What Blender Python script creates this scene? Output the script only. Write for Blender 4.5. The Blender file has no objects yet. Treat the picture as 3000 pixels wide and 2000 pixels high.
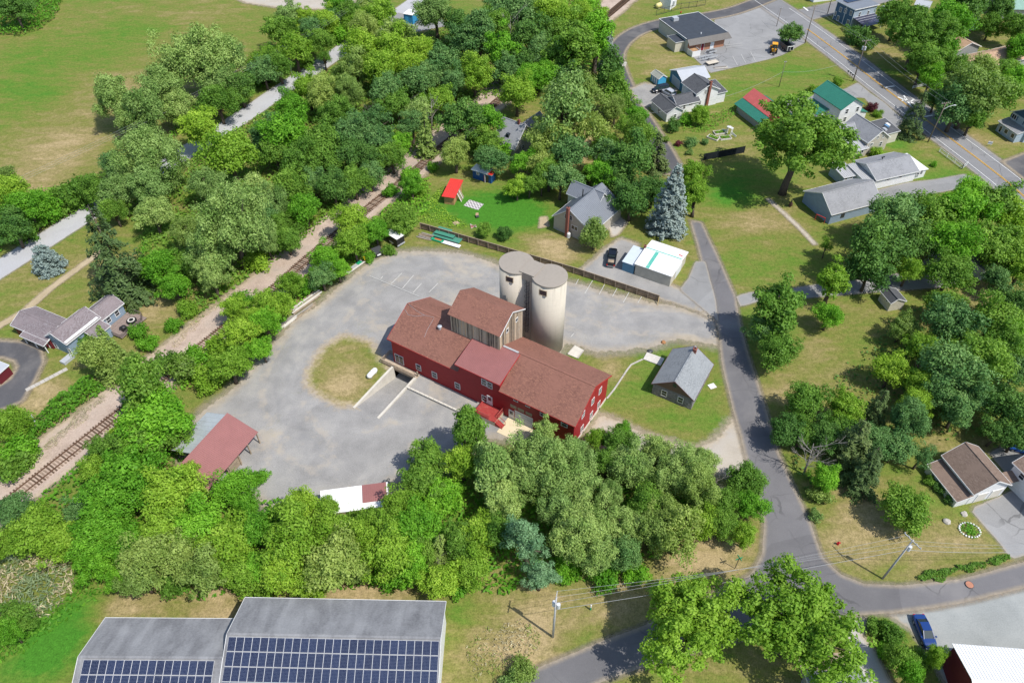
import bpy, bmesh, math, random
import numpy as np
from mathutils import Vector, Matrix
random.seed(7)
scn = bpy.context.scene
COL = scn.collection
R = math.radians
# ------------------------------------------------------------------ camera, world, sun
FPX, PITCH, CAMH = 2200.0, R(45), 100.0          # focal length in photo pixels (3000 wide), pitch down, height
cam = bpy.data.cameras.new('camera')
cam.sensor_width = 36.0
cam.lens = FPX / 3000.0 * 36.0
cam.clip_start = 1.0
cam.clip_end = 8000
cam_o = bpy.data.objects.new('camera', cam)
cam_o.location = (0, 0, CAMH)
cam_o.rotation_euler = (R(90) - PITCH, 0, 0)
COL.objects.link(cam_o)
scn.camera = cam_o
SUN_EL = 57.0
SUN_AZ = -36.0                                    # direction towards the sun, degrees from +x
sun_dir = Vector((math.cos(R(SUN_EL)) * math.cos(R(SUN_AZ)), math.cos(R(SUN_EL)) * math.sin(R(SUN_AZ)), math.sin(R(SUN_EL))))
w = bpy.data.worlds.new('World'); scn.world = w; w.use_nodes = True
wn = w.node_tree.nodes; wl = w.node_tree.links
sky = wn.new('ShaderNodeTexSky'); sky.sky_type = 'NISHITA'; sky.sun_disc = False
sky.sun_elevation = R(SUN_EL); sky.sun_rotation = math.atan2(sun_dir.x, sun_dir.y)
sky.altitude = 100; sky.air_density = 1.0; sky.dust_density = 1.0
wn['Background'].inputs[1].default_value = 0.15
wl.new(sky.outputs[0], wn['Background'].inputs[0])
sl = bpy.data.lights.new('sun', 'SUN'); sl.energy = 4.3; sl.angle = R(0.53); sl.color = (1.0, 0.955, 0.88)
so = bpy.data.objects.new('sun', sl); COL.objects.link(so); so.location = (0, 0, 200)
so.rotation_euler = (-sun_dir).to_track_quat('-Z', 'Y').to_euler()
vs = scn.view_settings
vs.view_transform = 'Standard'; vs.look = 'None'; vs.exposure = 0.2; vs.gamma = 1.0
scn.cycles.max_bounces = 5; scn.cycles.diffuse_bounces = 3; scn.cycles.transparent_max_bounces = 10
scn.cycles.use_denoising = True
# ------------------------------------------------------------------ photo pixel -> place
def q(i, j, x, y): return (750 * i + x / 3.136, 500 * j + y / 3.136)      # tile coordinates
def F(x, y): return (x * 1.27551, y * 1.27551)                            # whole-photo view coordinates
_c, _s = math.cos(PITCH), math.sin(PITCH)
def W(p, z=0.0):
    u = (p[0] - 1500) / FPX; v = (p[1] - 1000) / FPX
    dy = _c - v * _s; dz = -_s - v * _c
    t = (CAMH - z) / -dz
    return Vector((u * t, dy * t, z))
def PX(w3):
    z = w3[2] - CAMH
    d = w3[1] * _c - z * _s; up = w3[1] * _s + z * _c
    return (1500 + FPX * w3[0] / d, 1000 - FPX * up / d)
def depth_of(w3): return w3[1] * _c - (w3[2] - CAMH) * _s
def zat(p, base):                       # height above ground point base whose picture falls on row p
    lo, hi = 0.0, 40.0
    for _ in range(50):
        m = (lo + hi) / 2
        if PX((base[0], base[1], m))[1] > p[1]: lo = m
        else: hi = m
    return lo
# ------------------------------------------------------------------ material helper
class NT:
    def __init__(s, name):
        s.m = bpy.data.materials.new(name); s.m.use_nodes = True
        s.t = s.m.node_tree; s.bsdf = s.t.nodes['Principled BSDF']; s.out = s.t.nodes['Material Output']
    def n(s, typ, _p=None, **inp):
        nd = s.t.nodes.new('ShaderNode' + typ)
        for k, v in (_p or {}).items(): setattr(nd, k, v)
        for k, v in inp.items():
            key = int(k[1:]) if k[0] == '_' else k.replace('_', ' ')
            s.set(nd.inputs[key], v)
        return nd
    def set(s, sock, v):
        if isinstance(v, bpy.types.NodeSocket): s.t.links.new(v, sock)
        elif isinstance(v, bpy.types.Node): s.t.links.new(v.outputs[0], sock)
        else:
            if isinstance(v, (tuple, list)) and len(v) == 3 and sock.type == 'RGBA': v = (*v, 1)
            sock.default_value = v
    def math(s, op, a, b=0.0, c=None, clamp=False):
        nd = s.t.nodes.new('ShaderNodeMath'); nd.operation = op; nd.use_clamp = clamp
        s.set(nd.inputs[0], a); s.set(nd.inputs[1], b)
        if c is not None: s.set(nd.inputs[2], c)
        return nd.outputs[0]
    def mix(s, f, a, b, mode='MIX'):
        nd = s.t.nodes.new('ShaderNodeMix'); nd.data_type = 'RGBA'; nd.blend_type = mode; nd.clamp_factor = True
        s.set(nd.inputs[0], f); s.set(nd.inputs[6], a); s.set(nd.inputs[7], b)
        return nd.outputs[2]
    def ramp(s, f, stops, interp='LINEAR'):
        nd = s.t.nodes.new('ShaderNodeValToRGB'); cr = nd.color_ramp; cr.interpolation = interp
        while len(cr.elements) < len(stops): cr.elements.new(0.5)
        for e, (p, c) in zip(cr.elements, stops):
            e.position = p; e.color = (*c, 1) if len(c) == 3 else c
        s.set(nd.inputs[0], f); return nd.outputs[0]
    def step(s, v, a, b):
        nd = s.t.nodes.new('ShaderNodeMapRange'); nd.interpolation_type = 'SMOOTHSTEP'
        s.set(nd.inputs[0], v); nd.inputs[1].default_value = a; nd.inputs[2].default_value = b
        return nd.outputs[0]
    def noise(s, vec, scale, detail=3.0, rough=0.55, dist=0.0):
        nd = s.n('TexNoise', None, Scale=scale, Detail=detail, Roughness=rough, Distortion=dist)
        if vec is not None: s.set(nd.inputs['Vector'], vec)
        return nd.outputs[0]
    def attr(s, name):
        return s.n('Attribute', {'attribute_name': name}).outputs['Fac']
    def pos(s): return s.n('NewGeometry').outputs['Position']
    def obj(s): return s.n('TexCoord').outputs['Object']
    def sc(s, vec, x, y, z):
        return s.n('Mapping', None, Vector=vec, Scale=(x, y, z)).outputs[0]
    def bump(s, h, strength=0.3, dist=0.05):
        b = s.n('Bump', None, Strength=strength, Distance=dist, Height=h)
        s.set(s.bsdf.inputs['Normal'], b.outputs[0])
    def done(s, col, rough=0.8, spec=0.3, metal=0.0):
        b = s.bsdf
        s.set(b.inputs['Base Color'], col); s.set(b.inputs['Roughness'], rough)
        b.inputs['Specular IOR Level'].default_value = spec; b.inputs['Metallic'].default_value = metal
        return s.m
def mul(c, k): return tuple(min(1, x * k) for x in c)
_mc = {}
def pm(name, col, var=0.12, scale=2.0, rough=0.75, spec=0.3, metal=0.0, stretch=(1, 1, 1), dirt=0.0, dcol=None, bump=0.0):
    """plain procedural surface: colour with two octaves of uneven tone and blotchy wear"""
    if name in _mc: return _mc[name]
    t = NT(name); o = t.sc(t.obj(), *stretch)
    a = t.noise(o, scale, 4, 0.6); b = t.noise(o, scale * 9, 2, 0.6)
    f = t.math('ADD', t.math('MULTIPLY', a, 0.6), t.math('MULTIPLY', b, 0.4))
    c = t.ramp(f, [(0.3, mul(col, 1 - 1.6 * var)), (0.7, mul(col, 1 + 1.3 * var))])
    if dirt:
        d = t.step(t.noise(o, scale * 0.7, 5, 0.65), 0.52, 0.75)
        c = t.mix(t.math('MULTIPLY', d, dirt), c, dcol or mul(col, 0.55))
    if bump: t.bump(b, bump, 0.03)
    _mc[name] = t.done(c, rough, spec, metal); return _mc[name]
def shingle(name, c1, c2, c3, course=0.14, w=0.3, sx=1.0):
    if name in _mc: return _mc[name]
    t = NT(name); o = t.obj()
    br = t.n('TexBrick', {'offset': 0.5}, Vector=t.n('Combine' + 'XYZ', None).outputs[0], Scale=1.0)
    sep = t.n('SeparateXYZ', None, Vector=o)
    # rows follow height (or depth on shallow roofs): use z*1.6 so courses step down the slope
    cmb = t.n('CombineXYZ', None, X=t.math('ADD', sep.outputs[0], sep.outputs[1]), Y=t.math('MULTIPLY', sep.outputs[2], 2.0))
    t.set(br.inputs['Vector'], cmb.outputs[0])
    br.inputs['Brick Width'].default_value = w; br.inputs['Row Height'].default_value = course
    br.inputs['Mortar Size'].default_value = 0.012; br.inputs['Bias'].default_value = 0.0
    t.set(br.inputs['Color1'], (0, 0, 0)); t.set(br.inputs['Color2'], (1, 1, 1)); t.set(br.inputs['Mortar'], (0.2, 0.2, 0.2))
    n1 = t.noise(t.sc(o, 2.2 * sx, 2.2, 2.6), 1.5, 5, 0.75); n2 = t.noise(o, 0.35, 3, 0.6); n3 = t.noise(t.sc(o, 5, 5, 9), 1.0, 2, 0.7)
    f = t.math('ADD', t.math('MULTIPLY', n1, 0.45), t.math('MULTIPLY', t.n('RGBToBW', None, Color=br.outputs[0]).outputs[0], 0.28))
    f = t.math('ADD', f, t.math('MULTIPLY', n3, 0.27))
    c = t.ramp(f, [(0.22, c1), (0.5, c2), (0.78, c3)])
    c = t.mix(t.step(n2, 0.35, 0.75), c, mul(c2, 1.12))
    t.bump(t.math('ADD', n1, n3), 0.35, 0.03)
    _mc[name] = t.done(c, 0.85, 0.25); return _mc[name]
def siding(name, col, pitch=0.15, vertical=False, dirt=0.15, gap=0.5):
    if name in _mc: return _mc[name]
    t = NT(name); o = t.obj(); sep = t.n('SeparateXYZ', None, Vector=o)
    d = t.math('ADD', sep.outputs[0], sep.outputs[1]) if vertical else sep.outputs[2]
    fr = t.math('FRACT', t.math('DIVIDE', d, pitch))
    line = t.math('GREATER_THAN', fr, 0.86)
    a = t.noise(t.sc(o, 0.6, 0.6, 2.0), 1.4, 4, 0.6); b = t.noise(o, 9, 2, 0.6)
    f = t.math('ADD', t.math('MULTIPLY', a, 0.7), t.math('MULTIPLY', b, 0.3))
    c = t.ramp(f, [(0.3, mul(col, 0.86)), (0.7, mul(col, 1.1))])
    c = t.mix(t.math('MULTIPLY', t.step(t.noise(o, 0.8, 5, 0.65), 0.55, 0.8), dirt), c, mul(col, 0.6))
    c = t.mix(t.math('MULTIPLY', line, gap), c, mul(col, 0.55))
    t.bump(fr, 0.5, 0.02)
    _mc[name] = t.done(c, 0.6, 0.35); return _mc[name]
# ------------------------------------------------------------------ mesh helper
class MB:
    def __init__(s): s.v = []; s.f = []; s.mi = []
    def add(s, vs, fs, mi=0):
        b = len(s.v); s.v += [tuple(x) for x in vs]; s.f += [tuple(i + b for i in f) for f in fs]; s.mi += [mi] * len(fs)
        return s
    def box(s, x0, y0, z0, x1, y1, z1, mi=0):
        v = [(x0, y0, z0), (x1, y0, z0), (x1, y1, z0), (x0, y1, z0), (x0, y0, z1), (x1, y0, z1), (x1, y1, z1), (x0, y1, z1)]
        return s.add(v, [(0, 3, 2, 1), (4, 5, 6, 7), (0, 1, 5, 4), (1, 2, 6, 5), (2, 3, 7, 6), (3, 0, 4, 7)], mi)
    def bar(s, a, b, w, h=None, mi=0, up=(0, 0, 1)):
        a = Vector(a); b = Vector(b); d = (b - a).normalized(); u = Vector(up)
        if abs(d.dot(u)) > 0.95: u = Vector((1, 0, 0))
        x = d.cross(u).normalized() * (w / 2); y = x.cross(d).normalized() * ((h or w) / 2)
        v = [a - x - y, a + x - y, a + x + y, a - x + y, b - x - y, b + x - y, b + x + y, b - x + y]
        return s.add(v, [(0, 3, 2, 1), (4, 5, 6, 7), (0, 1, 5, 4), (1, 2, 6, 5), (2, 3, 7, 6), (3, 0, 4, 7)], mi)
    def tube(s, pts, rs, n=8, mi=0, cap=True):
        if not isinstance(rs, (list, tuple)): rs = [rs] * len(pts)
        pts = [Vector(p) for p in pts]; b = len(s.v); px = None
        for i, (p, r) in enumerate(zip(pts, rs)):
            d = (pts[min(i + 1, len(pts) - 1)] - pts[max(i - 1, 0)]).normalized()
            if px is None or abs(px.dot(d)) > 0.9: px = d.orthogonal().normalized()
            px = (px - d * px.dot(d)).normalized(); py = d.cross(px)
            for k in range(n):
                a = 2 * math.pi * k / n; s.v.append(tuple(p + (px * math.cos(a) + py * math.sin(a)) * r))
        for i in range(len(pts) - 1):
            for k in range(n):
                s.f.append((b + i * n + k, b + i * n + (k + 1) % n, b + (i + 1) * n + (k + 1) % n, b + (i + 1) * n + k)); s.mi.append(mi)
        if cap:
            s.f.append(tuple(b + k for k in range(n))[::-1]); s.mi.append(mi)
            s.f.append(tuple(b + (len(pts) - 1) * n + k for k in range(n))); s.mi.append(mi)
        return s
    def cyl(s, x, y, z0, z1, r, n=24, mi=0, r1=None): return s.tube([(x, y, z0), (x, y, z1)], [r, r if r1 is None else r1], n, mi)
    def prism(s, poly, h0, h1, mi=0):
        n = len(poly)
        return s.add([(x, y, h0) for x, y in poly] + [(x, y, h1) for x, y in poly],
                     [tuple(range(n))[::-1], tuple(range(n, 2 * n))] + [(i, (i + 1) % n, n + (i + 1) % n, n + i) for i in range(n)], mi)
    def slab(s, quad, th, mi=0):
        a = [Vector(p) for p in quad]; nrm = (a[1] - a[0]).cross(a[-1] - a[0]).normalized()
        if nrm.z < 0: nrm = -nrm; a = a[::-1]
        bt = [p - nrm * th for p in a]; n = len(a)
        return s.add(a + bt, [tuple(range(n)), tuple(range(2 * n - 1, n - 1, -1))] + [(i, n + i, n + (i + 1) % n, (i + 1) % n) for i in range(n)], mi)
    def mesh(s, name, mats, smooth=False):
        me = bpy.data.meshes.new(name); me.from_pydata(s.v, [], s.f)
        for m in (mats if isinstance(mats, (list, tuple)) else [mats]): me.materials.append(m)
        if any(s.mi): me.polygons.foreach_set('material_index', s.mi)
        if smooth: me.polygons.foreach_set('use_smooth', [True] * len(s.f))
        me.update(); return me
    def build(s, name, mats, parent=None, loc=None, smooth=False):
        return ob(name, s.mesh(name, mats, smooth), parent, loc)
def ob(name, data, parent=None, loc=None, rot=None, scale=None):
    o = bpy.data.objects.new(name, data); COL.objects.link(o)
    if parent is not None: o.parent = parent
    if loc is not None: o.location = loc
    if rot is not None: o.rotation_euler = rot if isinstance(rot, (tuple, list)) else (0, 0, rot)
    if scale is not None: o.scale = scale
    return o
def tag(o, label, cat, group=None):
    o['label'] = label; o['category'] = cat
    if group: o['group'] = group
    return o
def thing(name, label, cat, loc=(0, 0, 0), rot=0.0, group=None):
    return tag(ob(name, None, None, loc, rot), label, cat, group)
def structure(o): o['kind'] = 'structure'; return o
def stuff(o): o['kind'] = 'stuff'; return o
# ------------------------------------------------------------------ ground
def seg_dist(P, A, B):
    d = B - A; L = (d * d).sum(); t = np.clip(((P - A) @ d) / max(L, 1e-9), 0, 1)
    return np.hypot(*(P - (A + t[:, None] * d)).T)
def poly_sd(P, poly):                    # positive inside
    poly = np.asarray(poly, float); n = len(poly); D = np.full(len(P), 1e9); ins = np.zeros(len(P), bool)
    for i in range(n):
        a, b = poly[i], poly[(i + 1) % n]; D = np.minimum(D, seg_dist(P, a, b))
        c = ((a[1] > P[:, 1]) != (b[1] > P[:, 1])); 
        with np.errstate(divide='ignore', invalid='ignore'):
            xi = (b[0] - a[0]) * (P[:, 1] - a[1]) / (b[1] - a[1]) + a[0]
        ins ^= (c & (P[:, 0] < xi))
    return np.where(ins, D, -D)
def fpoly(pts): return [tuple(W(F(*p))[:2]) for p in pts]
# where the turf is dry (+) or lush (-): view x, view y, radius in view px, amount
DRY = [(150, 280, 110, .16), (450, 50, 110, .18), (120, 350, 90, .22), (300, 200, 120, .08), (60, 150, 90, -.2), (330, 70, 80, -.25), (520, 70, 70, -.1), (230, 130, 80, -.15), (60, 230, 80, -.3),
 (100, 420, 60, .2), (120, 660, 60, -.05), (60, 690, 60, .1), (230, 620, 60, .1), (355, 710, 50, .35), (90, 910, 50, .5), (190, 850, 40, -.1), (200, 700, 60, -.1),
 (1180, 490, 70, -.75), (1100, 480, 50, -.6), (1230, 560, 40, .25), (1290, 580, 40, .45), (1310, 480, 18, .5), (1000, 470, 50, -.3), (1050, 590, 50, .1),
 (1500, 100, 60, .25), (1540, 140, 40, .15), (1700, 190, 90, -.1), (1820, 160, 50, -.15), (1640, 230, 40, -.1), (1600, 320, 60, .0), (1700, 520, 60, .1), (1680, 450, 50, -.5), (1720, 400, 60, -.2), (1700, 620, 60, -.15), (1770, 520, 60, .15), (1850, 480, 40, -.25), (1900, 560, 60, .05),
 (770, 830, 60, .2), (790, 890, 50, .4), (840, 880, 40, -.05), (1400, 850, 40, .35), (1450, 900, 50, -.2), (1560, 960, 70, -.12), (1640, 950, 40, -.05), (1520, 830, 40, -.2),
 (1800, 900, 70, .15), (1870, 790, 50, .25), (1880, 900, 50, .0), (1780, 750, 50, -.3), (2000, 1200, 60, .25), (1930, 1240, 50, .2), (2140, 1250, 80, .15), (2220, 1200, 50, .15), (1960, 1120, 40, .4),
 (1100, 1420, 50, .05), (1060, 1400, 40, -.2), (1150, 1480, 60, .3), (1250, 1400, 50, .4), (1400, 1380, 60, .5), (1600, 1280, 70, .45), (1680, 1250, 40, .2), (1230, 1500, 50, .45), (300, 1390, 50, .35), (500, 1390, 60, .35), (800, 1370, 90, .3), (100, 1500, 70, -.6), (180, 1400, 50, -.3),
 (2240, 330, 50, .15), (2200, 300, 30, .1), (2060, 330, 30, -.4), (2160, 400, 50, -.1), (2080, 180, 40, -.1), (2270, 150, 60, -.2), (2260, 680, 40, .35), (2100, 780, 50, .2), (1340, 330, 40, .5), (1330, 360, 30, .5), (1250, 330, 40, -.1), (1560, 30, 60, -.1), (1640, 10, 60, .05)]
_dc = np.array([tuple(W(F(x, y))[:2]) for x, y, r, a in DRY])
_dr = np.array([r * 1.27551 * depth_of(W(F(x, y))) / 2200 * 1.15 for x, y, r, a in DRY])
_da = np.array([a for *_, a in DRY])
def dryness(P):
    out = np.zeros(len(P))
    for c, r, a in zip(_dc, _dr, _da):
        out += a * np.exp(-((P - c) ** 2).sum(1) / (1.1 * r * r))
    return np.clip(out, -0.9, 0.7)
def grass_nodes(t):
    p = t.pos(); d = t.attr('dry')
    n1 = t.noise(t.n('Mapping', None, Vector=p, Rotation=(0, 0, R(-38)), Scale=(0.55, 1.5, 1)).outputs[0], 0.045, 5, 0.6, 0.5); n2 = t.noise(t.n('Mapping', None, Vector=p, Rotation=(0, 0, R(-38)), Scale=(0.7, 1.5, 1)).outputs[0], 0.26, 6, 0.68, 0.4); n3 = t.noise(p, 1.3, 4, 0.72); n4 = t.noise(p, 4.2, 3, 0.75)
    f = t.math('ADD', t.math('MULTIPLY', n1, 0.8), t.math('MULTIPLY', n2, 0.9))
    f = t.math('ADD', t.math('ADD', f, t.math('MULTIPLY', n3, 0.30)), -0.53)
    f = t.math('ADD', f, d)
    c = t.ramp(f, [(0.0, (0.062, 0.205, 0.020)), (0.28, (0.125, 0.205, 0.030)), (0.5, (0.190, 0.200, 0.050)), (0.7, (0.275, 0.230, 0.095)), (0.92, (0.40, 0.31, 0.165))])
    v = t.math('ADD', t.math('MULTIPLY', n4, 1.3), t.math('ADD', t.math('MULTIPLY', n3, 0.9), -0.20))
    c = t.mix(1.0, c, t.n('CombineColor', None, _0=v, _1=v, _2=v).outputs[0], 'MULTIPLY')
    return c, n4
def dirt_nodes(t):
    p = t.pos(); n = t.noise(p, 1.3, 5, 0.7)
    return t.ramp(n, [(0.3, (0.27, 0.21, 0.135)), (0.7, (0.50, 0.41, 0.28))])
def m_ground():
    t = NT('turf'); c, h = grass_nodes(t); t.bump(h, 0.5, 0.12); return t.done(c, 0.9, 0.1)
def aggregate(t, c1, c2, stain, stain_amt, tracks=None, s1=0.22, fine=5.5):
    p = t.pos()
    a = t.noise(p, s1, 5, 0.62, 0.3); b = t.noise(p, fine, 3, 0.75); e = t.noise(p, 0.06, 3, 0.55)
    f = t.math('ADD', t.math('MULTIPLY', a, 0.5), t.math('MULTIPLY', b, 0.5))
    c = t.ramp(f, [(0.3, c1), (0.72, c2)])
    st = t.step(t.math('ADD', t.math('MULTIPLY', a, 0.45), t.math('MULTIPLY', e, 0.55)), 0.5, 0.66)
    c = t.mix(t.math('MULTIPLY', st, stain_amt), c, stain)
    return c, b
def m_sheet(name, c1, c2, stain, stain_amt=0.4, edge=0.8, fringe=1.2, rough=0.92, s1=0.22, fine=5.5, fringe_amt=0.7, inner='turf', extra=None, nscale=0.9):
    t = NT(name); sd = t.attr('sd'); p = t.pos()
    a, hb = aggregate(t, c1, c2, stain, stain_amt, None, s1, fine)
    if extra: a = extra(t, a, p)
    nz = t.math('ADD', t.math('MULTIPLY', t.math('SUBTRACT', t.noise(p, nscale, 5, 0.7), 0.5), 2.6 * edge), t.math('MULTIPLY', t.math('SUBTRACT', t.noise(p, 0.15, 2, 0.5), 0.5), 2.0 * edge))
    s = t.math('ADD', sd, nz)
    core = t.step(s, -0.25 * edge - 0.03, 0.25 * edge + 0.03)
    fn = t.math('ADD', 0.35, t.math('MULTIPLY', t.noise(p, 2.5, 3, 0.7), 1.1))
    fo = t.math('MULTIPLY', t.step(s, -fringe, -fringe * 0.1), fn)              # scattered dirt outside the edge
    fi = t.math('SUBTRACT', 1.0, t.step(s, 0.0, fringe))                        # and inside it
    c = t.mix(t.math('MULTIPLY', t.math('MULTIPLY', fi, fn), fringe_amt), a, dirt_nodes(t))
    alpha = t.math('MAXIMUM', core, t.math('MULTIPLY', fo, fringe_amt), clamp=True)
    t.bump(hb, 0.25, 0.04)
    m = t.done(c, rough, 0.2)
    tr = t.n('BsdfTransparent'); mx = t.n('MixShader', None, _0=alpha)
    t.t.links.new(tr.outputs[0], mx.inputs[1]); t.t.links.new(t.bsdf.outputs[0], mx.inputs[2]); t.t.links.new(mx.outputs[0], t.out.inputs[0])
    return m
def line_dist(P, line):
    D = np.full(len(P), 1e9)
    for a, b_ in zip(line[:-1], line[1:]): D = np.minimum(D, seg_dist(P, np.array(a), np.array(b_)))
    return np.clip(D, 0, 30)
def grid_mesh(name, poly, cell, margin, mat, z, holes=()):
    P = np.array(poly); x0, y0 = P.min(0) - margin - cell; x1, y1 = P.max(0) + margin + cell
    nx = int((x1 - x0) / cell) + 2; ny = int((y1 - y0) / cell) + 2
    X, Y = np.meshgrid(x0 + np.arange(nx) * cell, y0 + np.arange(ny) * cell)
    V = np.stack([X.ravel(), Y.ravel()], 1); sd = poly_sd(V, P)
    keepv = (sd > -margin).reshape(ny, nx)
    k = keepv[:-1, :-1] | keepv[1:, :-1] | keepv[:-1, 1:] | keepv[1:, 1:]
    jj, ii = np.nonzero(k); b = jj * nx + ii
    faces = np.stack([b, b + 1, b + nx + 1, b + nx], 1)
    used = np.unique(faces); remap = np.full(nx * ny, -1); remap[used] = np.arange(len(used))
    V = V[used]; sd = sd[used]; faces = remap[faces]
    return raw_mesh(name, np.c_[V, np.full(len(V), z)], faces, mat, {'sd': np.clip(sd, -20, 20), 'dry': dryness(V), **({'trk': line_dist(V, DRIVE)} if name == 'gravel_yard' else {})})
def raw_mesh(name, V, faces, mat, attrs=None, smooth=False):
    me = bpy.data.meshes.new(name); nf = len(faces); k = faces.shape[1]
    me.vertices.add(len(V)); me.vertices.foreach_set('co', np.asarray(V, np.float32).ravel())
    me.loops.add(nf * k); me.loops.foreach_set('vertex_index', np.asarray(faces, np.int32).ravel())
    me.polygons.add(nf); me.polygons.foreach_set('loop_start', np.arange(0, nf * k, k, dtype=np.int32))
    if smooth: me.polygons.foreach_set('use_smooth', np.ones(nf, bool))
    for n_, a in (attrs or {}).items():
        at = me.attributes.new(n_, 'FLOAT', 'POINT'); at.data.foreach_set('value', np.asarray(a, np.float32))
    if mat is not None: me.materials.append(mat)
    me.update(calc_edges=True); me.validate(); return me
def cut_hole(me, quad):
    bm = bmesh.new(); bm.from_mesh(me); qd = [Vector((x, y, 0)) for x, y in quad]
    lo = Vector((min(p.x for p in qd) - 2, min(p.y for p in qd) - 2)); hi = Vector((max(p.x for p in qd) + 2, max(p.y for p in qd) + 2))
    big = [f for f in bm.faces if any(True for v in f.verts) and not (max(v.co.x for v in f.verts) < lo.x or min(v.co.x for v in f.verts) > hi.x or max(v.co.y for v in f.verts) < lo.y or min(v.co.y for v in f.verts) > hi.y)]
    fs = set(big)
    for i in range(len(qd)):
        a, b = qd[i], qd[(i + 1) % len(qd)]; n = Vector((b.y - a.y, a.x - b.x, 0)).normalized()
        fl = [f for f in fs if f.is_valid]
        geom = list({e for f in fl for e in f.edges} | {v for f in fl for v in f.verts}) + fl
        r = bmesh.ops.bisect_plane(bm, geom=geom, plane_co=a, plane_no=n, dist=1e-4)
        fs = {g for g in r['geom'] if isinstance(g, bmesh.types.BMFace)}
    P = np.array(quad)
    kill = [f for f in fs if f.is_valid and poly_sd(np.array([f.calc_center_median()[:2]]), P)[0] > 0]
    bmesh.ops.delete(bm, geom=kill, context='FACES'); bm.to_mesh(me); bm.free(); me.update()
def strip(pts, wl, wr=None):            # polyline in ground metres -> closed outline; wl on the left of travel
    wr = wl if wr is None else wr; L = []; Rr = []
    pts = [Vector(p) for p in pts]
    for i, p in enumerate(pts):
        d = (pts[min(i + 1, len(pts) - 1)] - pts[max(i - 1, 0)]).normalized(); n = Vector((-d.y, d.x))
        L.append(tuple(p + n * wl)); Rr.append(tuple(p - n * wr))
    return L + Rr[::-1]
def smooth_line(pts, step=2.0):
    pts = [Vector(p) for p in pts]; out = []
    for i in range(len(pts) - 1):
        p0, p1, p2, p3 = pts[max(i - 1, 0)], pts[i], pts[i + 1], pts[min(i + 2, len(pts) - 1)]
        n = max(1, int((p2 - p1).length / step))
        for k in range(n):
            t = k / n
            out.append(0.5 * ((2 * p1) + (p2 - p0) * t + (2 * p0 - 5 * p1 + 4 * p2 - p3) * t * t + (3 * p1 - p0 - 3 * p2 + p3) * t ** 3))
    out.append(pts[-1]); return out
def fline(pts, step=2.0): return smooth_line(fpoly(pts), step)

MG = m_ground()
# one sheet to the horizon: fine in view, coarse outside
xs = np.concatenate([np.linspace(-3000, -260, 12)[:-1], np.arange(-260, 261, 2.5), np.linspace(260, 3000, 12)[1:]])
ys = np.concatenate([np.linspace(-2500, 10, 10)[:-1], np.arange(10, 330, 2.5), np.linspace(330, 4500, 14)])
X, Y = np.meshgrid(xs, ys); V = np.stack([X.ravel(), Y.ravel()], 1); nx, ny = len(xs), len(ys)
b = (np.arange(ny - 1)[:, None] * nx + np.arange(nx - 1)[None]).ravel()
ground_me = raw_mesh('ground', np.c_[V, np.zeros(len(V))], np.stack([b, b + 1, b + nx + 1, b + nx], 1), MG, {'dry': dryness(V)})
# drop of the loading ramp beside the barn: cut through turf and gravel
_ba = R(-31.669); _bu = Vector((math.cos(_ba), math.sin(_ba))); _bv = Vector((-_bu.y, _bu.x)); _bo = Vector((-22.064, 94.496))
RAMP = [tuple(_bo + _bu * x + _bv * y) for x, y in ((1.3, -11.6), (6.0, -11.6), (6.0, 0.8), (1.3, 0.8))]
cut_hole(ground_me, RAMP)
structure(ob('ground', ground_me))
_zl = [0]
def sheet(name, poly, mat, cell=1.0, margin=2.0, hole=None):
    _zl[0] += 1
    me = grid_mesh(name, poly, cell, margin, mat, 0.004 * _zl[0])
    if hole: cut_hole(me, hole)
    return structure(ob(name, me))
GRAVEL = dict(c1=(0.175, 0.172, 0.168), c2=(0.405, 0.392, 0.375))
def lot_extra(t, a, p):                 # pale tan bare patches, weeds and worn wheel lines
    g_ = t.step(t.math('ADD', t.math('MULTIPLY', t.noise(p, 0.13, 3, 0.6), 0.55), t.math('MULTIPLY', t.noise(p, 1.6, 4, 0.75), 0.45)), 0.56, 0.66)
    a = t.mix(t.math('MULTIPLY', g_, 0.28), a, (0.22, 0.215, 0.14))
    n = t.noise(p, 0.11, 4, 0.6, 0.6); m = t.noise(t.sc(p, 1, 1, 1), 0.9, 4, 0.7)
    f = t.step(t.math('ADD', t.math('MULTIPLY', n, 0.75), t.math('MULTIPLY', m, 0.25)), 0.53, 0.66)
    return t.mix(t.math('MULTIPLY', f, 0.5), a, (0.44, 0.375, 0.285))
def wear(t, a, p):                      # sealed cracks, patches and tyre-polished tone on asphalt
    v = t.n('TexVoronoi', {'feature': 'DISTANCE_TO_EDGE'}, Vector=t.n('VectorMath', {'operation': 'ADD'}, _0=p, _1=t.n('TexNoise', None, Vector=p, Scale=0.5, Detail=3.0).outputs['Color']).outputs[0], Scale=0.16)
    ln = t.math('MULTIPLY', t.math('LESS_THAN', v.outputs['Distance'], 0.012), t.step(t.noise(p, 0.12, 2, 0.5), 0.45, 0.6))
    a = t.mix(t.math('MULTIPLY', ln, 0.45), a, (0.06, 0.06, 0.06))
    pc = t.n('TexVoronoi', None, Vector=p, Scale=0.07).outputs['Color']; pv = t.n('RGBToBW', None, Color=pc).outputs[0]
    k = t.math('ADD', 0.86, t.math('MULTIPLY', pv, 0.28)); return t.mix(1.0, a, t.n('CombineColor', None, _0=k, _1=k, _2=k).outputs[0], 'MULTIPLY')
DRIVE = fline([(1660, 765), (1560, 740), (1440, 735), (1330, 700), (1200, 660), (1080, 625), (960, 610), (860, 640), (770, 710), (690, 790), (650, 870), (652, 930), (670, 980), (720, 1040)])
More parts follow.
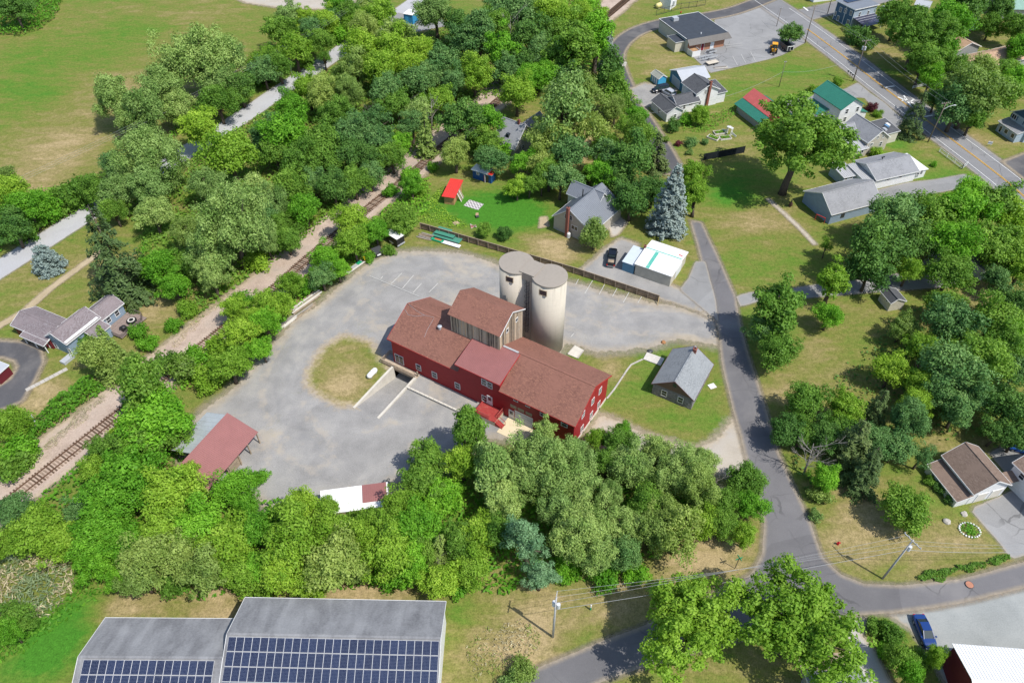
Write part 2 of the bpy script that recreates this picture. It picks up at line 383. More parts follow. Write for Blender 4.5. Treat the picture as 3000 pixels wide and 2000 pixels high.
def lot_tracks(t, a, p):
    a = lot_extra(t, a, p); d = t.math('ADD', t.attr('trk'), t.math('MULTIPLY', t.math('SUBTRACT', t.noise(p, 0.25, 3, 0.6), 0.5), 2.4))
    w1 = t.math('SUBTRACT', 1.0, t.step(t.math('ABSOLUTE', t.math('SUBTRACT', d, 1.0)), 0.25, 0.75)); w2 = t.math('SUBTRACT', 1.0, t.step(t.math('ABSOLUTE', t.math('SUBTRACT', d, 3.4)), 0.3, 1.1))
    a = t.mix(t.math('MULTIPLY', t.math('MULTIPLY', w1, t.step(t.noise(p, 0.5, 3, 0.6), 0.4, 0.6)), 0.3), a, (0.22, 0.22, 0.225)); return t.mix(t.math('MULTIPLY', t.math('MULTIPLY', w2, t.step(t.noise(p, 0.4, 4, 0.65), 0.42, 0.62)), 0.4), a, (0.43, 0.37, 0.29))
M_lot = m_sheet('lot gravel', stain=(0.36, 0.33, 0.27), stain_amt=0.35, edge=0.9, fringe=2.2, fringe_amt=0.6, extra=lot_tracks, **GRAVEL)
M_lane = m_sheet('lane gravel', stain=(0.36, 0.32, 0.26), stain_amt=0.3, edge=0.6, fringe=1.0, **GRAVEL)
M_tan = m_sheet('tan gravel', c1=(0.33, 0.29, 0.235), c2=(0.54, 0.49, 0.42), stain=(0.34, 0.33, 0.32), stain_amt=0.6, edge=0.9, fringe=1.5)
M_asphalt = m_sheet('street asphalt', extra=wear, c1=(0.115, 0.112, 0.118), c2=(0.19, 0.185, 0.19), stain=(0.22, 0.21, 0.205), stain_amt=0.5, edge=0.12, fringe=0.8, fringe_amt=0.6, s1=0.15, fine=9)
M_hwy = m_sheet('highway asphalt', extra=wear, c1=(0.17, 0.17, 0.175), c2=(0.27, 0.268, 0.27), stain=(0.165, 0.165, 0.17), stain_amt=0.5, edge=0.2, fringe=1.0, fringe_amt=0.35, s1=0.1, fine=9)
M_pale = m_sheet('old pale asphalt', c1=(0.34, 0.34, 0.35), c2=(0.50, 0.50, 0.51), stain=(0.30, 0.30, 0.30), stain_amt=0.4, edge=0.2, fringe=0.6, fringe_amt=0.35, fine=7)
M_dark = m_sheet('dark asphalt', c1=(0.07, 0.07, 0.076), c2=(0.125, 0.122, 0.128), stain=(0.19, 0.18, 0.17), stain_amt=0.5, edge=0.12, fringe=0.9, fringe_amt=0.75, fine=8)
M_lotas = m_sheet('lot asphalt', extra=wear, c1=(0.20, 0.20, 0.20), c2=(0.33, 0.328, 0.325), stain=(0.18, 0.18, 0.18), stain_amt=0.7, edge=0.12, fringe=0.5, fringe_amt=0.4, fine=7)
M_conc = m_sheet('worn concrete', c1=(0.36, 0.34, 0.31), c2=(0.52, 0.49, 0.45), stain=(0.30, 0.29, 0.27), stain_amt=0.5, edge=0.15, fringe=0.6)
M_ballast = m_sheet('track ballast', c1=(0.26, 0.195, 0.155), c2=(0.62, 0.50, 0.415), stain=(0.29, 0.245, 0.205), stain_amt=0.75, edge=0.7, fringe=1.3, fine=4.5, s1=0.3)
M_dirt = m_sheet('trodden dirt', c1=(0.33, 0.26, 0.16), c2=(0.52, 0.43, 0.29), stain=(0.30, 0.22, 0.12), stain_amt=0.5, edge=0.35, fringe=0.5)
M_green = m_sheet('gravel green', c1=(0.22, 0.235, 0.23), c2=(0.38, 0.395, 0.385), stain=(0.36, 0.35, 0.33), stain_amt=0.5, edge=0.4, fringe=0.8)
def m_island():
    t = NT('island turf'); sd = t.attr('sd'); p = t.pos(); g, h = grass_nodes(t)
    a, hb = aggregate(t, GRAVEL['c1'], GRAVEL['c2'], (0.36, 0.33, 0.27), 0.35); a = lot_extra(t, a, p)
    s = t.math('ADD', sd, t.math('MULTIPLY', t.math('SUBTRACT', t.noise(p, 0.9, 5, 0.7), 0.5), 3.2))
    c = t.mix(t.step(s, -0.3, 0.3), a, g)
    fr = t.math('MULTIPLY', t.step(s, -1.6, -0.2), t.math('SUBTRACT', 1.0, t.step(s, 0.0, 1.5)))
    c = t.mix(t.math('MULTIPLY', fr, 0.7), c, dirt_nodes(t)); t.bump(h, 0.4, 0.1)
    return t.done(c, 0.9, 0.1)
sheet('gravel_yard', fpoly([(440, 960), (520, 905), (590, 830), (640, 775), (680, 730), (740, 690), (790, 650), (850, 600), (905, 580), (990, 575), (1060, 582), (1160, 612), (1260, 635), (1340, 655), (1420, 678), (1500, 695), (1550, 700), (1600, 715), (1645, 735), (1655, 795), (1600, 785), (1550, 778), (1490, 800), (1440, 808), (1370, 806), (1300, 790), (1250, 960), (1220, 1010), (1100, 1010), (1050, 1060), (960, 1100), (900, 1110), (890, 1160), (740, 1180), (640, 1180), (560, 1130), (480, 1130), (420, 1060)]), M_lot, hole=RAMP)
sheet('grass_island', fpoly([(710, 850), (740, 800), (790, 770), (850, 785), (880, 830), (900, 850), (880, 885), (830, 930), (780, 930), (730, 905), (705, 880)]), m_island(), hole=RAMP)
sheet('gravel_lane', fpoly([(1385, 575), (1425, 545), (1468, 560), (1440, 605), (1475, 630), (1560, 660), (1600, 690), (1645, 735), (1560, 700), (1500, 682), (1420, 652), (1330, 625)]), M_lane)
sheet('gravel_drive', fpoly([(1378, 950), (1430, 972), (1500, 1000), (1600, 1028), (1650, 1000), (1690, 955), (1722, 1060), (1705, 1095), (1620, 1085), (1500, 1050), (1400, 1030), (1340, 1010)]), M_tan)
SIDE = fpoly([(1584, 505), (1600, 560), (1635, 690), (1650, 760), (1657, 830), (1680, 930), (1700, 1000), (1715, 1060), (1740, 1140), (1755, 1200), (1750, 1270), (1725, 1318), (1600, 1385), (1478, 1436), (1351, 1483), (1251, 1526), (1120, 1590), (1300, 1610), (1376, 1568), (1500, 1522), (1650, 1480), (1800, 1440), (1985, 1411), (2050, 1408), (2150, 1395), (2250, 1375), (2352, 1350), (2480, 1310), (2480, 1250), (2352, 1290), (2200, 1330), (2080, 1343), (1985, 1340), (1930, 1318), (1890, 1278), (1862, 1200), (1830, 1130), (1790, 1040), (1765, 960), (1745, 890), (1715, 800), (1700, 740), (1690, 680), (1650, 590), (1612, 510)])
sheet('gravel_apron', fpoly([(2030, 1405), (2150, 1392), (2250, 1372), (2420, 1325), (2440, 1620), (2200, 1620), (2130, 1500), (2085, 1440)]), M_green)
sheet('side_street', SIDE, M_asphalt, cell=0.8)
sheet('concrete_drive', fpoly([(1939, 1471), (1960, 1420), (1990, 1420), (1976, 1456), (2004, 1488), (2046, 1568), (2075, 1620), (1975, 1620), (1955, 1540)]), M_conc)
sheet('garage_drive', fpoly([(2226, 1168), (2352, 1115), (2440, 1080), (2440, 1250), (2324, 1284), (2290, 1240)]), M_lotas)
sheet('back_drive', fpoly([(2270, 1040), (2320, 1015), (2420, 1000), (2420, 1150), (2340, 1120)]), M_lotas)
sheet('house_drive', fpoly([(1598, 600), (1620, 600), (1645, 690), (1650, 740), (1560, 665), (1580, 640)]), M_lotas)
YEL = fline([(1640, -85), (1700, -38), (1768, 8), (1846, 62), (1939, 131), (2004, 182), (2089, 247), (2146, 291), (2280, 392), (2352, 452), (2500, 585), (2640, 720)])
sheet('cross_street', strip(fline([(1830, 40), (1900, 22), (2050, -12), (2250, -60)]), 4.2), M_hwy)
sheet('commercial_lot', fpoly([(1640, 46), (1745, 12), (1800, 40), (1852, 97), (1795, 128), (1764, 137), (1690, 155), (1632, 168), (1585, 125), (1655, 100)]), M_lotas)
sheet('highway', strip(YEL, 5.6, 5.0), M_hwy)
sheet('house_side_drive', fpoly([(1765, 240), (1940, 205), (1970, 190), (2000, 215), (2030, 235), (2060, 262), (2075, 275), (2060, 300), (2040, 285), (1985, 225), (1960, 225), (1900, 260), (1800, 265)]), M_lotas)
sheet('ranch_drive', fpoly([(2000, 440), (2080, 420), (2150, 412), (2215, 400), (2250, 412), (2290, 440), (2240, 430), (2180, 438), (2120, 450), (2040, 470)]), M_lotas)
sheet('black_drive', fpoly([(2300, 372), (2352, 352), (2440, 340), (2440, 440), (2352, 412)]), M_dark)
sheet('hidden_drive', fpoly([(1690, 680), (1720, 672), (1800, 665), (1900, 650), (2000, 640), (2100, 620), (2160, 560), (2230, 540), (2300, 600), (2180, 660), (2000, 672), (1850, 685), (1750, 690), (1700, 705)]), M_lotas)
sheet('loop_drive', strip(fline([(1790, -15), (1690, 24), (1600, 42), (1520, 54), (1460, 74), (1425, 102), (1413, 132), (1422, 170), (1440, 210), (1465, 258), (1492, 300), (1520, 345), (1550, 400)]), 2.9), M_dark)
sheet('gravel_pad', fpoly([(1445, 205), (1480, 190), (1555, 205), (1535, 228), (1480, 248), (1462, 232)]), M_lane)
sheet('back_road', strip(fline([(-150, 713), (0, 618), (115, 545), (230, 473), (380, 380), (520, 293), (588, 248), (660, 198), (750, 140), (830, 85), (913, 33), (943, 12), (1030, -50)]), 3.1), M_pale)
sheet('gravel_track', fpoly([(520, -20), (560, 6), (610, 15), (660, 20), (760, 22), (812, 10), (840, -25)]), M_tan)
sheet('small_lot', fpoly([(895, 52), (912, 30), (945, 38), (1005, 35), (1030, 60), (950, 75), (918, 72)]), M_lotas)
sheet('house_loop_drive', fpoly([(-40, 780), (20, 782), (60, 785), (96, 800), (104, 828), (84, 870), (54, 922), (0, 945), (-40, 950), (-40, 900), (0, 885), (25, 868), (38, 845), (30, 830), (0, 822), (-40, 822)]), M_dark)
sheet('dirt_trail', strip(fline([(-60, 790), (0, 748), (60, 712), (110, 668), (208, 596), (240, 575)]), 0.75), M_dirt, cell=0.6)
sheet('stone_trail', strip(fline([(1764, 458), (1800, 490), (1840, 528), (1872, 562)]), 0.4), M_conc, cell=0.5)
RAIL_F = [(-120, 1262), (-30, 1193), (24, 1150), (258, 964), (450, 808), (620, 672), (688, 612), (753, 557), (858, 470), (938, 407), (1008, 345), (1075, 290), (1145, 232), (1240, 155), (1330, 85), (1391, 40), (1430, 8), (1500, -50)]
RAILC = fline(RAIL_F, 1.0)
sheet('track_bed', strip(RAILC[::4], 6.6, 3.0), M_ballast)
sheet('farmhouse_path', fpoly([(1395, 470), (1425, 500), (1440, 512), (1420, 540), (1405, 545), (1398, 520), (1385, 490)]), M_conc, cell=0.6)
sheet('kept_lawn_patch', fpoly([(1240, 500), (1256, 498), (1262, 520), (1238, 525)]), M_dirt, cell=0.6)
# painted lines
M_white = pm('road paint white', (0.74, 0.74, 0.72), 0.12, 1.5, 0.7, dirt=0.5, dcol=(0.4, 0.4, 0.4))
M_yel = pm('road paint yellow', (0.72, 0.42, 0.06), 0.12, 1.5, 0.7, dirt=0.35, dcol=(0.42, 0.33, 0.16))
M_faint = pm('faint chalk paint', (0.56, 0.55, 0.52), 0.1, 1.5, 0.8, dirt=0.9, dcol=(0.36, 0.36, 0.36))
def ribbon(name, pts, width, mat, off=0.0, z=0.2):
    mb = MB(); pts = [Vector(p) for p in pts]; n = len(pts); vs = []
    for i, p in enumerate(pts):
        d = (pts[min(i + 1, n - 1)] - pts[max(i - 1, 0)]).normalized(); nn = Vector((-d.y, d.x))
        a = p + nn * (off + width / 2); c = p + nn * (off - width / 2); vs += [(a.x, a.y, z), (c.x, c.y, z)]
    mb.add(vs, [(2 * i, 2 * i + 1, 2 * i + 3, 2 * i + 2) for i in range(n - 1)])
    return structure(mb.build(name, mat))
ZP = 0.004 * (_zl[0] + 2)
def crop(lo, hi): return [p for p in YEL if lo <= PX((p.x, p.y, 0))[0] / 1.27551 <= hi]
ribbon('centre_line_yellow', crop(1846, 2600), 0.14, M_yel, 0.16, ZP); ribbon('centre_line_yellow', crop(1846, 2600), 0.14, M_yel, -0.16, ZP)
ribbon('edge_line_white', crop(1790, 2600), 0.16, M_white, 3.75, ZP); ribbon('edge_line_white', crop(1700, 2600), 0.16, M_white, -3.55, ZP)
def dash(name, a, b, width, mat): return ribbon(name, [W(a).xy, W(b).xy], width, mat, 0, ZP)
dash('stop_bar_white', q(3, 0, 1068, 808), q(3, 0, 1160, 795), 0.6, M_white)
dash('stop_bar_white', q(3, 0, 325, 70), q(3, 0, 368, 105), 0.6, M_white)
dash('stop_bar_white', q(3, 0, 1435, 1078), q(3, 0, 1515, 1062), 0.6, M_white)
dash('crossing_mark_white', q(3, 0, 1245, 880), q(3, 0, 1320, 990), 0.5, M_white); dash('crossing_mark_white', q(3, 0, 1190, 895), q(3, 0, 1360, 965), 0.5, M_white)
dash('crossing_mark_white', q(3, 0, 1225, 935), q(3, 0, 1265, 905), 0.35, M_white); dash('crossing_mark_white', q(3, 0, 1300, 945), q(3, 0, 1335, 920), 0.35, M_white)
for a, b_ in [((1045, 970), (1500, 1160)), ((1240, 1045), (1340, 945)), ((1345, 1085), (1450, 962)), ((1442, 1125), (1520, 1040)), ((1590, 1120), (1672, 1038)), ((1145, 1000), (1165, 975))]:
    dash('parking_line', q(1, 1, *a), q(1, 1, *b_), 0.11, M_faint)
for a, b_ in [((585, 1050), (610, 1000)), ((668, 1132), (740, 1012)), ((800, 1140), (850, 1048)), ((922, 1160), (965, 1083)), ((1020, 1215), (1075, 1120)), ((1155, 1218), (1190, 1160)), ((538, 1532), (566, 1500))]:
    dash('parking_line', q(2, 1, *a), q(2, 1, *b_), 0.11, M_faint)
for a, b_ in [((2025, 520), (2070, 605)), ((2105, 505), (2145, 580)), ((2190, 480), (2235, 565)), ((1950, 420), (2110, 402)), ((1960, 440), (2120, 420))]:
    dash('parking_line', q(2, 0, *a), q(2, 0, *b_), 0.13, M_faint)
# ------------------------------------------------------------------ trees and plants
rng = np.random.default_rng(11)
def leaf_mat(name, col, hi, trans=0.38, spec=0.2):
    t = NT(name); tint = t.attr('tint'); oi = t.n('ObjectInfo').outputs['Random']
    c = t.mix(tint, col, hi)
    v = t.math('ADD', t.math('MULTIPLY', oi, 0.34), 0.84)
    c = t.mix(1.0, c, t.n('CombineColor', None, _0=t.math('MULTIPLY', v, t.math('ADD', 0.9, t.math('MULTIPLY', oi, 0.18))), _1=v, _2=v).outputs[0], 'MULTIPLY')
    t.done(c, 0.55, spec)
    tr = t.n('BsdfTranslucent', None, Color=t.mix(1.0, c, (1.15, 1.2, 0.55), 'MULTIPLY'))
    mx = t.n('MixShader', None, _0=trans); t.t.links.new(t.bsdf.outputs[0], mx.inputs[1]); t.t.links.new(tr.outputs[0], mx.inputs[2])
    t.t.links.new(mx.outputs[0], t.out.inputs[0]); return t.m
LM = {
 'B': leaf_mat('leaf mid green', (0.095, 0.215, 0.024), (0.240, 0.415, 0.062)),
 'G': leaf_mat('leaf fresh green', (0.100, 0.285, 0.016), (0.245, 0.510, 0.045)),
 'Y': leaf_mat('leaf yellow green', (0.165, 0.320, 0.022), (0.350, 0.530, 0.065)),
 'O': leaf_mat('leaf olive yellow', (0.175, 0.275, 0.050), (0.375, 0.490, 0.130)),
 'W': leaf_mat('leaf willow grey', (0.150, 0.265, 0.055), (0.365, 0.500, 0.150), 0.25),
 'D': leaf_mat('leaf dark green', (0.060, 0.155, 0.028), (0.145, 0.280, 0.052), 0.25),
 'C': leaf_mat('leaf cool green', (0.080, 0.195, 0.052), (0.195, 0.340, 0.100), 0.25),
 'S': leaf_mat('needle dark', (0.050, 0.095, 0.028), (0.140, 0.205, 0.062), 0.12),
 'U': leaf_mat('needle blue', (0.120, 0.170, 0.155), (0.300, 0.375, 0.350), 0.12),
 'P': leaf_mat('needle blue green pine', (0.130, 0.260, 0.110), (0.330, 0.500, 0.250), 0.15),
 'K': leaf_mat('leaf lush ground cover', (0.075, 0.225, 0.016), (0.185, 0.400, 0.036)),
 'R': leaf_mat('leaf burgundy', (0.123, 0.026, 0.041), (0.246, 0.065, 0.080)),
 'T': leaf_mat('reed tan', (0.290, 0.254, 0.160), (0.600, 0.566, 0.362), 0.15),
 'E': leaf_mat('reed blue green', (0.123, 0.196, 0.094), (0.275, 0.355, 0.203), 0.2),
 'F': leaf_mat('leaf flowering', (0.160, 0.290, 0.029), (0.377, 0.478, 0.145)),
}
M_bark = pm('bark', (0.115, 0.092, 0.072), 0.3, 3.0, 0.95, 0.1, stretch=(3, 3, 0.6))
M_dead = pm('dead grey wood', (0.30, 0.275, 0.245), 0.25, 3.0, 0.95, 0.1, stretch=(3, 3, 0.6))
def unit(n):
    v = rng.normal(size=(n, 3)); return v / np.linalg.norm(v, axis=1)[:, None]
def leaf_quads(P, N, a, b, tint):
    """one pointed leaf-spray quad at each P with normal N"""
    n = len(P); N = N / np.linalg.norm(N, axis=1)[:, None]
    T = np.cross(N, unit(n)); T /= np.maximum(np.linalg.norm(T, axis=1)[:, None], 1e-6); Bv = np.cross(N, T)
    a = a * rng.uniform(0.6, 1.35, n)[:, None]; b = b * rng.uniform(0.6, 1.35, n)[:, None]
    V = np.stack([P - T * a, P - Bv * b + N * b * 0.25, P + T * a, P + Bv * b + N * b * 0.25], 1).reshape(-1, 3)
    return V, np.repeat(tint, 4)
def pack(name, V, tint):
    return raw_mesh(name, V, np.arange(len(V)).reshape(-1, 4), None, {'tint': tint})
def trunk_mesh(name, R0, zc, H0, centres, mat_dead=False, thin=1.0):
    mb = MB(); r = 0.035 * H0 * thin
    mb.tube([(0, 0, -0.3), (0.02 * R0, 0, H0 * 0.12), (0.04 * R0, 0.03 * R0, H0 * 0.3), (0, 0.02 * R0, zc), (0.05 * R0, 0, H0 * 0.82)], [r * 1.25, r, r * 0.85, r * 0.55, r * 0.12], 7)
    for c in centres:
        z0 = H0 * random.uniform(0.2, 0.42); st = Vector((0.03 * R0, 0.02 * R0, z0)); c = Vector(c)
        mid = st.lerp(c, 0.5) + Vector((0, 0, 0.06 * R0))
        mb.tube([st, mid, c], [r * 0.5, r * 0.3, r * 0.08], 5)
    return mb.mesh(name, M_bark, True)
def proto_broad(seed, R0=5.0, H0=11.5, crown_h=8.5, nclump=46, nleaf=13500, la=0.25, lb=0.135, clump=(0.15, 0.32), flat=0.8, ragged=0.25, top=0.0, fill=0.35):
    """crown of leaf clumps carried on an uneven ellipsoid"""
    global rng; rng = np.random.default_rng(seed); random.seed(seed)
    zc = H0 - crown_h / 2
    C = []; Rr = []
    d = unit(nclump * 3); d = d[d[:, 2] > -0.75][:nclump]
    az = np.arctan2(d[:, 1], d[:, 0]); lump = 1 + ragged * (np.sin(az * 2 + seed) * 0.5 + np.sin(az * 3 + 2.1 * seed) * 0.35 + rng.normal(0, 0.25, len(d)))
    rad = rng.uniform(0.45, 0.88, len(d)) * lump
    taper = 1 - top * np.clip(d[:, 2], 0, 1)
    C = np.stack([d[:, 0] * rad * R0 * taper, d[:, 1] * rad * R0 * taper, zc + d[:, 2] * rad * crown_h / 2], 1)
    n_in = int(nclump * fill); ci = unit(n_in) * rng.uniform(0, 0.45, n_in)[:, None]
    C = np.r_[C, np.stack([ci[:, 0] * R0, ci[:, 1] * R0, zc + ci[:, 2] * crown_h / 2], 1)]
    Rr = rng.uniform(*clump, len(C)) * R0
    wts = Rr ** 2; cnt = (wts / wts.sum() * nleaf).astype(int)
    Ps = []; Ns = []; Ts = []
    for c, r, n in zip(C, Rr, cnt):
        u = unit(n); keep = (u[:, 2] > -0.55) | (rng.random(n) < 0.35); u = u[keep]; n = len(u)
        wob = 1 + 0.22 * np.sin(u[:, 0] * 5 + c[0]) * np.sin(u[:, 1] * 5 + c[1])
        rr = r * (0.35 + 0.75 * rng.random(n) ** 0.7) * wob
        p = c + u * rr[:, None] * np.array([1, 1, flat])
        Ps.append(p); Ns.append(u * 0.9 + unit(n) * 0.75 + np.array([0, 0, 0.35])); Ts.append(np.clip(rng.normal(0.4, 0.2, n) + rng.normal(0, 0.2) + 0.12 * (c[2] - zc) / crown_h, 0, 1))
    P = np.concatenate(Ps); V, ti = leaf_quads(P, np.concatenate(Ns), la, lb, np.concatenate(Ts))
    return dict(crown=pack('crown', V, ti), trunk=trunk_mesh('trunk', R0, zc, H0, C[rng.permutation(len(C))[:9]]), R=R0, H=H0, zc=zc)
def proto_conifer(seed, R0=3.0, H0=12.0, tiers=26, per=11, droop=0.35, la=0.26, lb=0.11, bare=0.0, dense=15, gap=0.0, powr=0.85):
    global rng; rng = np.random.default_rng(seed); random.seed(seed)
    Ps = []; Ns = []; Ts = []; mb = MB(); r = 0.022 * H0
    mb.tube([(0, 0, -0.3), (0, 0, H0 * 0.5), (0, 0, H0 * 0.99)], [r, r * 0.6, r * 0.08], 7)
    for i in range(tiers):
        f = (i + rng.uniform(-0.3, 0.3)) / tiers; z = H0 * (0.05 + 0.94 * f); rad = R0 * (1 - f) ** powr + 0.08 * R0
        for k in range(max(4, int(per * (1 - 0.55 * f)))):
            if rng.random() < gap: continue
            az = rng.uniform(0, 2 * math.pi); L = rad * rng.uniform(0.72, 1.1)
            n = int(dense * L / R0 * 2.2) + 5; s = np.sqrt(rng.uniform(0.05, 1, n))
            x = s * L; zz = z - droop * L * s ** 1.6 + 0.12 * L * s ** 3 * 1.5
            side = rng.normal(0, 0.16, n) * L * (1.05 - 0.6 * s)
            ca, sa = math.cos(az), math.sin(az)
            p = np.stack([x * ca - side * sa, x * sa + side * ca, zz + rng.normal(0, 0.05, n) * R0 - np.abs(side) * 0.25], 1)
            Ps.append(p); Ns.append(np.stack([ca * 0.45 + 0 * x, sa * 0.45 + 0 * x, 1 + 0 * x], 1) + unit(n) * 0.6)
            Ts.append(np.clip(0.12 + 0.6 * s + rng.normal(0, 0.15, n), 0, 1))
            if i % 3 == 0 and k % 3 == 0: mb.tube([(0, 0, z), (L * 0.8 * ca, L * 0.8 * sa, z - droop * L * 0.6)], [r * 0.25, r * 0.06], 4)
    V, ti = leaf_quads(np.concatenate(Ps), np.concatenate(Ns), la, lb, np.concatenate(Ts))
    return dict(crown=pack('crown', V, ti), trunk=mb.mesh('trunk', M_bark, True), R=R0, H=H0, zc=H0 * 0.42)
def proto_dead(seed, R0=3.5, H0=9.0, n1=13, n2=6, mat=None, up=0.7):
    random.seed(seed); mb = MB(); r = 0.02 * H0
    mb.tube([(0, 0, -0.3), (0.1, 0, H0 * 0.3), (0.1, 0.1, H0 * 0.6), (0, 0.1, H0 * 0.9)], [r, r * 0.8, r * 0.5, r * 0.15], 6)
    tw = MB()
    for i in range(n1):
        z = H0 * random.uniform(0.22, 0.8); az = random.uniform(0, 6.28); L = R0 * random.uniform(0.6, 1.15); e = random.uniform(0.3, 1.1) * up
        a = Vector((0.1, 0.05, z)); d = Vector((math.cos(az), math.sin(az), e)).normalized()
        pts = [a, a + d * L * 0.5 + Vector((0, 0, 0.1 * L)), a + d * L + Vector((0, 0, 0.3 * L))]
        tw.tube(pts, [r * 0.38, r * 0.24, r * 0.06], 5)
        for k in range(n2):
            t = random.uniform(0.3, 1.0); p = pts[0].lerp(pts[2], t); d2 = (d + Vector((random.uniform(-1, 1), random.uniform(-1, 1), random.uniform(0, 0.9)))).normalized()
            l2 = L * random.uniform(0.25, 0.55); m = p + d2 * l2 * 0.6
            tw.tube([p, m, p + d2 * l2 + Vector((0, 0, 0.1 * l2))], [r * 0.16, r * 0.1, r * 0.04], 4)
            for _ in range(2):
                d3 = (d2 + Vector((random.uniform(-1, 1), random.uniform(-1, 1), random.uniform(-.2, 0.9)))).normalized()
                tw.tube([m, m + d3 * l2 * 0.5], [r * 0.08, r * 0.035], 3)
    return dict(crown=tw.mesh('branches', M_dead), trunk=mb.mesh('trunk', M_dead, True), R=R0, H=H0, zc=H0 * 0.6)
PROTO = {
 'broad': [proto_broad(s, nclump=c, ragged=rg) for s, c, rg in ((1, 80, .35), (2, 66, .45), (3, 92, .3), (4, 72, .5), (35, 84, .4))],
 'tall': [proto_broad(s, R0=4.0, H0=14.0, crown_h=11.5, nclump=80, nleaf=13500, ragged=.4, top=0.35, clump=(.17, .32)) for s in (5, 6, 7)],
 'willow': [proto_broad(s, R0=5.0, H0=12.0, crown_h=9.5, nclump=70, nleaf=21000, la=0.22, lb=0.10, clump=(.15, .31), flat=1.0, ragged=.3) for s in (8, 9, 10)],
 'thin': [proto_broad(s, R0=5.0, H0=12.0, crown_h=8.5, nclump=40, nleaf=4200, la=0.26, lb=0.13, clump=(.16, .30), ragged=.4, fill=.15) for s in (11, 12)],
 'shrub': [proto_broad(s, R0=2.5, H0=3.6, crown_h=4.2, nclump=26, nleaf=3600, la=0.22, lb=0.12, clump=(.28, .5), ragged=.35, fill=.3) for s in (13, 14, 15)],
 'round': [proto_broad(s, R0=5.0, H0=9.5, crown_h=8.5, nclump=90, nleaf=14000, ragged=.12, clump=(.16, .28), fill=.5) for s in (16, 17)],
 'large': [proto_broad(s, R0=10.0, H0=19.0, crown_h=13.5, nclump=190, nleaf=36000, la=0.30, lb=0.17, clump=(.08, .17), ragged=.40, fill=.3) for s in (18, 19)],
 'bigwillow': [proto_broad(s, R0=9.0, H0=17.0, crown_h=14.0, nclump=170, nleaf=42000, la=0.25, lb=0.12, clump=(.10, .21), flat=1.0, ragged=.32, fill=.3) for s in (41, 42)],
 'spruce': [proto_conifer(s) for s in (21, 22)],
 'oldspruce': [proto_conifer(s, R0=4.2, H0=13.0, tiers=22, per=10, droop=0.5, gap=0.12, dense=30, la=0.28, lb=0.10) for s in (23, 24)],
 'blue': [proto_conifer(s, R0=3.0, H0=12.0, tiers=34, per=15, droop=0.3, dense=17, la=0.22, lb=0.11, powr=0.7) for s in (25,)],
 'fatblue': [proto_conifer(26, R0=3.0, H0=6.0, tiers=18, per=16, droop=0.25, dense=20, la=0.2, lb=0.11, powr=0.6)],
 'cedar': [proto_broad(s, R0=2.3, H0=6.6, crown_h=6.4, nclump=46, nleaf=8000, la=0.17, lb=0.09, clump=(.26, .40), ragged=.08, flat=1.1, top=0.45, fill=.6) for s in (27,)],
 'dead': [proto_dead(s) for s in (31, 32)],
 'pine': [proto_broad(s, R0=4.5, H0=14.0, crown_h=12.0, nclump=44, nleaf=10500, la=0.28, lb=0.085, clump=(.18, .32), flat=0.6, ragged=.45, top=0.3) for s in (34,)],
}
LOOK = {'B': 'mid green', 'G': 'fresh green', 'Y': 'yellow green', 'O': 'pale olive', 'W': 'grey olive', 'D': 'dark green', 'C': 'cool green', 'S': 'dark needled', 'U': 'blue needled', 'P': 'blue green', 'R': 'burgundy', 'F': 'flowering', 'X': 'bare grey dead', 'K': 'lush green'}
KINDS = {'b': ('broad', 'leafy tree'), 't': ('tall', 'tall leafy tree'), 'w': ('willow', 'billowy willow'), 'g': ('bigwillow', 'huge billowy willow'), 'n': ('thin', 'thinly leaved tree'), 's': ('shrub', 'bush'), 'r': ('round', 'round crowned tree'),
 'l': ('large', 'spreading maple'), 'c': ('spruce', 'spruce'), 'o': ('oldspruce', 'drooping spruce'), 'u': ('blue', 'spruce'), 'f': ('fatblue', 'young spruce'), 'e': ('cedar', 'arborvitae'), 'x': ('dead', 'tree'), 'p': ('pine', 'pine')}
NAMES = {'s': 'shrub', 'c': 'spruce_tree', 'o': 'spruce_tree', 'u': 'spruce_tree', 'f': 'spruce_tree', 'e': 'arborvitae', 'x': 'dead_tree', 'p': 'pine_tree', 'w': 'willow_tree', 'g': 'willow_tree', 'l': 'maple_tree'}
TREES = []
ZS = {}
def plant(zone, rows):
    """rows 'x y r kind colour [height factor]': crown centre and radius in whole-photo view pixels"""
    for row in rows.replace('\n', ';').split(';'):
        v = row.split()
        if len(v) < 4: continue
        x, y, r = map(float, v[:3]); k, c = v[3][0], v[3][1]
        if c == 'G': c = 'GGBYG'[len(TREES) % 5]
        elif c == 'B' and k in 'bt': c = 'BBCBG'[len(TREES) % 5]
        TREES.append((zone, x, y, r, k, c, float(v[4]) if len(v) > 4 else 1.0))
ORD = ['first', 'second', 'third', 'fourth', 'fifth', 'sixth', 'seventh', 'eighth', 'ninth', 'tenth', 'eleventh', 'twelfth', 'thirteenth', 'fourteenth', 'fifteenth', 'sixteenth', 'seventeenth', 'eighteenth', 'nineteenth', 'twentieth']
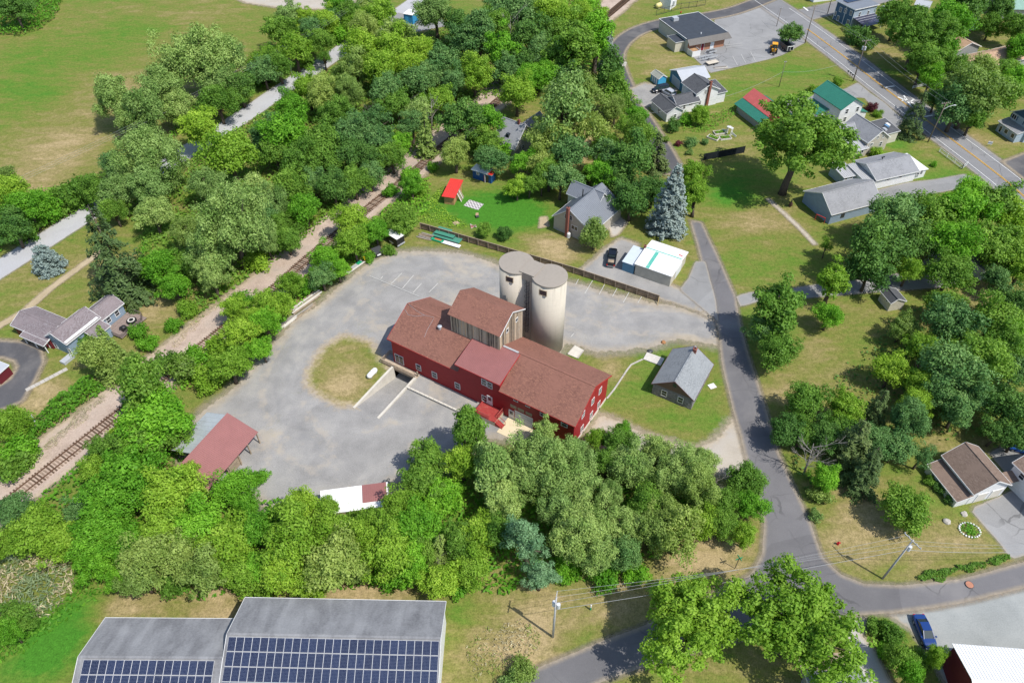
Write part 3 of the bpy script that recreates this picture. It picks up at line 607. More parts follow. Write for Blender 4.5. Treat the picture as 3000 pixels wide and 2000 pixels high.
def grow():
    fam = {}
    for i, t in enumerate(TREES): fam.setdefault((t[0], t[4], t[5]), []).append(i)
    rs = random.Random(5)
    for i, (zone, x, y, r, k, c, hf) in enumerate(TREES):
        key, word = KINDS[k]; pl = PROTO[key]; p = pl[rs.randrange(len(pl))]
        pt = F(x, y); zc = 5.0
        for _ in range(6):
            w3 = W(pt, zc); rad = r * ZS.get(zone, 1.0) * 1.27551 * depth_of(w3) / FPX; s = rad / p['R']
            sz = s * hf
            if k not in 'sfceulrxg': sz = hf * (0.45 * s + 0.55 * max(s, 0.6))   # small crowns are still fairly tall
            zc = p['zc'] * sz
        loc = (w3.x, w3.y, 0)
        same = sorted(fam[(zone, k, c)], key=lambda j: TREES[j][1]); n = same.index(i)
        look = LOOK[c]
        nth = ORD[n] if n < 20 else f'{n + 1}th'
        lab = f'{nth} {look} {word} from left {zone}' if len(same) > 1 else f'only {look} {word} {zone}'
        nm = NAMES.get(k, 'leafy_tree')
        root = thing(nm, lab, 'bush' if k == 's' else 'tree', loc, rs.uniform(0, 6.28) if k != 'x' else rs.uniform(-.3, .3), f'{look} {word}s {zone}')
        root.scale = (s * rs.uniform(0.86, 1.12), s * rs.uniform(0.86, 1.12), sz * rs.uniform(0.92, 1.08)); root.rotation_euler[0] = rs.uniform(-.06, .06); root.rotation_euler[1] = rs.uniform(-.06, .06)
        tr = ob('stem' if k == 's' else 'trunk', p['trunk'], root)
        cr = ob({'s': 'foliage', 'x': 'branches'}.get(k, 'crown'), p['crown'], root)
        if k != 'x':
            if not p['crown'].materials: p['crown'].materials.append(LM['B'])
            cr.material_slots[0].link = 'OBJECT'; cr.material_slots[0].material = LM[c]
            if len(word) and k == 'n': tr.scale = (1, 1, 1)
def cover(name, label, cat, poly, key, h=(0.2, 1.2), dens=5.0, la=0.3, lb=0.15, seed=1, upright=0.0, lump=0.35, key2=None):
    """uncountable low growth as one mesh of leaf sprays over a bumpy surface"""
    global rng; rng = np.random.default_rng(seed)
    P = np.array(poly); lo, hi = P.min(0), P.max(0); n = int(np.prod(hi - lo) * dens)
    pts = rng.uniform(lo, hi, (n, 2)); sd = poly_sd(pts, P)
    ph = rng.uniform(0, 6, 6)
    wob = np.sin(pts[:, 0] * 0.9 + ph[0]) * np.sin(pts[:, 1] * 0.8 + ph[1]) + 0.6 * np.sin(pts[:, 0] * 2.1 + ph[2]) * np.sin(pts[:, 1] * 2.3 + ph[3])
    keep = sd + wob * 0.5 > 0.1; pts = pts[keep]; sd = sd[keep]; wob = wob[keep]; n = len(pts)
    edge = np.clip(sd / 1.2 + 0.35, 0.2, 1)
    top = (h[0] + (h[1] - h[0]) * np.clip(0.5 + 0.5 * lump * 2 * wob, 0, 1)) * edge
    z = top * (1 - 0.6 * rng.random(n) ** 2.2)
    eps = 0.3
    gx = 0.9 * np.cos(pts[:, 0] * 0.9 + ph[0]) * np.sin(pts[:, 1] * 0.8 + ph[1]); gy = 0.8 * np.sin(pts[:, 0] * 0.9 + ph[0]) * np.cos(pts[:, 1] * 0.8 + ph[1])
    N = np.stack([-gx * lump, -gy * lump, np.full(n, 1.0 - upright)], 1) + unit(n) * (0.7 + upright)
    V, ti = leaf_quads(np.c_[pts, z + 0.05], N, la, lb, np.clip(rng.normal(0.4, 0.24, n) + 0.12 * wob, 0, 1))
    me = pack(name, V, ti); me.materials.append(LM[key])
    if key2:
        me.materials.append(LM[key2]); sel = (np.sin(pts[:, 0] * 0.5 + ph[4]) * np.sin(pts[:, 1] * 0.55 + ph[5]) + rng.normal(0, 0.35, n)) > 0
        me.polygons.foreach_set('material_index', sel.astype(np.int32))
    return tag(stuff(ob(name, me)), label, cat)
Z1 = 'on the meadow edge above the back road'
plant(Z1, '''455 140 92 gW;525 130 46 wW;372 195 56 wW;512 190 46 wW;262 232 56 wW;338 250 56 wW;412 240 46 wW;310 272 46 wW;338 356 92 gW;275 442 48 wW;338 425 56 wW;262 484 32 bB;350 490 46 wW
458 288 52 bY;525 350 68 bY;550 195 40 bD;552 210 30 bB;262 372 36 bB;500 235 40 bB;30 15 40 bD;212 430 40 bB;175 445 44 sB;150 460 40 sG;25 442 48 bY;62 475 48 bB;112 485 40 sG;25 520 45 bD;60 535 32 sB;10 410 34 bO''')
Z2 = 'in the belt along the upper back road'
plant(Z2, '''658 28 34 bW;697 34 26 tY 0.8;640 68 44 bB;715 66 38 bB;676 108 44 bG;750 52 34 bY;738 96 38 bB;608 140 38 bY;604 160 36 bB;640 150 34 bB;585 165 34 sG;805 32 34 bB;838 18 34 bO;775 40 30 bB;813 50 30 bG;780 75 30 sG;695 140 30 sB;770 10 30 bG;870 8 34 bB''')
Z3 = 'in the wood between back road and railroad'
plant(Z3, '''863 45 48 bY;838 72 48 wO;913 88 56 bO;838 112 54 bY;900 112 56 bY;963 112 44 bY;743 128 24 nB;813 150 48 bO;875 155 52 bY;938 150 48 bY;1013 138 46 bC;1000 26 50 wW;1050 52 44 bD;1063 95 46 bC;1100 75 44 tB;1138 62 46 bB;1150 115 42 tG;1088 162 50 bY;955 185 40 bC;1040 185 40 bC
706 198 44 bY;670 236 44 bB;743 213 48 wO;805 213 44 wO;888 213 46 bC;913 238 40 bB;963 250 42 nW;945 285 40 nC;1013 225 42 bY;863 275 40 nC;975 314 32 cO;663 300 62 bB;743 325 56 bB;613 300 46 bC;813 300 52 bC;738 362 52 bB;800 350 46 bD;875 325 42 bC;900 355 38 bB;850 362 38 bD;683 365 52 bB;920 325 34 bB;630 345 44 bB;770 265 44 bB;985 175 36 bB
530 520 118 gW;475 425 48 wW;470 585 60 wW;485 632 48 wW;590 450 50 wW;430 540 44 wO;362 604 50 bG;400 655 40 bG;430 600 40 bB;625 467 44 wW;675 430 48 bB;700 480 42 bB;763 430 46 bD;813 412 42 bB;850 402 34 bB;658 545 38 bB;613 555 38 wW;600 500 42 bC;640 510 34 bB;720 420 38 bC;585 600 34 sG
743 238 26 xX;848 255 22 xX;988 262 30 xX;935 240 24 xX;1140 40 26 xX;1170 75 32 xX 1.3''')
plant('standing by the back road bend', '262 598 74 oS 1.05;105 596 36 fU')
Z4 = 'behind the railroad bend at the top'
plant(Z4, '''1201 25 48 bB;1251 20 48 bG;1301 38 44 bY;1213 82 46 bD;1276 70 44 bB;1338 38 36 bY;1326 95 62 tB 0.85;1371 90 48 tB 0.9;1288 125 46 bB;1240 120 40 bC;1283 142 22 uU;1396 125 22 uU;1196 138 38 bD;1226 170 36 bG;1401 165 36 eD 1.2;1416 212 34 eB 1.2;1413 250 32 wO;1188 212 42 bY;1210 180 34 bG;1160 160 36 bC;1160 20 44 bC;1380 30 20 sG;1345 8 30 bG;1250 165 34 bG;1425 235 30 sB;1300 165 34 bB''')
Z5 = 'around the slate grey cottage'
plant(Z5, '''1058 272 54 bD;1113 270 44 bB;1045 350 38 wO;995 382 15 sG;1125 362 38 bB;1301 240 82 nW;1320 230 70 wO 0.9;1338 288 56 nO;1263 312 54 bO;1301 352 50 bB;1243 370 38 bO;1463 262 28 bB;1471 312 42 bB;1451 362 54 bD;1401 362 42 bB;1513 352 28 cS;1440 290 30 nB;1120 320 34 bB;1385 395 40 bG;1262 395 36 bG;1390 330 30 sB;1178 437 20 rY;1188 425 28 bY;1216 420 26 bB;1288 412 38 bB;1378 372 26 xX;1205 372 32 bB;1095 330 26 sB;1150 355 30 sG''')
Z6 = 'around the farmhouse behind the silos'
plant(Z6, '''1366 536 31 eO;1451 452 46 bD;1501 430 40 bD;1538 470 46 uU;1601 440 34 tY;1592 398 34 bY;1113 527 19 rB;1160 534 18 rD;1420 410 34 bD;1245 415 26 bB;1332 415 24 sB;1370 345 20 sB''')
Z7 = 'between railroad and gravel yard'
plant(Z7, '''945 425 27 bG;900 440 20 sG;920 500 46 rB;805 503 42 bY;813 553 44 bY;863 530 36 bG;748 592 38 bG;775 612 34 bG;738 630 36 bB;670 650 32 bG;613 692 40 bY;643 700 36 bY;613 742 38 bG;537 708 38 bY;550 765 40 bY;580 730 34 bY;600 796 34 bG;525 834 50 bY;425 848 42 sF;475 879 38 sG;387 829 30 sB;450 820 30 sG;700 660 26 sG;780 570 26 sG;965 440 18 sG;495 800 34 sY;560 690 26 sG;845 590 18 sG;890 575 18 sB;500 860 30 sG;945 400 22 sG''')
Z8 = 'around the blue grey house by the tracks'
plant(Z8, '''225 812 48 bO;250 846 38 sO;290 838 28 sO;205 780 26 sB;250 800 34 cO;400 747 22 sG;340 790 24 sG;25 972 46 rY;430 715 24 sG;320 760 24 sG;280 870 20 sB;300 700 14 cS;262 700 18 sS''')
Z9 = 'in the thicket left of the red open shed'
plant(Z9, '''338 896 58 tB;350 960 76 bG;325 1010 56 bB;400 985 46 bB;242 1034 34 bG;226 1076 36 bG;300 1096 66 bG;400 1121 66 bY;250 1146 56 bG;188 1162 42 bB;437 1092 28 bG;537 1121 42 bG;37 1034 38 sG;32 1071 38 sB;25 1164 38 bB;278 992 26 sG;306 935 26 bB;590 1100 22 sG;570 1165 34 bG''')
Z10 = 'in the belt above the solar warehouses'
plant(Z10, '''75 1213 56 bY;137 1238 46 bG;225 1213 56 bB;212 1288 46 bG;337 1280 56 bO;325 1326 44 bO;375 1213 56 bG;450 1206 56 bG;475 1301 52 bO;525 1251 56 bY;550 1313 46 bY;25 1250 34 bG;120 1263 22 sF;290 1250 46 bG;420 1270 46 bO;400 1340 34 sG;37 1413 42 bB;20 1446 34 bB;270 1330 30 bG;600 1210 46 bG
663 1238 66 bY;650 1301 56 bY;775 1288 62 bO;763 1213 52 bY;825 1313 30 bO;900 1263 56 bY;900 1213 48 bY;963 1201 52 bG;900 1325 36 sG;1013 1263 36 oO;1013 1326 44 bY;1088 1301 42 bG;600 1301 42 bG;688 1160 44 bY;750 1166 28 bY;813 1172 24 sG;1100 1226 42 bG;710 1330 40 bY;950 1290 40 bG;840 1240 46 bY;1060 1240 40 bG;590 1340 34 sG;1040 1345 30 sG;850 1195 36 bY;975 1260 34 bB
575 1186 24 xX;455 1295 24 xX;1000 1285 22 xX''')
Z11 = 'in the row before the red barn'
plant(Z11, '''1075 1000 50 tB 0.95;975 1046 42 tB 0.9;963 1100 46 bG;1063 1065 46 bG;1013 1134 58 rG 0.8;925 1160 38 bY;1138 1075 56 tW;1150 1150 52 wW;1240 1062 84 gW;1190 1110 52 wW;1251 990 26 tW;1326 1050 46 wW;1338 1112 48 wW;1421 1009 42 bB;1428 985 22 tB;1451 1060 50 wW;1513 1036 38 wW;1562 1080 72 gW;1610 1060 36 wW;1601 1124 54 wO;1396 1136 34 wW;1488 1150 46 bB;1713 1098 46 rB;1663 1150 34 bB;1726 1158 32 bG;1638 1112 26 xX;1655 1150 20 xX;1395 1060 36 bG;1370 1010 24 bY''')
Z12 = 'between the barn row and the lower road'
plant(Z12, '''1213 1251 54 pP;1238 1326 42 pP 0.7;1338 1218 82 gW;1376 1278 42 wW;1426 1204 46 wW;1388 1318 36 sG;1563 1213 62 nO 1.1;1501 1226 46 bO;1663 1203 38 bG;1713 1223 32 bG;1280 1180 50 wW;1300 1310 34 sG;1150 1215 46 bB;1440 1260 40 bB;1620 1190 36 bG;1455 1315 30 sG;1520 1180 44 wO;1200 1545 30 sO;1180 1568 26 sW''')
plant('over the lower road', '1590 1432 112 lY 0.95;1832 1424 130 lY 0.95')
Z13 = 'right of the side street'
plant(Z13, '''1790 700 62 tB 0.9;1789 805 48 bB 0.9;1765 760 40 bB;1914 645 42 tY 0.85;1905 720 34 bB;1851 921 52 bB;1809 984 40 bD;1939 934 42 bY;2014 946 42 oS;2089 971 52 wC;1964 1021 56 oS;1989 1084 46 oS;1864 1048 44 xX;1889 1136 30 sO;2080 1165 66 rB;1890 1000 42 bD;1871 1184 16 sW;2060 1020 44 bC;2120 1040 34 nC;1900 1095 34 bB;1845 990 34 bB;2160 1120 16 sD;2180 1145 14 sD;2140 1105 14 sB;1900 562 17 nB;1935 985 40 bB;2010 1010 40 bC''')
Z14 = 'in the right edge wood'
plant(Z14, '''2014 555 72 bD;2051 492 58 bC;2000 617 44 bD;2139 492 56 bB;2214 480 60 bG;2289 467 56 bG;2326 505 50 bG;2189 555 56 bG;2276 555 56 bB;2189 617 48 bB;2314 580 48 bG;2089 617 34 bG;2110 560 44 bD;2176 692 40 bB;2076 747 34 bO;2189 742 60 bB;2289 730 56 bB;2334 692 40 bD;2051 846 42 bY;2114 879 40 bY;2189 846 66 bB;2239 821 56 bB;2251 909 48 bC;2201 939 44 bC;2326 934 56 bD;2339 846 44 bB;2300 780 52 bB;2130 800 44 bY;2100 920 36 bY;2350 770 44 bG;2150 900 40 bC;2340 1000 40 bD;2290 990 30 bD;2230 440 40 bG;2110 830 20 xX;2290 640 34 bB;2345 620 40 bG''')
Z15 = 'around the houses by the highway'
plant(Z15, '''1835 316 128 lB .98;1816 74 29 rD;2064 34 42 bB;2114 75 80 lB 0.9;2126 137 46 bB;2180 50 50 bB;1964 82 26 sD;1990 100 20 sD;2276 60 32 rG;2334 62 34 bB;2214 15 54 bD;2271 127 16 sD;2239 200 72 bO;2201 240 48 bB;2289 212 56 bB;2339 180 36 bG;2154 222 28 bD;2239 262 38 bB;2101 270 34 oS 1.1;2014 349 15 sG;1969 358 9 sG;2144 378 8 sG;2005 246 14 sR;1546 291 18 sD;1608 262 25 rY;1576 276 17 sG;1586 326 14 sC;1620 325 9 sC;2300 20 40 bD;2250 20 30 xX;2140 175 34 bB;2345 110 34 bG;2195 158 34 bB;2262 160 36 bO;2320 165 30 bB;2160 110 40 bB;1585 350 9 sW;1530 320 9 sF;1558 330 8 sR;2015 262 10 sY;1870 205 12 sY;1925 190 12 sY''')
Z16 = 'in the bottom right corner'
plant(Z16, '''2014 1440 24 sB;2048 1462 30 sB;2066 1512 36 bB;2090 1548 34 bG;2154 1508 26 bY;2040 1490 26 sG;2110 1520 26 sB''')
ZS.update({Z1: .95, Z2: .95, Z3: .93, Z7: .95, Z9: 1.08, Z10: 1.12, Z11: 1.06, Z12: 1.08, Z14: 1.08, Z13: 1.02, 'over the lower road': 1.2})
grow()
cov = lambda n, l, c, pts, *a, **k: cover(n, l, c, fpoly(pts), *a, **k)
cov('ground_cover', 'bright green knotweed mass at the top left corner of the meadow', 'ground cover', [(-30, -30), (158, -30), (130, 40), (100, 65), (45, 86), (-30, 78)], 'K', (0.8, 2.4), 9, 0.36, 0.2, 41, lump=0.5)
cov('ground_cover', 'dark green knotweed bank sloping along the track bed by the house loop drive', 'ground cover', [(215, 865), (245, 895), (180, 945), (95, 1010), (60, 1080), (0, 1130), (-20, 1120), (20, 1050), (60, 1000), (95, 955), (140, 910)], 'K', (1.0, 2.4), 30, 0.28, 0.15, 42, lump=0.4)
cov('undergrowth', 'green vines and brush between meadow and back road at left', 'undergrowth', [(-30, 605), (0, 580), (110, 520), (225, 445), (215, 400), (150, 430), (90, 440), (-30, 460)], 'G', (0.3, 1.8), 8, 0.32, 0.16, 43, lump=0.5)
cov('undergrowth', 'brush under the wood between back road and railroad', 'undergrowth', [(310, 680), (330, 560), (270, 470), (560, 290), (720, 180), (900, 90), (1160, 40), (1170, 190), (1010, 300), (900, 395), (800, 470), (690, 560), (560, 650), (450, 740), (420, 690)], 'B', (0.2, 1.5), 4, 0.4, 0.22, 44)
cov('undergrowth', 'brush filling the belt above the upper back road', 'undergrowth', [(380, 330), (520, 260), (640, 180), (860, 30), (780, 20), (640, 60), (600, 130), (540, 200), (420, 250)], 'G', (0.2, 1.5), 4, 0.4, 0.2, 45)
cov('undergrowth', 'brush between railroad and gravel yard', 'undergrowth', [(470, 900), (590, 800), (660, 730), (780, 630), (880, 555), (960, 520), (985, 480), (990, 410), (960, 410), (900, 470), (800, 550), (700, 640), (600, 720), (430, 850), (370, 900), (420, 900)], 'G', (0.2, 1.6), 6, 0.34, 0.18, 46)
cov('undergrowth', 'brush and vines under the belt above the solar warehouses', 'undergrowth', [(-20, 1230), (60, 1180), (130, 1100), (300, 1000), (450, 1060), (560, 1150), (900, 1150), (1000, 1090), (1300, 1060), (1500, 1060), (1640, 1120), (1640, 1200), (1480, 1290), (1400, 1335), (1290, 1335), (1130, 1365), (1000, 1362), (860, 1345), (760, 1360), (560, 1375), (400, 1378), (350, 1355), (250, 1340), (160, 1310)], 'G', (0.2, 1.6), 4.5, 0.36, 0.2, 47)
cov('undergrowth', 'brush under the wood on the right edge', 'undergrowth', [(1990, 800), (2050, 720), (2352, 650), (2420, 900), (2330, 1000), (2160, 1010), (2050, 1000), (1990, 1090), (1860, 1160), (1815, 1060), (1800, 960), (1900, 890)], 'D', (0.1, 0.8), 2.0, 0.32, 0.18, 48)
cov('undergrowth', 'brush behind the railroad bend at the top', 'undergrowth', [(1170, 200), (1180, 20), (1360, -20), (1380, 20), (1400, 100), (1405, 150), (1300, 175), (1210, 210)], 'G', (0.2, 1.4), 4, 0.4, 0.2, 49)
cov('reed_bed', 'tan and blue green reeds at the lower left edge', 'reeds', [(-20, 1290), (60, 1275), (130, 1280), (180, 1320), (170, 1360), (110, 1420), (50, 1420), (-20, 1400)], 'T', (0.5, 1.7), 22, 0.42, 0.07, 50, upright=0.75, key2='E')
cov('undergrowth', 'fresh green weeds along the lawn below the reeds', 'undergrowth', [(180, 1320), (230, 1345), (240, 1365), (150, 1430), (60, 1500), (0, 1530), (-20, 1480), (50, 1420), (110, 1420)], 'K', (0.1, 1.0), 9, 0.28, 0.14, 51)
cov('ditch_growth', 'green ditch growth beside the curve of the street', 'ditch growth', [(2076, 1333), (2110, 1318), (2200, 1300), (2315, 1275), (2320, 1287), (2230, 1313), (2150, 1330), (2080, 1342)], 'B', (0.5, 1.1), 60, 0.22, 0.11, 52)
cov('dry_brush', 'grey dry brush heap along the left rim of the track bed', 'dry brush', [(95, 1030), (130, 1000), (180, 945), (225, 915), (250, 905), (240, 925), (190, 970), (140, 1010), (110, 1035)], 'T', (0.2, 0.9), 34, 0.45, 0.025, 53, upright=0.4)
cov('dry_brush', 'dry brush on the ditch bank below the deck house', 'dry brush', [(395, 790), (440, 740), (490, 700), (520, 680), (510, 700), (455, 750), (405, 800)], 'T', (0.2, 0.8), 30, 0.4, 0.02, 54, upright=0.4)
cov('weeds', 'yellow green weeds lining the far rim of the track bed', 'weeds', [(500, 660), (540, 640), (590, 600), (650, 555), (700, 520), (770, 460), (800, 440), (790, 460), (720, 520), (650, 570), (560, 645), (510, 680)], 'Y', (0.1, 0.6), 14, 0.25, 0.1, 55)
cov('weeds', 'rough weeds around the red roofed lean shed', 'weeds', [(950, 505), (985, 470), (1000, 440), (1020, 425), (1010, 470), (1030, 490), (1080, 520), (1060, 530), (1000, 515)], 'Y', (0.05, 0.5), 10, 0.25, 0.1, 56)
cov('tall_grass', 'pale uncut tall grass right of the solar warehouse', 'tall grass', [(1060, 1500), (1120, 1440), (1200, 1420), (1250, 1460), (1240, 1500), (1180, 1540), (1080, 1568)], 'T', (0.1, 0.5), 16, 0.26, 0.05, 57, upright=0.5, key2='O')
cov('garden_bed_growth', 'garden growth inside the wire fence behind the white house', 'garden growth', [(1565, 290), (1620, 270), (1690, 240), (1700, 260), (1650, 290), (1620, 305), (1570, 305)], 'G', (0.05, 0.8), 8, 0.25, 0.12, 58)
cov('hedge', 'dark clipped hedge between highway and blue house', 'hedge', [(1930, 65), (1945, 62), (1995, 105), (1985, 115), (1960, 100)], 'D', (1.0, 2.0), 22, 0.22, 0.11, 59)
# ------------------------------------------------------------------ building kit
def zm(x0, y0, s): return lambda x, y: (x0 + x / s, y0 + y / s)
def ray_dir(p):
    u = (p[0] - 1500) / FPX; v = (p[1] - 1000) / FPX
    return Vector((u, _c - v * _s, -_s - v * _c))
CAM = Vector((0, 0, CAMH))
M_trim = pm('white trim paint', (0.74, 0.74, 0.73), 0.06, 2, 0.5, 0.4)
M_glass = NT('window glass').done((0.025, 0.032, 0.042), 0.08, 0.8)
M_concrete = pm('cast concrete', (0.46, 0.43, 0.385), 0.16, 0.9, 0.9, 0.2, dirt=0.55, dcol=(0.27, 0.25, 0.22), bump=0.2)
M_brick = pm('red brick', (0.26, 0.10, 0.075), 0.25, 6, 0.9, 0.2)
M_wood = pm('weathered planks', (0.34, 0.27, 0.195), 0.28, 1.5, 0.9, 0.15, stretch=(1, 1, 1), dirt=0.4, dcol=(0.17, 0.14, 0.11))
M_black = pm('black plastic', (0.02, 0.02, 0.022), 0.2, 3, 0.45, 0.4)
M_steel = pm('galvanised steel', (0.52, 0.54, 0.56), 0.12, 2.5, 0.45, 0.5, 0.3, dirt=0.3, dcol=(0.36, 0.36, 0.36))
M_dkmetal = pm('dark metal', (0.06, 0.062, 0.068), 0.15, 2, 0.45, 0.45)
_winc = {}
def win_mesh(w, h, style, fm):
    k = (round(w, 2), round(h, 2), style, fm.name)
    if k in _winc: return _winc[k]
    t = 0.1 if w > 0.6 else 0.085; f = MB()
    for a in ((-w / 2 - t, -0.05, -h / 2 - t, w / 2 + t, 0.03, -h / 2), (-w / 2 - t, -0.05, h / 2, w / 2 + t, 0.03, h / 2 + t), (-w / 2 - t, -0.05, -h / 2, -w / 2, 0.03, h / 2), (w / 2, -0.05, -h / 2, w / 2 + t, 0.03, h / 2)): f.box(*a)
    if 'h' in style: f.box(-w / 2, -0.035, -0.035, w / 2, 0.02, 0.035)
    if 'v' in style: f.box(-0.04, -0.037, -h / 2, 0.04, 0.018, h / 2)
    p = MB().box(-w / 2, -0.018, -h / 2, w / 2, 0.01, h / 2)
    _winc[k] = (f.mesh('window_frame', fm), p.mesh('window_pane', M_glass)); return _winc[k]
class Bld:
    def __init__(s, name, label, cat, p1, p2, z, group=None):
        a = W(p1, z); b_ = W(p2, z); s.o = Vector((a.x, a.y, 0)); d = b_ - a
        s.L = d.length; s.ang = math.atan2(d.y, d.x)
        s.u = Vector((math.cos(s.ang), math.sin(s.ang), 0)); s.v = Vector((-s.u.y, s.u.x, 0))
        s.root = thing(name, label, cat, s.o, s.ang, group); s.z = z
    def at_z(s, p, z): r = W(p, z) - s.o; return r.dot(s.u), r.dot(s.v)
    def _pl(s, p, n, c):
        d = ray_dir(p); t = (s.o + n * c - CAM).dot(n) / d.dot(n); r = CAM + d * t - s.o
        return r.dot(s.u), r.dot(s.v), r.z
    def at_x(s, p, x): _, y, z = s._pl(p, s.u, x); return y, z
    def at_y(s, p, y): x, _, z = s._pl(p, s.v, y); return x, z
    def part(s, mb, name, mats, parent=None, smooth=False): return mb.build(name, mats, parent or s.root, None, smooth)
    def gable(s, x0, y0, x1, y1, ze, zr, axis, wm, rm, oh=0.35, trim=None, th=0.14, z0=0.0, rp=0.5, wall=True, rib=0.0, wn='wall', zdrop=0.0, back=None):
        """gabled block; ridge along axis; rp ridge position across; ze is the height where wall meets roof"""
        mb = MB(); rb = 0.02
        if axis == 'x':
            ym = y0 + (y1 - y0) * rp; ze2 = ze if back is None else back
            mb.add([(x0, y0, z0), (x0, y1, z0), (x0, y1, ze2 - rb), (x0, ym, zr - rb), (x0, y0, ze - rb), (x1, y0, z0), (x1, y1, z0), (x1, y1, ze2 - rb), (x1, ym, zr - rb), (x1, y0, ze - rb)],
                   [(4, 3, 2, 1, 0), (5, 6, 7, 8, 9), (0, 5, 9, 4), (6, 1, 2, 7), (3, 8, 7, 2), (4, 9, 8, 3)])
            k1 = (zr - ze) / (ym - y0); k2 = (zr - ze2) / (y1 - ym); X0, X1 = x0 - oh, x1 + oh
            q1 = [(X0, y0 - oh, ze - k1 * oh), (X1, y0 - oh, ze - k1 * oh), (X1, ym, zr), (X0, ym, zr)]
            q2 = [(X0, ym, zr), (X1, ym, zr), (X1, y1 + oh, ze2 - k2 * oh), (X0, y1 + oh, ze2 - k2 * oh)]
        else:
            xm = x0 + (x1 - x0) * rp; ze2 = ze if back is None else back
            mb.add([(x0, y0, z0), (x1, y0, z0), (x1, y0, ze2 - rb), (xm, y0, zr - rb), (x0, y0, ze - rb), (x0, y1, z0), (x1, y1, z0), (x1, y1, ze2 - rb), (xm, y1, zr - rb), (x0, y1, ze - rb)],
                   [(0, 1, 2, 3, 4), (9, 8, 7, 6, 5), (1, 6, 7, 2), (5, 0, 4, 9), (4, 3, 8, 9), (3, 2, 7, 8)])
            k1 = (zr - ze) / (xm - x0); k2 = (zr - ze2) / (x1 - xm); Y0, Y1 = y0 - oh, y1 + oh
            q1 = [(x0 - oh, Y0, ze - k1 * oh), (xm, Y0, zr), (xm, Y1, zr), (x0 - oh, Y1, ze - k1 * oh)]
            q2 = [(xm, Y0, zr), (x1 + oh, Y0, ze2 - k2 * oh), (x1 + oh, Y1, ze2 - k2 * oh), (xm, Y1, zr)]
        if wall: s.part(mb, wn, wm)
        off = Vector((0, 0, th + 0.01)); Q = [[Vector(p) + off for p in qd] for qd in (q1, q2)]
        rf = MB(); [rf.slab(qd, th) for qd in Q]
        if rib:
            for qd in Q: s.ribs(rf, qd, rib, axis)
        r = s.part(rf, 'roof', rm)
        cap = MB(); a, b_ = (Q[0][3], Q[0][2]) if axis == 'x' else (Q[0][1], Q[0][2]); cap.bar(a, b_, 0.3, 0.06); s.part(cap, 'ridge_cap', rm, r)
        if trim:
            t = MB()
            for qd in Q:
                c = sum(qd, Vector()) / 4
                for i in range(4):
                    a, b_ = qd[i], qd[(i + 1) % 4]
                    if abs(a.z - zr - off.z) < 1e-3 and abs(b_.z - zr - off.z) < 1e-3: continue
                    m = (a + b_) / 2; out = (m - c); out.z = 0; d = (b_ - a).normalized(); out = (out - d * out.dot(d)); out = Vector((out.x, out.y, 0)).normalized() * 0.03
                    t.bar(a + out - Vector((0, 0, th / 2)), b_ + out - Vector((0, 0, th / 2)), 0.05, th + 0.05)
            s.part(t, 'fascia', trim, r)
        return r, Q
    def ribs(s, mb, qd, pitch, axis):
        a, b_, c, d = qd if axis == 'x' else (qd[0], qd[3], qd[2], qd[1])      # a-b runs along the ridge direction
        n = max(2, int((b_ - a).length / pitch)); nrm = (b_ - a).cross(d - a).normalized()
        if nrm.z < 0: nrm = -nrm
        for i in range(n + 1):
            f = i / n; p, r = a.lerp(b_, f), d.lerp(c, f); mb.bar(p + nrm * 0.02, r + nrm * 0.02, 0.06, 0.05, 0, nrm)
    def shed(s, x0, y0, x1, y1, zf, zb, wm, rm, oh=0.25, trim=None, th=0.1, z0=0.0, wall=True, rib=0.0, wn='wall', ax='y', name='roof'):
        """single slope roof; ax y: zf at y0, zb at y1; ax x: zf at x0, zb at x1"""
        if ax == 'y': zc = [zf, zf, zb, zb]
        else: zc = [zf, zb, zb, zf]
        mb = MB(); P = [(x0, y0), (x1, y0), (x1, y1), (x0, y1)]
        mb.add([(x, y, z0) for x, y in P] + [(x, y, z - 0.02) for (x, y), z in zip(P, zc)], [(3, 2, 1, 0), (4, 5, 6, 7), (0, 1, 5, 4), (1, 2, 6, 5), (2, 3, 7, 6), (3, 0, 4, 7)])
        if wall: s.part(mb, wn, wm)
        k = (zb - zf) / ((y1 - y0) if ax == 'y' else (x1 - x0)); e = k * oh; up = th + 0.01
        if ax == 'y': Q = [(x0 - oh, y0 - oh, zf - e + up), (x1 + oh, y0 - oh, zf - e + up), (x1 + oh, y1 + oh, zb + e + up), (x0 - oh, y1 + oh, zb + e + up)]
        else: Q = [(x0 - oh, y0 - oh, zf - e + up), (x1 + oh, y0 - oh, zb + e + up), (x1 + oh, y1 + oh, zb + e + up), (x0 - oh, y1 + oh, zf - e + up)]
        Q = [Vector(p) for p in Q]; rf = MB().slab(Q, th)
        if rib: s.ribs(rf, Q if ax == 'y' else [Q[0], Q[3], Q[2], Q[1]], rib, 'x')
        r = s.part(rf, name, rm)
        if trim:
            t = MB(); c = sum(Q, Vector()) / 4
            for i in range(4):
                a, b_ = Q[i], Q[(i + 1) % 4]; m = (a + b_) / 2 - c; d = (b_ - a).normalized(); o_ = m - d * m.dot(d); o_.z = 0; o_ = o_.normalized() * 0.03
                t.bar(a + o_ - Vector((0, 0, th / 2)), b_ + o_ - Vector((0, 0, th / 2)), 0.05, th + 0.04)
            s.part(t, 'fascia', trim, r)
        return r, Q
    FACE = {'S': 0.0, 'E': math.pi / 2, 'N': math.pi, 'W': -math.pi / 2}
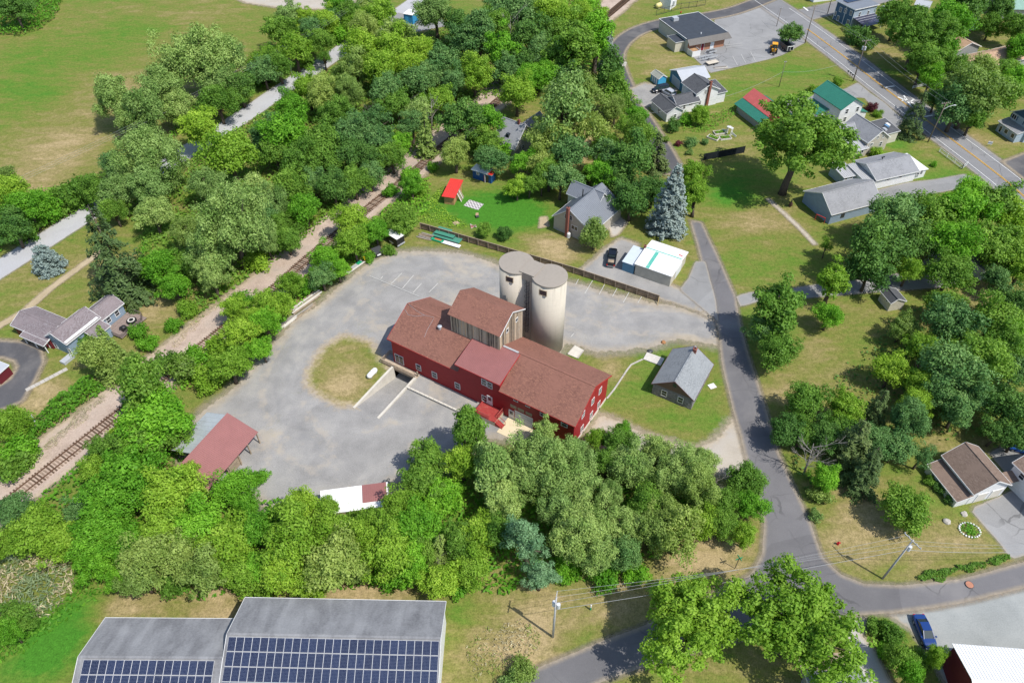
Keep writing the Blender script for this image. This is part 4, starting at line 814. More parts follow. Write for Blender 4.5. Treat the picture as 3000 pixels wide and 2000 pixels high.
    def win(s, face, c, a, z, w=0.9, h=1.2, style='h', fm=None, name='window'):
        """window on face at plane coordinate c, along coordinate a, centre height z"""
        f, p = win_mesh(w, h, style, fm or M_trim)
        loc = {'S': (a, c, z), 'N': (a, c, z), 'E': (c, a, z), 'W': (c, a, z)}[face]
        e = ob(name, f, s.root, loc, s.FACE[face]); ob('window_pane', p, e); return e
    def winp(s, face, c, px, w=0.9, h=1.2, style='h', fm=None):
        a, z = s.at_y(px, c) if face in 'SN' else s.at_x(px, c)
        return s.win(face, c, a, z, w, h, style, fm)
    def panel(s, face, c, a, z0, w, h, mat, name='door', frame=None, t=0.05):
        """door or flat panel standing t proud of the wall"""
        mb = MB().box(-w / 2, -t, 0, w / 2, 0.02, h)
        loc = {'S': (a, c, z0), 'N': (a, c, z0), 'E': (c, a, z0), 'W': (c, a, z0)}[face]
        o = mb.build(name, mat, s.root, loc); o.rotation_euler = (0, 0, s.FACE[face])
        if frame:
            f = MB(); f.box(-w / 2 - 0.1, -t - 0.02, 0, -w / 2, 0.02, h + 0.1); f.box(w / 2, -t - 0.02, 0, w / 2 + 0.1, 0.02, h + 0.1); f.box(-w / 2, -t - 0.02, h, w / 2, 0.02, h + 0.1)
            f.build('door_frame', frame, o)
        return o
    def chimney(s, x, y, z0, z1, w=0.55, mat=None):
        mb = MB().box(x - w / 2, y - w / 2, z0, x + w / 2, y + w / 2, z1)
        mb.box(x - w / 2 - .05, y - w / 2 - .05, z1, x + w / 2 + .05, y + w / 2 + .05, z1 + .1)
        c = s.part(mb, 'chimney', mat or M_brick); MB().cyl(x, y, z1 + .1, z1 + .3, w * .22, 10).build('flue', M_black, c); return c
    def box(s, name, mat, x0, y0, z0, x1, y1, z1, parent=None): return s.part(MB().box(x0, y0, z0, x1, y1, z1), name, mat, parent)
# ------------------------------------------------------------------ red barn
Zb = zm(1100, 820, 3.136)
S_barn = shingle('barn shingles', (0.115, 0.053, 0.041), (0.22, 0.103, 0.077), (0.37, 0.18, 0.12))
def m_red(name, col):
    return siding(name, col, 0.2, False, 0.25, 0.35)
M_red = m_red('barn red boards', (0.33, 0.016, 0.022))
M_redtrim = pm('barn red trim', (0.42, 0.028, 0.028), 0.1, 3, 0.55, 0.35)
M_redmetal = pm('red roof metal', (0.28, 0.118, 0.110), 0.07, 0.6, 0.42, 0.5, dirt=0.15, dcol=(0.30, 0.14, 0.13))
M_deckred = pm('red deck paint', (0.36, 0.05, 0.045), 0.12, 2, 0.6, 0.3, dirt=0.25, dcol=(0.50, 0.32, 0.2))
def m_boards():
    t = NT('old barn boards'); o = t.obj(); sep = t.n('SeparateXYZ', None, Vector=o)
    s = t.math('ADD', sep.outputs[0], sep.outputs[1]); idx = t.math('FLOOR', t.math('DIVIDE', s, 0.24))
    wn_ = t.n('TexWhiteNoise', {'noise_dimensions': '1D'}, W=idx).outputs[0]
    n = t.noise(t.sc(o, 9, 9, 0.9), 1.0, 4, 0.7); n2 = t.noise(t.sc(o, 1, 1, 0.7), 0.9, 4, 0.65)
    f = t.math('ADD', t.math('MULTIPLY', wn_, 0.5), t.math('MULTIPLY', n, 0.5))
    c = t.ramp(f, [(0.25, (0.10, 0.08, 0.065)), (0.45, (0.33, 0.26, 0.19)), (0.62, (0.52, 0.43, 0.33)), (0.8, (0.60, 0.38, 0.21))])
    c = t.mix(t.math('MULTIPLY', t.step(n2, 0.5, 0.75), 0.55), c, (0.30, 0.28, 0.25)); t.bump(n, 0.4, 0.02)
    return t.done(c, 0.9, 0.15)
M_boards = m_boards()
BL, BW, BZE, BZR = 37.65, 13.0, 6.16, 9.58
barn = Bld('barn', 'long red barn with brown shingle roof and raised plank cupola in gravel yard', 'barn', Zb(105, 545), Zb(1830, 1340), BZE)
barn.o = Vector((-22.064, 94.496, 0)); barn.ang = R(-31.669); barn.L = BL
barn.u = Vector((math.cos(barn.ang), math.sin(barn.ang), 0)); barn.v = Vector((-barn.u.y, barn.u.x, 0))
barn.root.location = barn.o; barn.root.rotation_euler = (0, 0, barn.ang)
ks = (BZR - BZE) / (BW / 2); oh = 0.45
zw_ = BZE + ks * oh - 0.12
r_, _ = barn.gable(0.3, oh, BL - 0.3, BW - oh, zw_, BZR - 0.12, 'x', M_red, S_barn, oh=oh - 0.05, th=0.12, z0=-0.4)
for c_ in list(r_.children): bpy.data.objects.remove(c_)
bpy.data.objects.remove(r_)
def rpt(x, y): return Vector((x, y, (BZE if y < BW / 2 else BZE) + ks * (y if y < BW / 2 else BW - y) + .02))
rf = MB(); hy_ = BW / 2
for x0, x1, y0, y1 in ((-.1, 15.06, -.02, hy_), (23.34, BL + .1, -.02, hy_), (15.06, 23.34, 5.5, hy_)): rf.slab([rpt(x0, y0), rpt(x1, y0), rpt(x1, y1), rpt(x0, y1)], .12)
rf.slab([rpt(-.1, hy_), rpt(BL + .1, hy_), rpt(BL + .1, BW + .02), rpt(-.1, BW + .02)], .12)
brf = barn.part(rf, 'roof', S_barn); barn.part(MB().bar(rpt(-.1, hy_), rpt(BL + .1, hy_), .3, .06), 'ridge_cap', S_barn, brf)
fz = Vector((0, 0, -.09))
for a_, b_ in (((-.1, -.05), (15.06, -.05)), ((23.34, -.05), (BL + .1, -.05)), ((BL + .13, -.05), (BL + .13, hy_)), ((BL + .13, BW), (BL + .13, hy_)), ((-.13, -.05), (-.13, hy_)), ((-.13, BW), (-.13, hy_))): barn.part(MB().bar(rpt(*a_) + fz, rpt(*b_) + fz, .05, .2), 'fascia', M_redtrim, brf)
# concrete footing under the right gable and along the back
barn.part(MB().box(BL - 0.6, oh + 0.1, -0.5, BL - 0.22, BW - oh + 0.06, 0.55).box(20, BW - oh - 0.1, -0.5, BL - 0.6, BW - oh + 0.06, 0.5), 'footing', pm('painted footing', (0.62, 0.585, 0.51), 0.1, 1.2, 0.8, dirt=0.4, dcol=(0.42, 0.38, 0.32)))
# long shed dormer with red metal roof, its wall flush with the barn front
dm = MB(); x0, x1 = 15.1, 23.3
dm.add([(x0, oh - 0.012, 5.9), (x1, oh - 0.012, 5.9), (x1, oh - 0.012, 7.98), (x0, oh - 0.012, 7.98), (x0, 5.6, 9.05), (x1, 5.6, 9.05)], [(0, 1, 2, 3), (3, 2, 5, 4), (1, 5, 2), (0, 3, 4)])
dorm = barn.part(dm, 'dormer_wall', M_red)
dq = [Vector(p) for p in ((14.75, -0.22, 8.0), (23.65, -0.22, 8.0), (23.65, 6.2, 9.62), (14.75, 6.2, 9.62))]
dr = MB().slab(dq, 0.08); barn.ribs(dr, dq, 0.3, 'x'); dro = barn.part(dr, 'dormer_roof', M_redmetal)
barn.part(MB().bar(dq[0] - Vector((0, 0.03, 0.09)), dq[1] - Vector((0, 0.03, 0.09)), 0.05, 0.22).bar(dq[1] + Vector((0.03, 0, -.09)), dq[2] + Vector((0.03, 0, -.09)), 0.05, 0.26).bar(dq[0] + Vector((-.03, 0, -.09)), dq[3] + Vector((-.03, 0, -.09)), 0.05, 0.26), 'dormer_trim', M_redtrim, dro)
barn.part(MB().bar((20.3, 6.35, 9.72), (23.3, 6.35, 9.72), 0.35, 0.08), 'flashing', M_steel)
# plank cupola astride the back slope
cw = MB(); cx0, cx1, cy0, cy1, cze, czr = 10.2, 20.1, 5.4, 12.85, 13.0, 15.2
cym = (cy0 + cy1) / 2
cw.add([(cx0, cy0, 8.4), (cx0, cy1, 5.6), (cx0, cy1, cze), (cx0, cym, czr), (cx0, cy0, cze), (cx1, cy0, 8.4), (cx1, cy1, 5.6), (cx1, cy1, cze), (cx1, cym, czr), (cx1, cy0, cze)],
       [(4, 3, 2, 1, 0), (5, 6, 7, 8, 9), (0, 5, 9, 4), (6, 1, 2, 7), (4, 9, 8, 3), (3, 8, 7, 2)])
cup = barn.part(cw, 'cupola_wall', M_boards)
bd = MB(); rb = random.Random(3)
x = cx0
while x < cx1 - 0.05:
    w_ = rb.uniform(0.18, 0.26); bd.box(x + 0.008, cy0 - 0.012 - rb.uniform(.005, .035), 8.5, min(x + w_, cx1) - 0.008, cy0 - 0.003, cze - 0.06 + rb.uniform(-.05, 0)); x += w_
y = cy0
while y < cy1 - 0.05:
    w_ = rb.uniform(0.18, 0.26); ym_ = min(y + w_ / 2, cy1); top = cze + (czr - cze) * (1 - abs(ym_ - cym) / (cym - cy0)) - 0.12
    zb_ = (BZE + ks * ym_ if ym_ < 6.5 else BZR - ks * (ym_ - 6.5)) - 0.1
    bd.box(cx1 + 0.003, y + 0.008, zb_, cx1 + 0.012 + rb.uniform(.005, .035), min(y + w_, cy1) - 0.008, top); y += w_
stuff(barn.part(bd, 'plank_siding', M_boards, cup))
k2 = (czr - cze) / (cym - cy0); o2 = 0.35; cr = MB()
for sgn in (0, 1):
    ye = cy0 - o2 if sgn == 0 else cy1 + o2
    qd = [Vector((cx0 - o2, ye, cze - k2 * o2 + .14)), Vector((cx1 + o2, ye, cze - k2 * o2 + .14)), Vector((cx1 + o2, cym, czr + .14)), Vector((cx0 - o2, cym, czr + .14))]
    cr.slab(qd, 0.12)
cro = barn.part(cr, 'cupola_roof', S_barn)
barn.part(MB().bar((cx1 + o2 + .03, cy0 - o2, cze - k2 * o2 + .08), (cx1 + o2 + .03, cym, czr + .08), 0.05, 0.18).bar((cx1 + o2 + .03, cy1 + o2, cze - k2 * o2 + .08), (cx1 + o2 + .03, cym, czr + .08), 0.05, 0.18), 'rake_trim', M_trim, cro)
for px in (Zb(1297, 365), Zb(1211, 463)):
    yy, z = barn.at_x(px, cx1 + .04); e = barn.win('E', cx1 + 0.05, yy, z, 0.55, 0.75, '')
# front wall openings, read from the photo
FY = oh - 0.01
barn.winp('S', FY, Zb(220, 728), 1.75, 1.95, 'v')
for px in (Zb(396, 802), Zb(543, 872), Zb(754, 972), Zb(1002, 1090)): barn.winp('S', FY, px, 0.95, 1.3)
for px in (Zb(998, 940), Zb(1050, 967)): barn.winp('S', FY - 0.012, px, 0.85, 1.3)
for px in (Zb(1289, 1100), Zb(1399, 1150)): barn.winp('S', FY, px, 0.7, 0.6)
for px in (Zb(1541, 1228), Zb(1735, 1320)): barn.winp('S', FY, px, 1.0, 1.25)
for px in (Zb(2064, 1017), Zb(1996, 1115), Zb(2050, 1143), Zb(1908, 1237), Zb(1981, 1240), Zb(1896, 1365)): barn.winp('E', BL - 0.29, px, 0.85, 1.25)
M_door = pm('white door paint', (0.66, 0.68, 0.70), 0.06, 1.5, 0.5)
d1 = barn.panel('S', FY, 21.2, 0.95, 0.9, 2.05, M_door, 'door', M_trim); MB().box(-.3, -.07, 1.05, .3, -.045, 1.85).build('door_pane', M_glass, d1)
d2 = barn.panel('S', FY, 25.55, 0.05, 0.85, 2.0, M_door, 'door', M_trim); MB().box(-.3, -.07, 1.05, .3, -.045, 1.85).build('door_pane', M_glass, d2)
gd = barn.panel('S', FY, 28.0, 0.0, 3.6, 2.75, pm('overhead door white', (0.60, 0.63, 0.66), 0.05, 1.0, 0.5), 'garage_door', M_redtrim)
for i in range(1, 5): MB().box(-1.8, -0.062, 0.55 * i - .012, 1.8, -0.05, 0.55 * i + .012).build('door_seam', M_dkmetal, gd)
M_ply = pm('plywood panel', (0.36, 0.30, 0.20), 0.2, 2, 0.8, dirt=0.4, dcol=(0.22, 0.22, 0.14))
for a, w_ in ((25.95, 1.2), (27.4, 1.25), (28.95, 1.25)): barn.panel('S', FY, a, 2.95, w_, 0.75, M_ply, 'transom_panel', None, 0.03)
for y_ in (4.0, 6.8, 10.0): barn.panel('E', BL - 0.215, y_, 0.06, 0.5, 0.4, M_glass, 'basement_window', None, 0.012)
# vents and cable on the roof
vx, vz = 8.1, BZR - ks * 0 + 0.05
vy = 4.9; vz = BZE + ks * vy
barn.part(MB().cyl(vx, vy, vz - .1, vz + .45, .26, 14).tube([(vx, vy, vz + .45), (vx, vy, vz + .62), (vx, vy, vz + .72)], [.4, .4, .12], 14), 'roof_vent', M_steel)
def on_roof(px):
    d = ray_dir(px); n = Vector((0, 0, 1)) - barn.v * ks; P0 = barn.o + Vector((0, 0, BZE + 0.06)); t = (P0 - CAM).dot(n) / d.dot(n); r = CAM + d * t - barn.o
    return Vector((r.dot(barn.u), r.dot(barn.v), r.z + .03))
barn.part(MB().tube([on_roof(Zb(*p)) for p in ((303, 222), (380, 285), (450, 325), (540, 345), (515, 390), (475, 460), (450, 525))], 0.02, 5), 'lightning_cable', M_steel)
barn.part(MB().tube([on_roof(Zb(*p)) for p in ((265, 265), (300, 320), (370, 335), (450, 325))], 0.02, 5), 'lightning_cable', M_steel)
# red deck with stairs in front
dk = MB(); dx0, dx1, dy0, z_ = 19.6, 24.0, -2.5, 0.9
for i in range(18):
    yy = dy0 + i * (oh - dy0) / 18; dk.box(dx0, yy, z_ - .05, dx1, yy + (oh - dy0) / 18 - .012, z_)
deck = barn.part(dk, 'deck', M_deckred); stuff(deck)
fr = MB().box(dx0, dy0, 0, dx1, dy0 + .08, z_ - .06).box(dx1 - .08, dy0 + .08, 0, dx1, oh, z_ - .06).box(dx0, dy0 + .08, 0, dx0 + .08, oh, z_ - .06); barn.part(fr, 'deck_skirt', pm('deck skirt', (0.52, 0.45, 0.33), 0.1, 2, 0.8), deck)
rl = MB()
for a, b_ in (((dx1 - .05, dy0 + 1.1, z_), (dx1 - .05, oh, z_)), ((dx0, dy0 + .05, z_), (dx1 - 1.2, dy0 + .05, z_))):
    A, Bv = Vector(a), Vector(b_); rl.bar(A + Vector((0, 0, 1)), Bv + Vector((0, 0, 1)), .09, .07); rl.bar(A + Vector((0, 0, .25)), Bv + Vector((0, 0, .25)), .06, .06)
    n = int((Bv - A).length / .16)
    for i in range(n + 1): p = A.lerp(Bv, i / n); rl.bar(p + Vector((0, 0, 0)), p + Vector((0, 0, 1)), .035)
barn.part(rl, 'deck_railing', pm('railing red', (0.40, 0.09, 0.08), 0.15, 3, 0.7), deck)
for i in range(5): barn.part(MB().box(dx1 + .02 + i * .28, dy0 + .02, 0, dx1 + .30 + i * .28, dy0 + 1.05, z_ - (i + 1) * .16), 'step', M_deckred, deck)
sr = MB()
for yy in (dy0 + .02, dy0 + 1.05):
    sr.bar((dx1 + .05, yy, z_ + .85), (dx1 + 1.5, yy, .95), .08, .07); sr.bar((dx1 + 1.45, yy, 0), (dx1 + 1.45, yy, .98), .08)
barn.part(sr, 'stair_rail', M_deckred, deck)
barn.part(MB().box(25.0, -3.4, 0, 30.0, FY - .05, 0.09), 'concrete_apron', pm('pale apron', (0.66, 0.56, 0.38), 0.08, 1, 0.8, dirt=0.3, dcol=(0.5, 0.42, 0.3)))
# timber walkway over the ramp
tw = MB()
for i in range(30): tw.box(-1.5 + i * .26, -1.0, .06, -1.5 + i * .26 + .245, oh - .02, .11)
wk = barn.part(tw, 'walkway_deck', pm('pale timber', (0.47, 0.38, 0.285), 0.2, 2, 0.85)); stuff(wk)
bl = MB()
for a, b_ in (((-1.5, -1.0), (6.2, -1.0)), ((-1.5, -1.0), (-1.5, 1.6)), ((-1.5, 1.6), (.2, 1.6))):
    A = Vector((*a, .1)); Bv = Vector((*b_, .1)); bl.bar(A + Vector((0, 0, 1)), Bv + Vector((0, 0, 1)), .16, .05); n = int((Bv - A).length / .15)
    for i in range(n + 1): p = A.lerp(Bv, i / n); bl.bar(p, p + Vector((0, 0, 1)), .05)
bl.bar((-1.5, -1.0, -.02), (6.2, -1.0, -.02), .06, .28); bl.box(6.05, -.35, .1, 6.25, -.15, 1.3)
barn.part(bl, 'walkway_railing', M_wood, wk)
# loading ramp: floor, walls, door at the bottom
def bw(x, y, z=0): p = barn.o + barn.u * x + barn.v * y; return Vector((p.x, p.y, z))
rp = MB(); rp.add([bw(1.3, -11.6, 0.0), bw(6.0, -11.6, 0.0), bw(6.0, -6, -1.2), bw(1.3, -6, -1.2), bw(6.0, -1.5, -2.3), bw(1.3, -1.5, -2.3), bw(6.0, .6, -2.3), bw(1.3, .6, -2.3)], [(0, 1, 2, 3), (3, 2, 4, 5), (5, 4, 6, 7)])
t_ = NT('ramp gravel'); c_, h_ = aggregate(t_, GRAVEL['c1'], GRAVEL['c2'], (0.36, 0.33, 0.27), 0.35); structure(rp.build('ramp', t_.done(c_, .95, .2)))
def wall_part(name, label, segs, th=.42, low=-2.6, mat=None):
    """retaining wall: list of (x,y,ztop) stations along the barn axes"""
    mb = MB(); r = thing(name, label, 'wall', bw(*segs[0][:2]))
    for (xa, ya, za), (xb, yb, zb_) in zip(segs[:-1], segs[1:]):
        A, Bv = bw(xa, ya), bw(xb, yb); d = (Bv - A).normalized(); n = Vector((-d.y, d.x, 0)) * th / 2; o_ = r.location
        v = [A - n + Vector((0, 0, low)), A + n + Vector((0, 0, low)), Bv + n + Vector((0, 0, low)), Bv - n + Vector((0, 0, low)), A - n + Vector((0, 0, za)), A + n + Vector((0, 0, za)), Bv + n + Vector((0, 0, zb_)), Bv - n + Vector((0, 0, zb_))]
        mb.add([p - o_ for p in v], [(0, 3, 2, 1), (4, 5, 6, 7), (0, 1, 5, 4), (1, 2, 6, 5), (2, 3, 7, 6), (3, 0, 4, 7)])
    mb.build('wall_body', mat or M_concrete, r); return r
M_palec = pm('pale wall concrete', (0.58, 0.545, 0.475), 0.1, 1.0, 0.85, 0.2, dirt=0.4, dcol=(0.40, 0.36, 0.29))
wall_part('retaining_wall', 'tall pale concrete wall of the ramp beside the grass island', [(1.15, -12.0, .12), (1.15, -8, .35), (1.15, -4, .55), (1.15, -.9, .6)], mat=M_palec)
wall_part('retaining_wall', 'thin middle concrete wall between ramp and gravel yard', [(6.15, -11.6, .12), (6.15, -4, .4), (6.15, -.9, .45)], mat=M_palec)
kw = wall_part('retaining_wall', 'low concrete wall with stepped blocks running along the red barn front', [(6.4, -3.5, .42), (19.4, -3.2, .42)], .3, -.3)
for i in range(13):
    p = bw(6.5 + i * .99, -3.5 + i * .023) - kw.location
    o_ = MB().box(-.44, -.17, .425, .44, .17, .52).build('block', M_palec, kw, p); o_.rotation_euler = (0, 0, barn.ang)
barn.part(MB().box(1.3, oh - .06, -2.4, 6.0, oh - .02, .05), 'basement_wall', M_concrete)
bdoor = barn.panel('S', oh - .07, 3.65, -2.25, 3.4, 1.9, M_dkmetal, 'basement_door', M_trim)
# ------------------------------------------------------------------ silos
def m_silo(name, col, top=False):
    t = NT(name); o = t.obj(); n = t.noise(t.sc(o, 1.6, 1.6, 0.12), 1.0, 5, 0.65); n2 = t.noise(o, 2.5, 4, 0.65)
    sep = t.n('SeparateXYZ', None, Vector=o); ring = t.math('FRACT', t.math('DIVIDE', sep.outputs[2], 1.25)); ln = t.math('GREATER_THAN', ring, 0.965)
    f = t.math('ADD', t.math('MULTIPLY', n, 0.65), t.math('MULTIPLY', n2, 0.35))
    c = t.ramp(f, [(0.28, mul(col, 0.88)), (0.5, col), (0.75, mul(col, 1.05))])
    if not top:
        stain = t.math('MULTIPLY', t.step(sep.outputs[2], 11.0, 17.5), t.step(t.noise(t.sc(o, 2.2, 2.2, 0.07), 1.0, 3, 0.6), 0.46, 0.68))
        c = t.mix(t.math('MULTIPLY', stain, 0.4), c, (0.22, 0.20, 0.17)); c = t.mix(t.math('MULTIPLY', ln, 0.25), c, mul(col, 0.6))
    t.bump(n2, 0.2, 0.03); return t.done(c, 0.9, 0.2)
M_silo = m_silo('silo concrete', (0.54, 0.49, 0.41)); M_silot = m_silo('silo cap concrete', (0.31, 0.275, 0.235), True)
def silo(x, y, label, deg):
    b0 = bw(x, y); r = thing('silo', label, 'silo', b0, barn.ang)
    MB().cyl(0, 0, 0, 16.7, 3.02, 64).build('silo_wall', M_silo, r, smooth=False).data.polygons.foreach_set('use_smooth', [True] * 64 + [False, False])
    MB().tube([(0, 0, 16.7), (0, 0, 16.95), (0, 0, 17.0), (0, 0, 17.12)], [3.12, 3.12, 3.05, .05], 64, cap=True).build('silo_cap', M_silot, r)
    a = R(deg); o_ = MB().box(-.62, -.06, -.5, .62, .3, .5).build('hatch_opening', M_glass, r, (3.0 * math.cos(a), 3.0 * math.sin(a), 15.4)); o_.rotation_euler = (0, 0, a + math.pi / 2)
    MB().box(-.72, -.1, -.6, .72, .1, -.5).box(-.72, -.1, .5, .72, .1, .6).box(-.72, -.1, -.5, -.62, .1, .5).box(.62, -.1, -.5, .72, .1, .5).build('hatch_frame', M_wood, o_)
    return r
s1 = silo(21.9, 18.87, 'right concrete silo beside the barn, lit tan side facing the street', -82)
s2 = silo(15.2, 18.87, 'left concrete silo behind the barn, half in shade of its twin', -82)
hd = MB().box(-4.9, -2.0, 15.75, -2.0, 1.9, 17.2); hd.build('head_house', M_silot, s1)
MB().box(-4.4, -1.2, 0, -2.3, 1.2, 15.7).build('chute', M_silo, s1)
ld = MB()
for dx in (-.25, .25): ld.bar((-3.3 + dx, -1.75, 3), (-3.3 + dx, -1.75, 15.7), .07)
for i in range(34): ld.bar((-3.55, -1.75, 3.2 + i * .36), (-3.05, -1.75, 3.2 + i * .36), .05)
for i in range(9):
    z = 4 + i * 1.35; ld.tube([(-3.7, -1.75, z), (-3.7, -2.25, z), (-3.3, -2.5, z), (-2.9, -2.25, z), (-2.9, -1.75, z)], .035, 4)
ld.build('caged_ladder', M_dkmetal, s1)
# ------------------------------------------------------------------ other buildings
A = zm(1900, 180, 4.479); Bz = zm(1920, 0, 4.071); Cz = zm(2340, 220, 2.986); Dz = zm(2840, 280, 5.6); Ez = zm(2420, 0, 6.109)
Fz = zm(2720, 0, 3.732); Gz = zm(1600, 520, 4.479); Hz = zm(2360, 420, 3.36); Iz = zm(2680, 1260, 3.447); Jz = zm(1260, 460, 5.6)
Kz = zm(1220, 620, 6.4); Lz = zm(780, 680, 2.985); Mz = zm(2050, 110, 4.48); Oz = zm(1700, 700, 4.2); Pz = zm(2040, 320, 5.6); Qz = zm(0, 820, 4.704); Rz = zm(520, 1150, 1.92)
S_slate = shingle('slate shingles', (0.12, 0.13, 0.14), (0.24, 0.255, 0.265), (0.36, 0.375, 0.38))
S_dark = shingle('dark shingles', (0.045, 0.047, 0.052), (0.085, 0.088, 0.096), (0.14, 0.145, 0.155))
S_grey = shingle('grey shingles', (0.15, 0.155, 0.165), (0.245, 0.25, 0.265), (0.33, 0.335, 0.35))
S_mauve = shingle('mauve shingles', (0.115, 0.092, 0.096), (0.205, 0.172, 0.178), (0.31, 0.295, 0.31))
S_brown = shingle('brown shingles', (0.105, 0.072, 0.055), (0.195, 0.14, 0.11), (0.30, 0.225, 0.175))
S_tan = shingle('tan shingles', (0.28, 0.17, 0.11), (0.42, 0.28, 0.19), (0.52, 0.37, 0.26))
def ware_shingle():
    t = NT('grey warehouse shingles'); o = t.obj(); n1 = t.noise(t.sc(o, 3, 3, 6), 1.2, 4, 0.75)
    st = t.noise(t.sc(o, 0.55, 0.16, 0.16), 1.0, 5, 0.62, 0.4); ed = t.noise(o, 0.3, 3, 0.6)
    f = t.math('ADD', t.math('MULTIPLY', n1, 0.4), t.math('MULTIPLY', st, 0.6))
    c = t.ramp(f, [(0.3, (0.115, 0.115, 0.122)), (0.5, (0.215, 0.217, 0.225)), (0.7, (0.31, 0.312, 0.32))])
    c = t.mix(t.math('MULTIPLY', t.step(ed, 0.45, 0.7), 0.35), c, (0.33, 0.333, 0.34)); t.bump(n1, 0.3, 0.03)
    return t.done(c, 0.85, 0.25)
S_ware = ware_shingle()
V_white = siding('white siding', (0.74, 0.745, 0.75), 0.13, dirt=0.08, gap=0.22); V_cream = siding('cream siding', (0.56, 0.52, 0.43), 0.13, dirt=0.1, gap=0.25)
V_tan = siding('tan siding', (0.45, 0.41, 0.345), 0.13, dirt=0.1, gap=0.3); V_grey = siding('grey siding', (0.33, 0.335, 0.325), 0.13, gap=0.3); V_blue = siding('blue siding', (0.045, 0.105, 0.185), 0.13, gap=0.25)
V_ltblue = siding('pale blue siding', (0.36, 0.44, 0.52), 0.13, gap=0.2); V_bgrey = siding('blue grey siding', (0.25, 0.33, 0.42), 0.13, gap=0.25); V_shed = siding('deep blue boards', (0.012, 0.075, 0.24), 0.2, True, gap=0.3)
V_garage = siding('teal blue boards', (0.06, 0.19, 0.29), 0.22, True, gap=0.25); V_bright = siding('bright blue boards', (0.06, 0.36, 0.62), 0.2, True, gap=0.15); V_metal = siding('pale wall metal', (0.50, 0.52, 0.49), 0.3, True, dirt=0.1, gap=0.3)
V_maroon = siding('maroon boards', (0.13, 0.016, 0.022), 0.25, True, gap=0.3); V_block = pm('painted block', (0.50, 0.47, 0.39), 0.12, 1, 0.85, dirt=0.5, dcol=(0.34, 0.31, 0.25))
R_white = pm('white roof coating', (0.80, 0.80, 0.79), 0.04, 0.7, 0.5, dirt=0.15, dcol=(0.66, 0.66, 0.65)); R_galv = pm('galvanised roof', (0.50, 0.53, 0.55), 0.1, 0.6, 0.4, 0.5, 0.2, dirt=0.5, dcol=(0.40, 0.41, 0.40))
R_grey = pm('grey standing seam', (0.19, 0.205, 0.23), 0.07, 0.6, 0.4, 0.5); R_green = pm('green roof metal', (0.035, 0.19, 0.135), 0.08, 0.6, 0.4, 0.5); R_red = pm('bright red roof metal', (0.60, 0.045, 0.035), 0.08, 0.8, 0.45, 0.4)
R_rose = pm('faded red roof metal', (0.50, 0.12, 0.11), 0.12, 0.8, 0.5, 0.4); R_flat = pm('black membrane', (0.045, 0.052, 0.064), 0.2, 0.8, 0.6, 0.4, dirt=0.25, dcol=(0.08, 0.075, 0.07)); R_seam = pm('brown mansard', (0.115, 0.105, 0.098), 0.08, 1, 0.5, 0.4)
R_lt = pm('light grey metal', (0.42, 0.44, 0.47), 0.06, 0.6, 0.4, 0.5); R_porch = pm('pale porch metal', (0.40, 0.405, 0.415), 0.08, 0.6, 0.45, 0.4)
P_red = pm('red door', (0.50, 0.02, 0.03), 0.08, 2, 0.5); P_teal = pm('teal paint', (0.10, 0.42, 0.34), 0.1, 2, 0.7, dirt=0.5, dcol=(0.6, 0.68, 0.64))
# --- stone cottage
sh = Bld('stone_cottage', 'small stone cottage with grey slate roof on the lawn beside the barn', 'house', q(2, 2, 1280, 388), q(2, 2, 1675, 548), 2.7)
hx, hy = sh.at_z(q(2, 2, 1862, 213), 2.7); ry, rz = sh.at_y(q(2, 2, 1500, 372), 0); zr = rz; sd_ = hy - 0.6
M_stone = pm('field stone', (0.25, 0.245, 0.235), 0.35, 2.6, 0.95, 0.2, dirt=0.35, dcol=(0.13, 0.13, 0.13), bump=0.5)
M_mortar = pm('mortar', (0.20, 0.19, 0.175), 0.15, 3, 0.95)
o3 = 0.3; L_ = sh.L; k3 = (zr - 2.7) / (L_ / 2); zw = 2.7 + k3 * o3 - .05
sh.gable(o3, o3, L_ - o3, hy - o3, zw - .1, zr - .1, 'y', M_mortar, S_slate, oh=o3 - .03, trim=pm('weathered maroon trim', (0.16, 0.09, 0.085), 0.2, 3, 0.8), th=.1)
stn = MB(); rs_ = random.Random(9)
def stones(mb, axis, c, a0, a1, z0, z1, out):
    z = z0
    while z < z1 - .05:
        h = min(rs_.uniform(.14, .27), z1 - z); a = a0
        while a < a1 - .05:
            w_ = min(rs_.uniform(.22, .6), a1 - a); d = rs_.uniform(.015, .06)
            if axis == 'y': mb.box(a + .012, c - d if out < 0 else c, z + .012, a + w_ - .012, c if out < 0 else c + d, z + h - .012)
            else: mb.box(c - d if out < 0 else c, a + .012, z + .012, c if out < 0 else c + d, a + w_ - .012, z + h - .012)
            a += w_
        z += h
stones(stn, 'y', o3 - .002, o3, L_ - o3, 0, 2.55, -1); stones(stn, 'x', o3 - .002, o3, hy - o3, 0, 2.5, -1); stones(stn, 'x', L_ - o3 + .002, o3, hy - o3, 0, 2.5, 1)
stuff(sh.part(stn, 'stonework', M_stone))
gm = MB(); gm.add([(o3, o3 - .05, zw - .12), (L_ - o3, o3 - .05, zw - .12), (L_ / 2, o3 - .05, zr - .18)], [(0, 1, 2)])
sh.part(gm, 'gable_shingles', siding('brown gable shingles', (0.15, 0.095, 0.075), 0.16, gap=0.5))
for px in (q(2, 2, 1397, 475), q(2, 2, 1547, 537)): sh.winp('S', o3 - .06, px, .85, 1.25)
sh.winp('S', o3 - .07, q(2, 2, 1497, 403), .5, .7, '', M_dkmetal); sh.chimney(L_ / 2 + .3, hy - 1.3, zr - .8, zr + .55, .6)
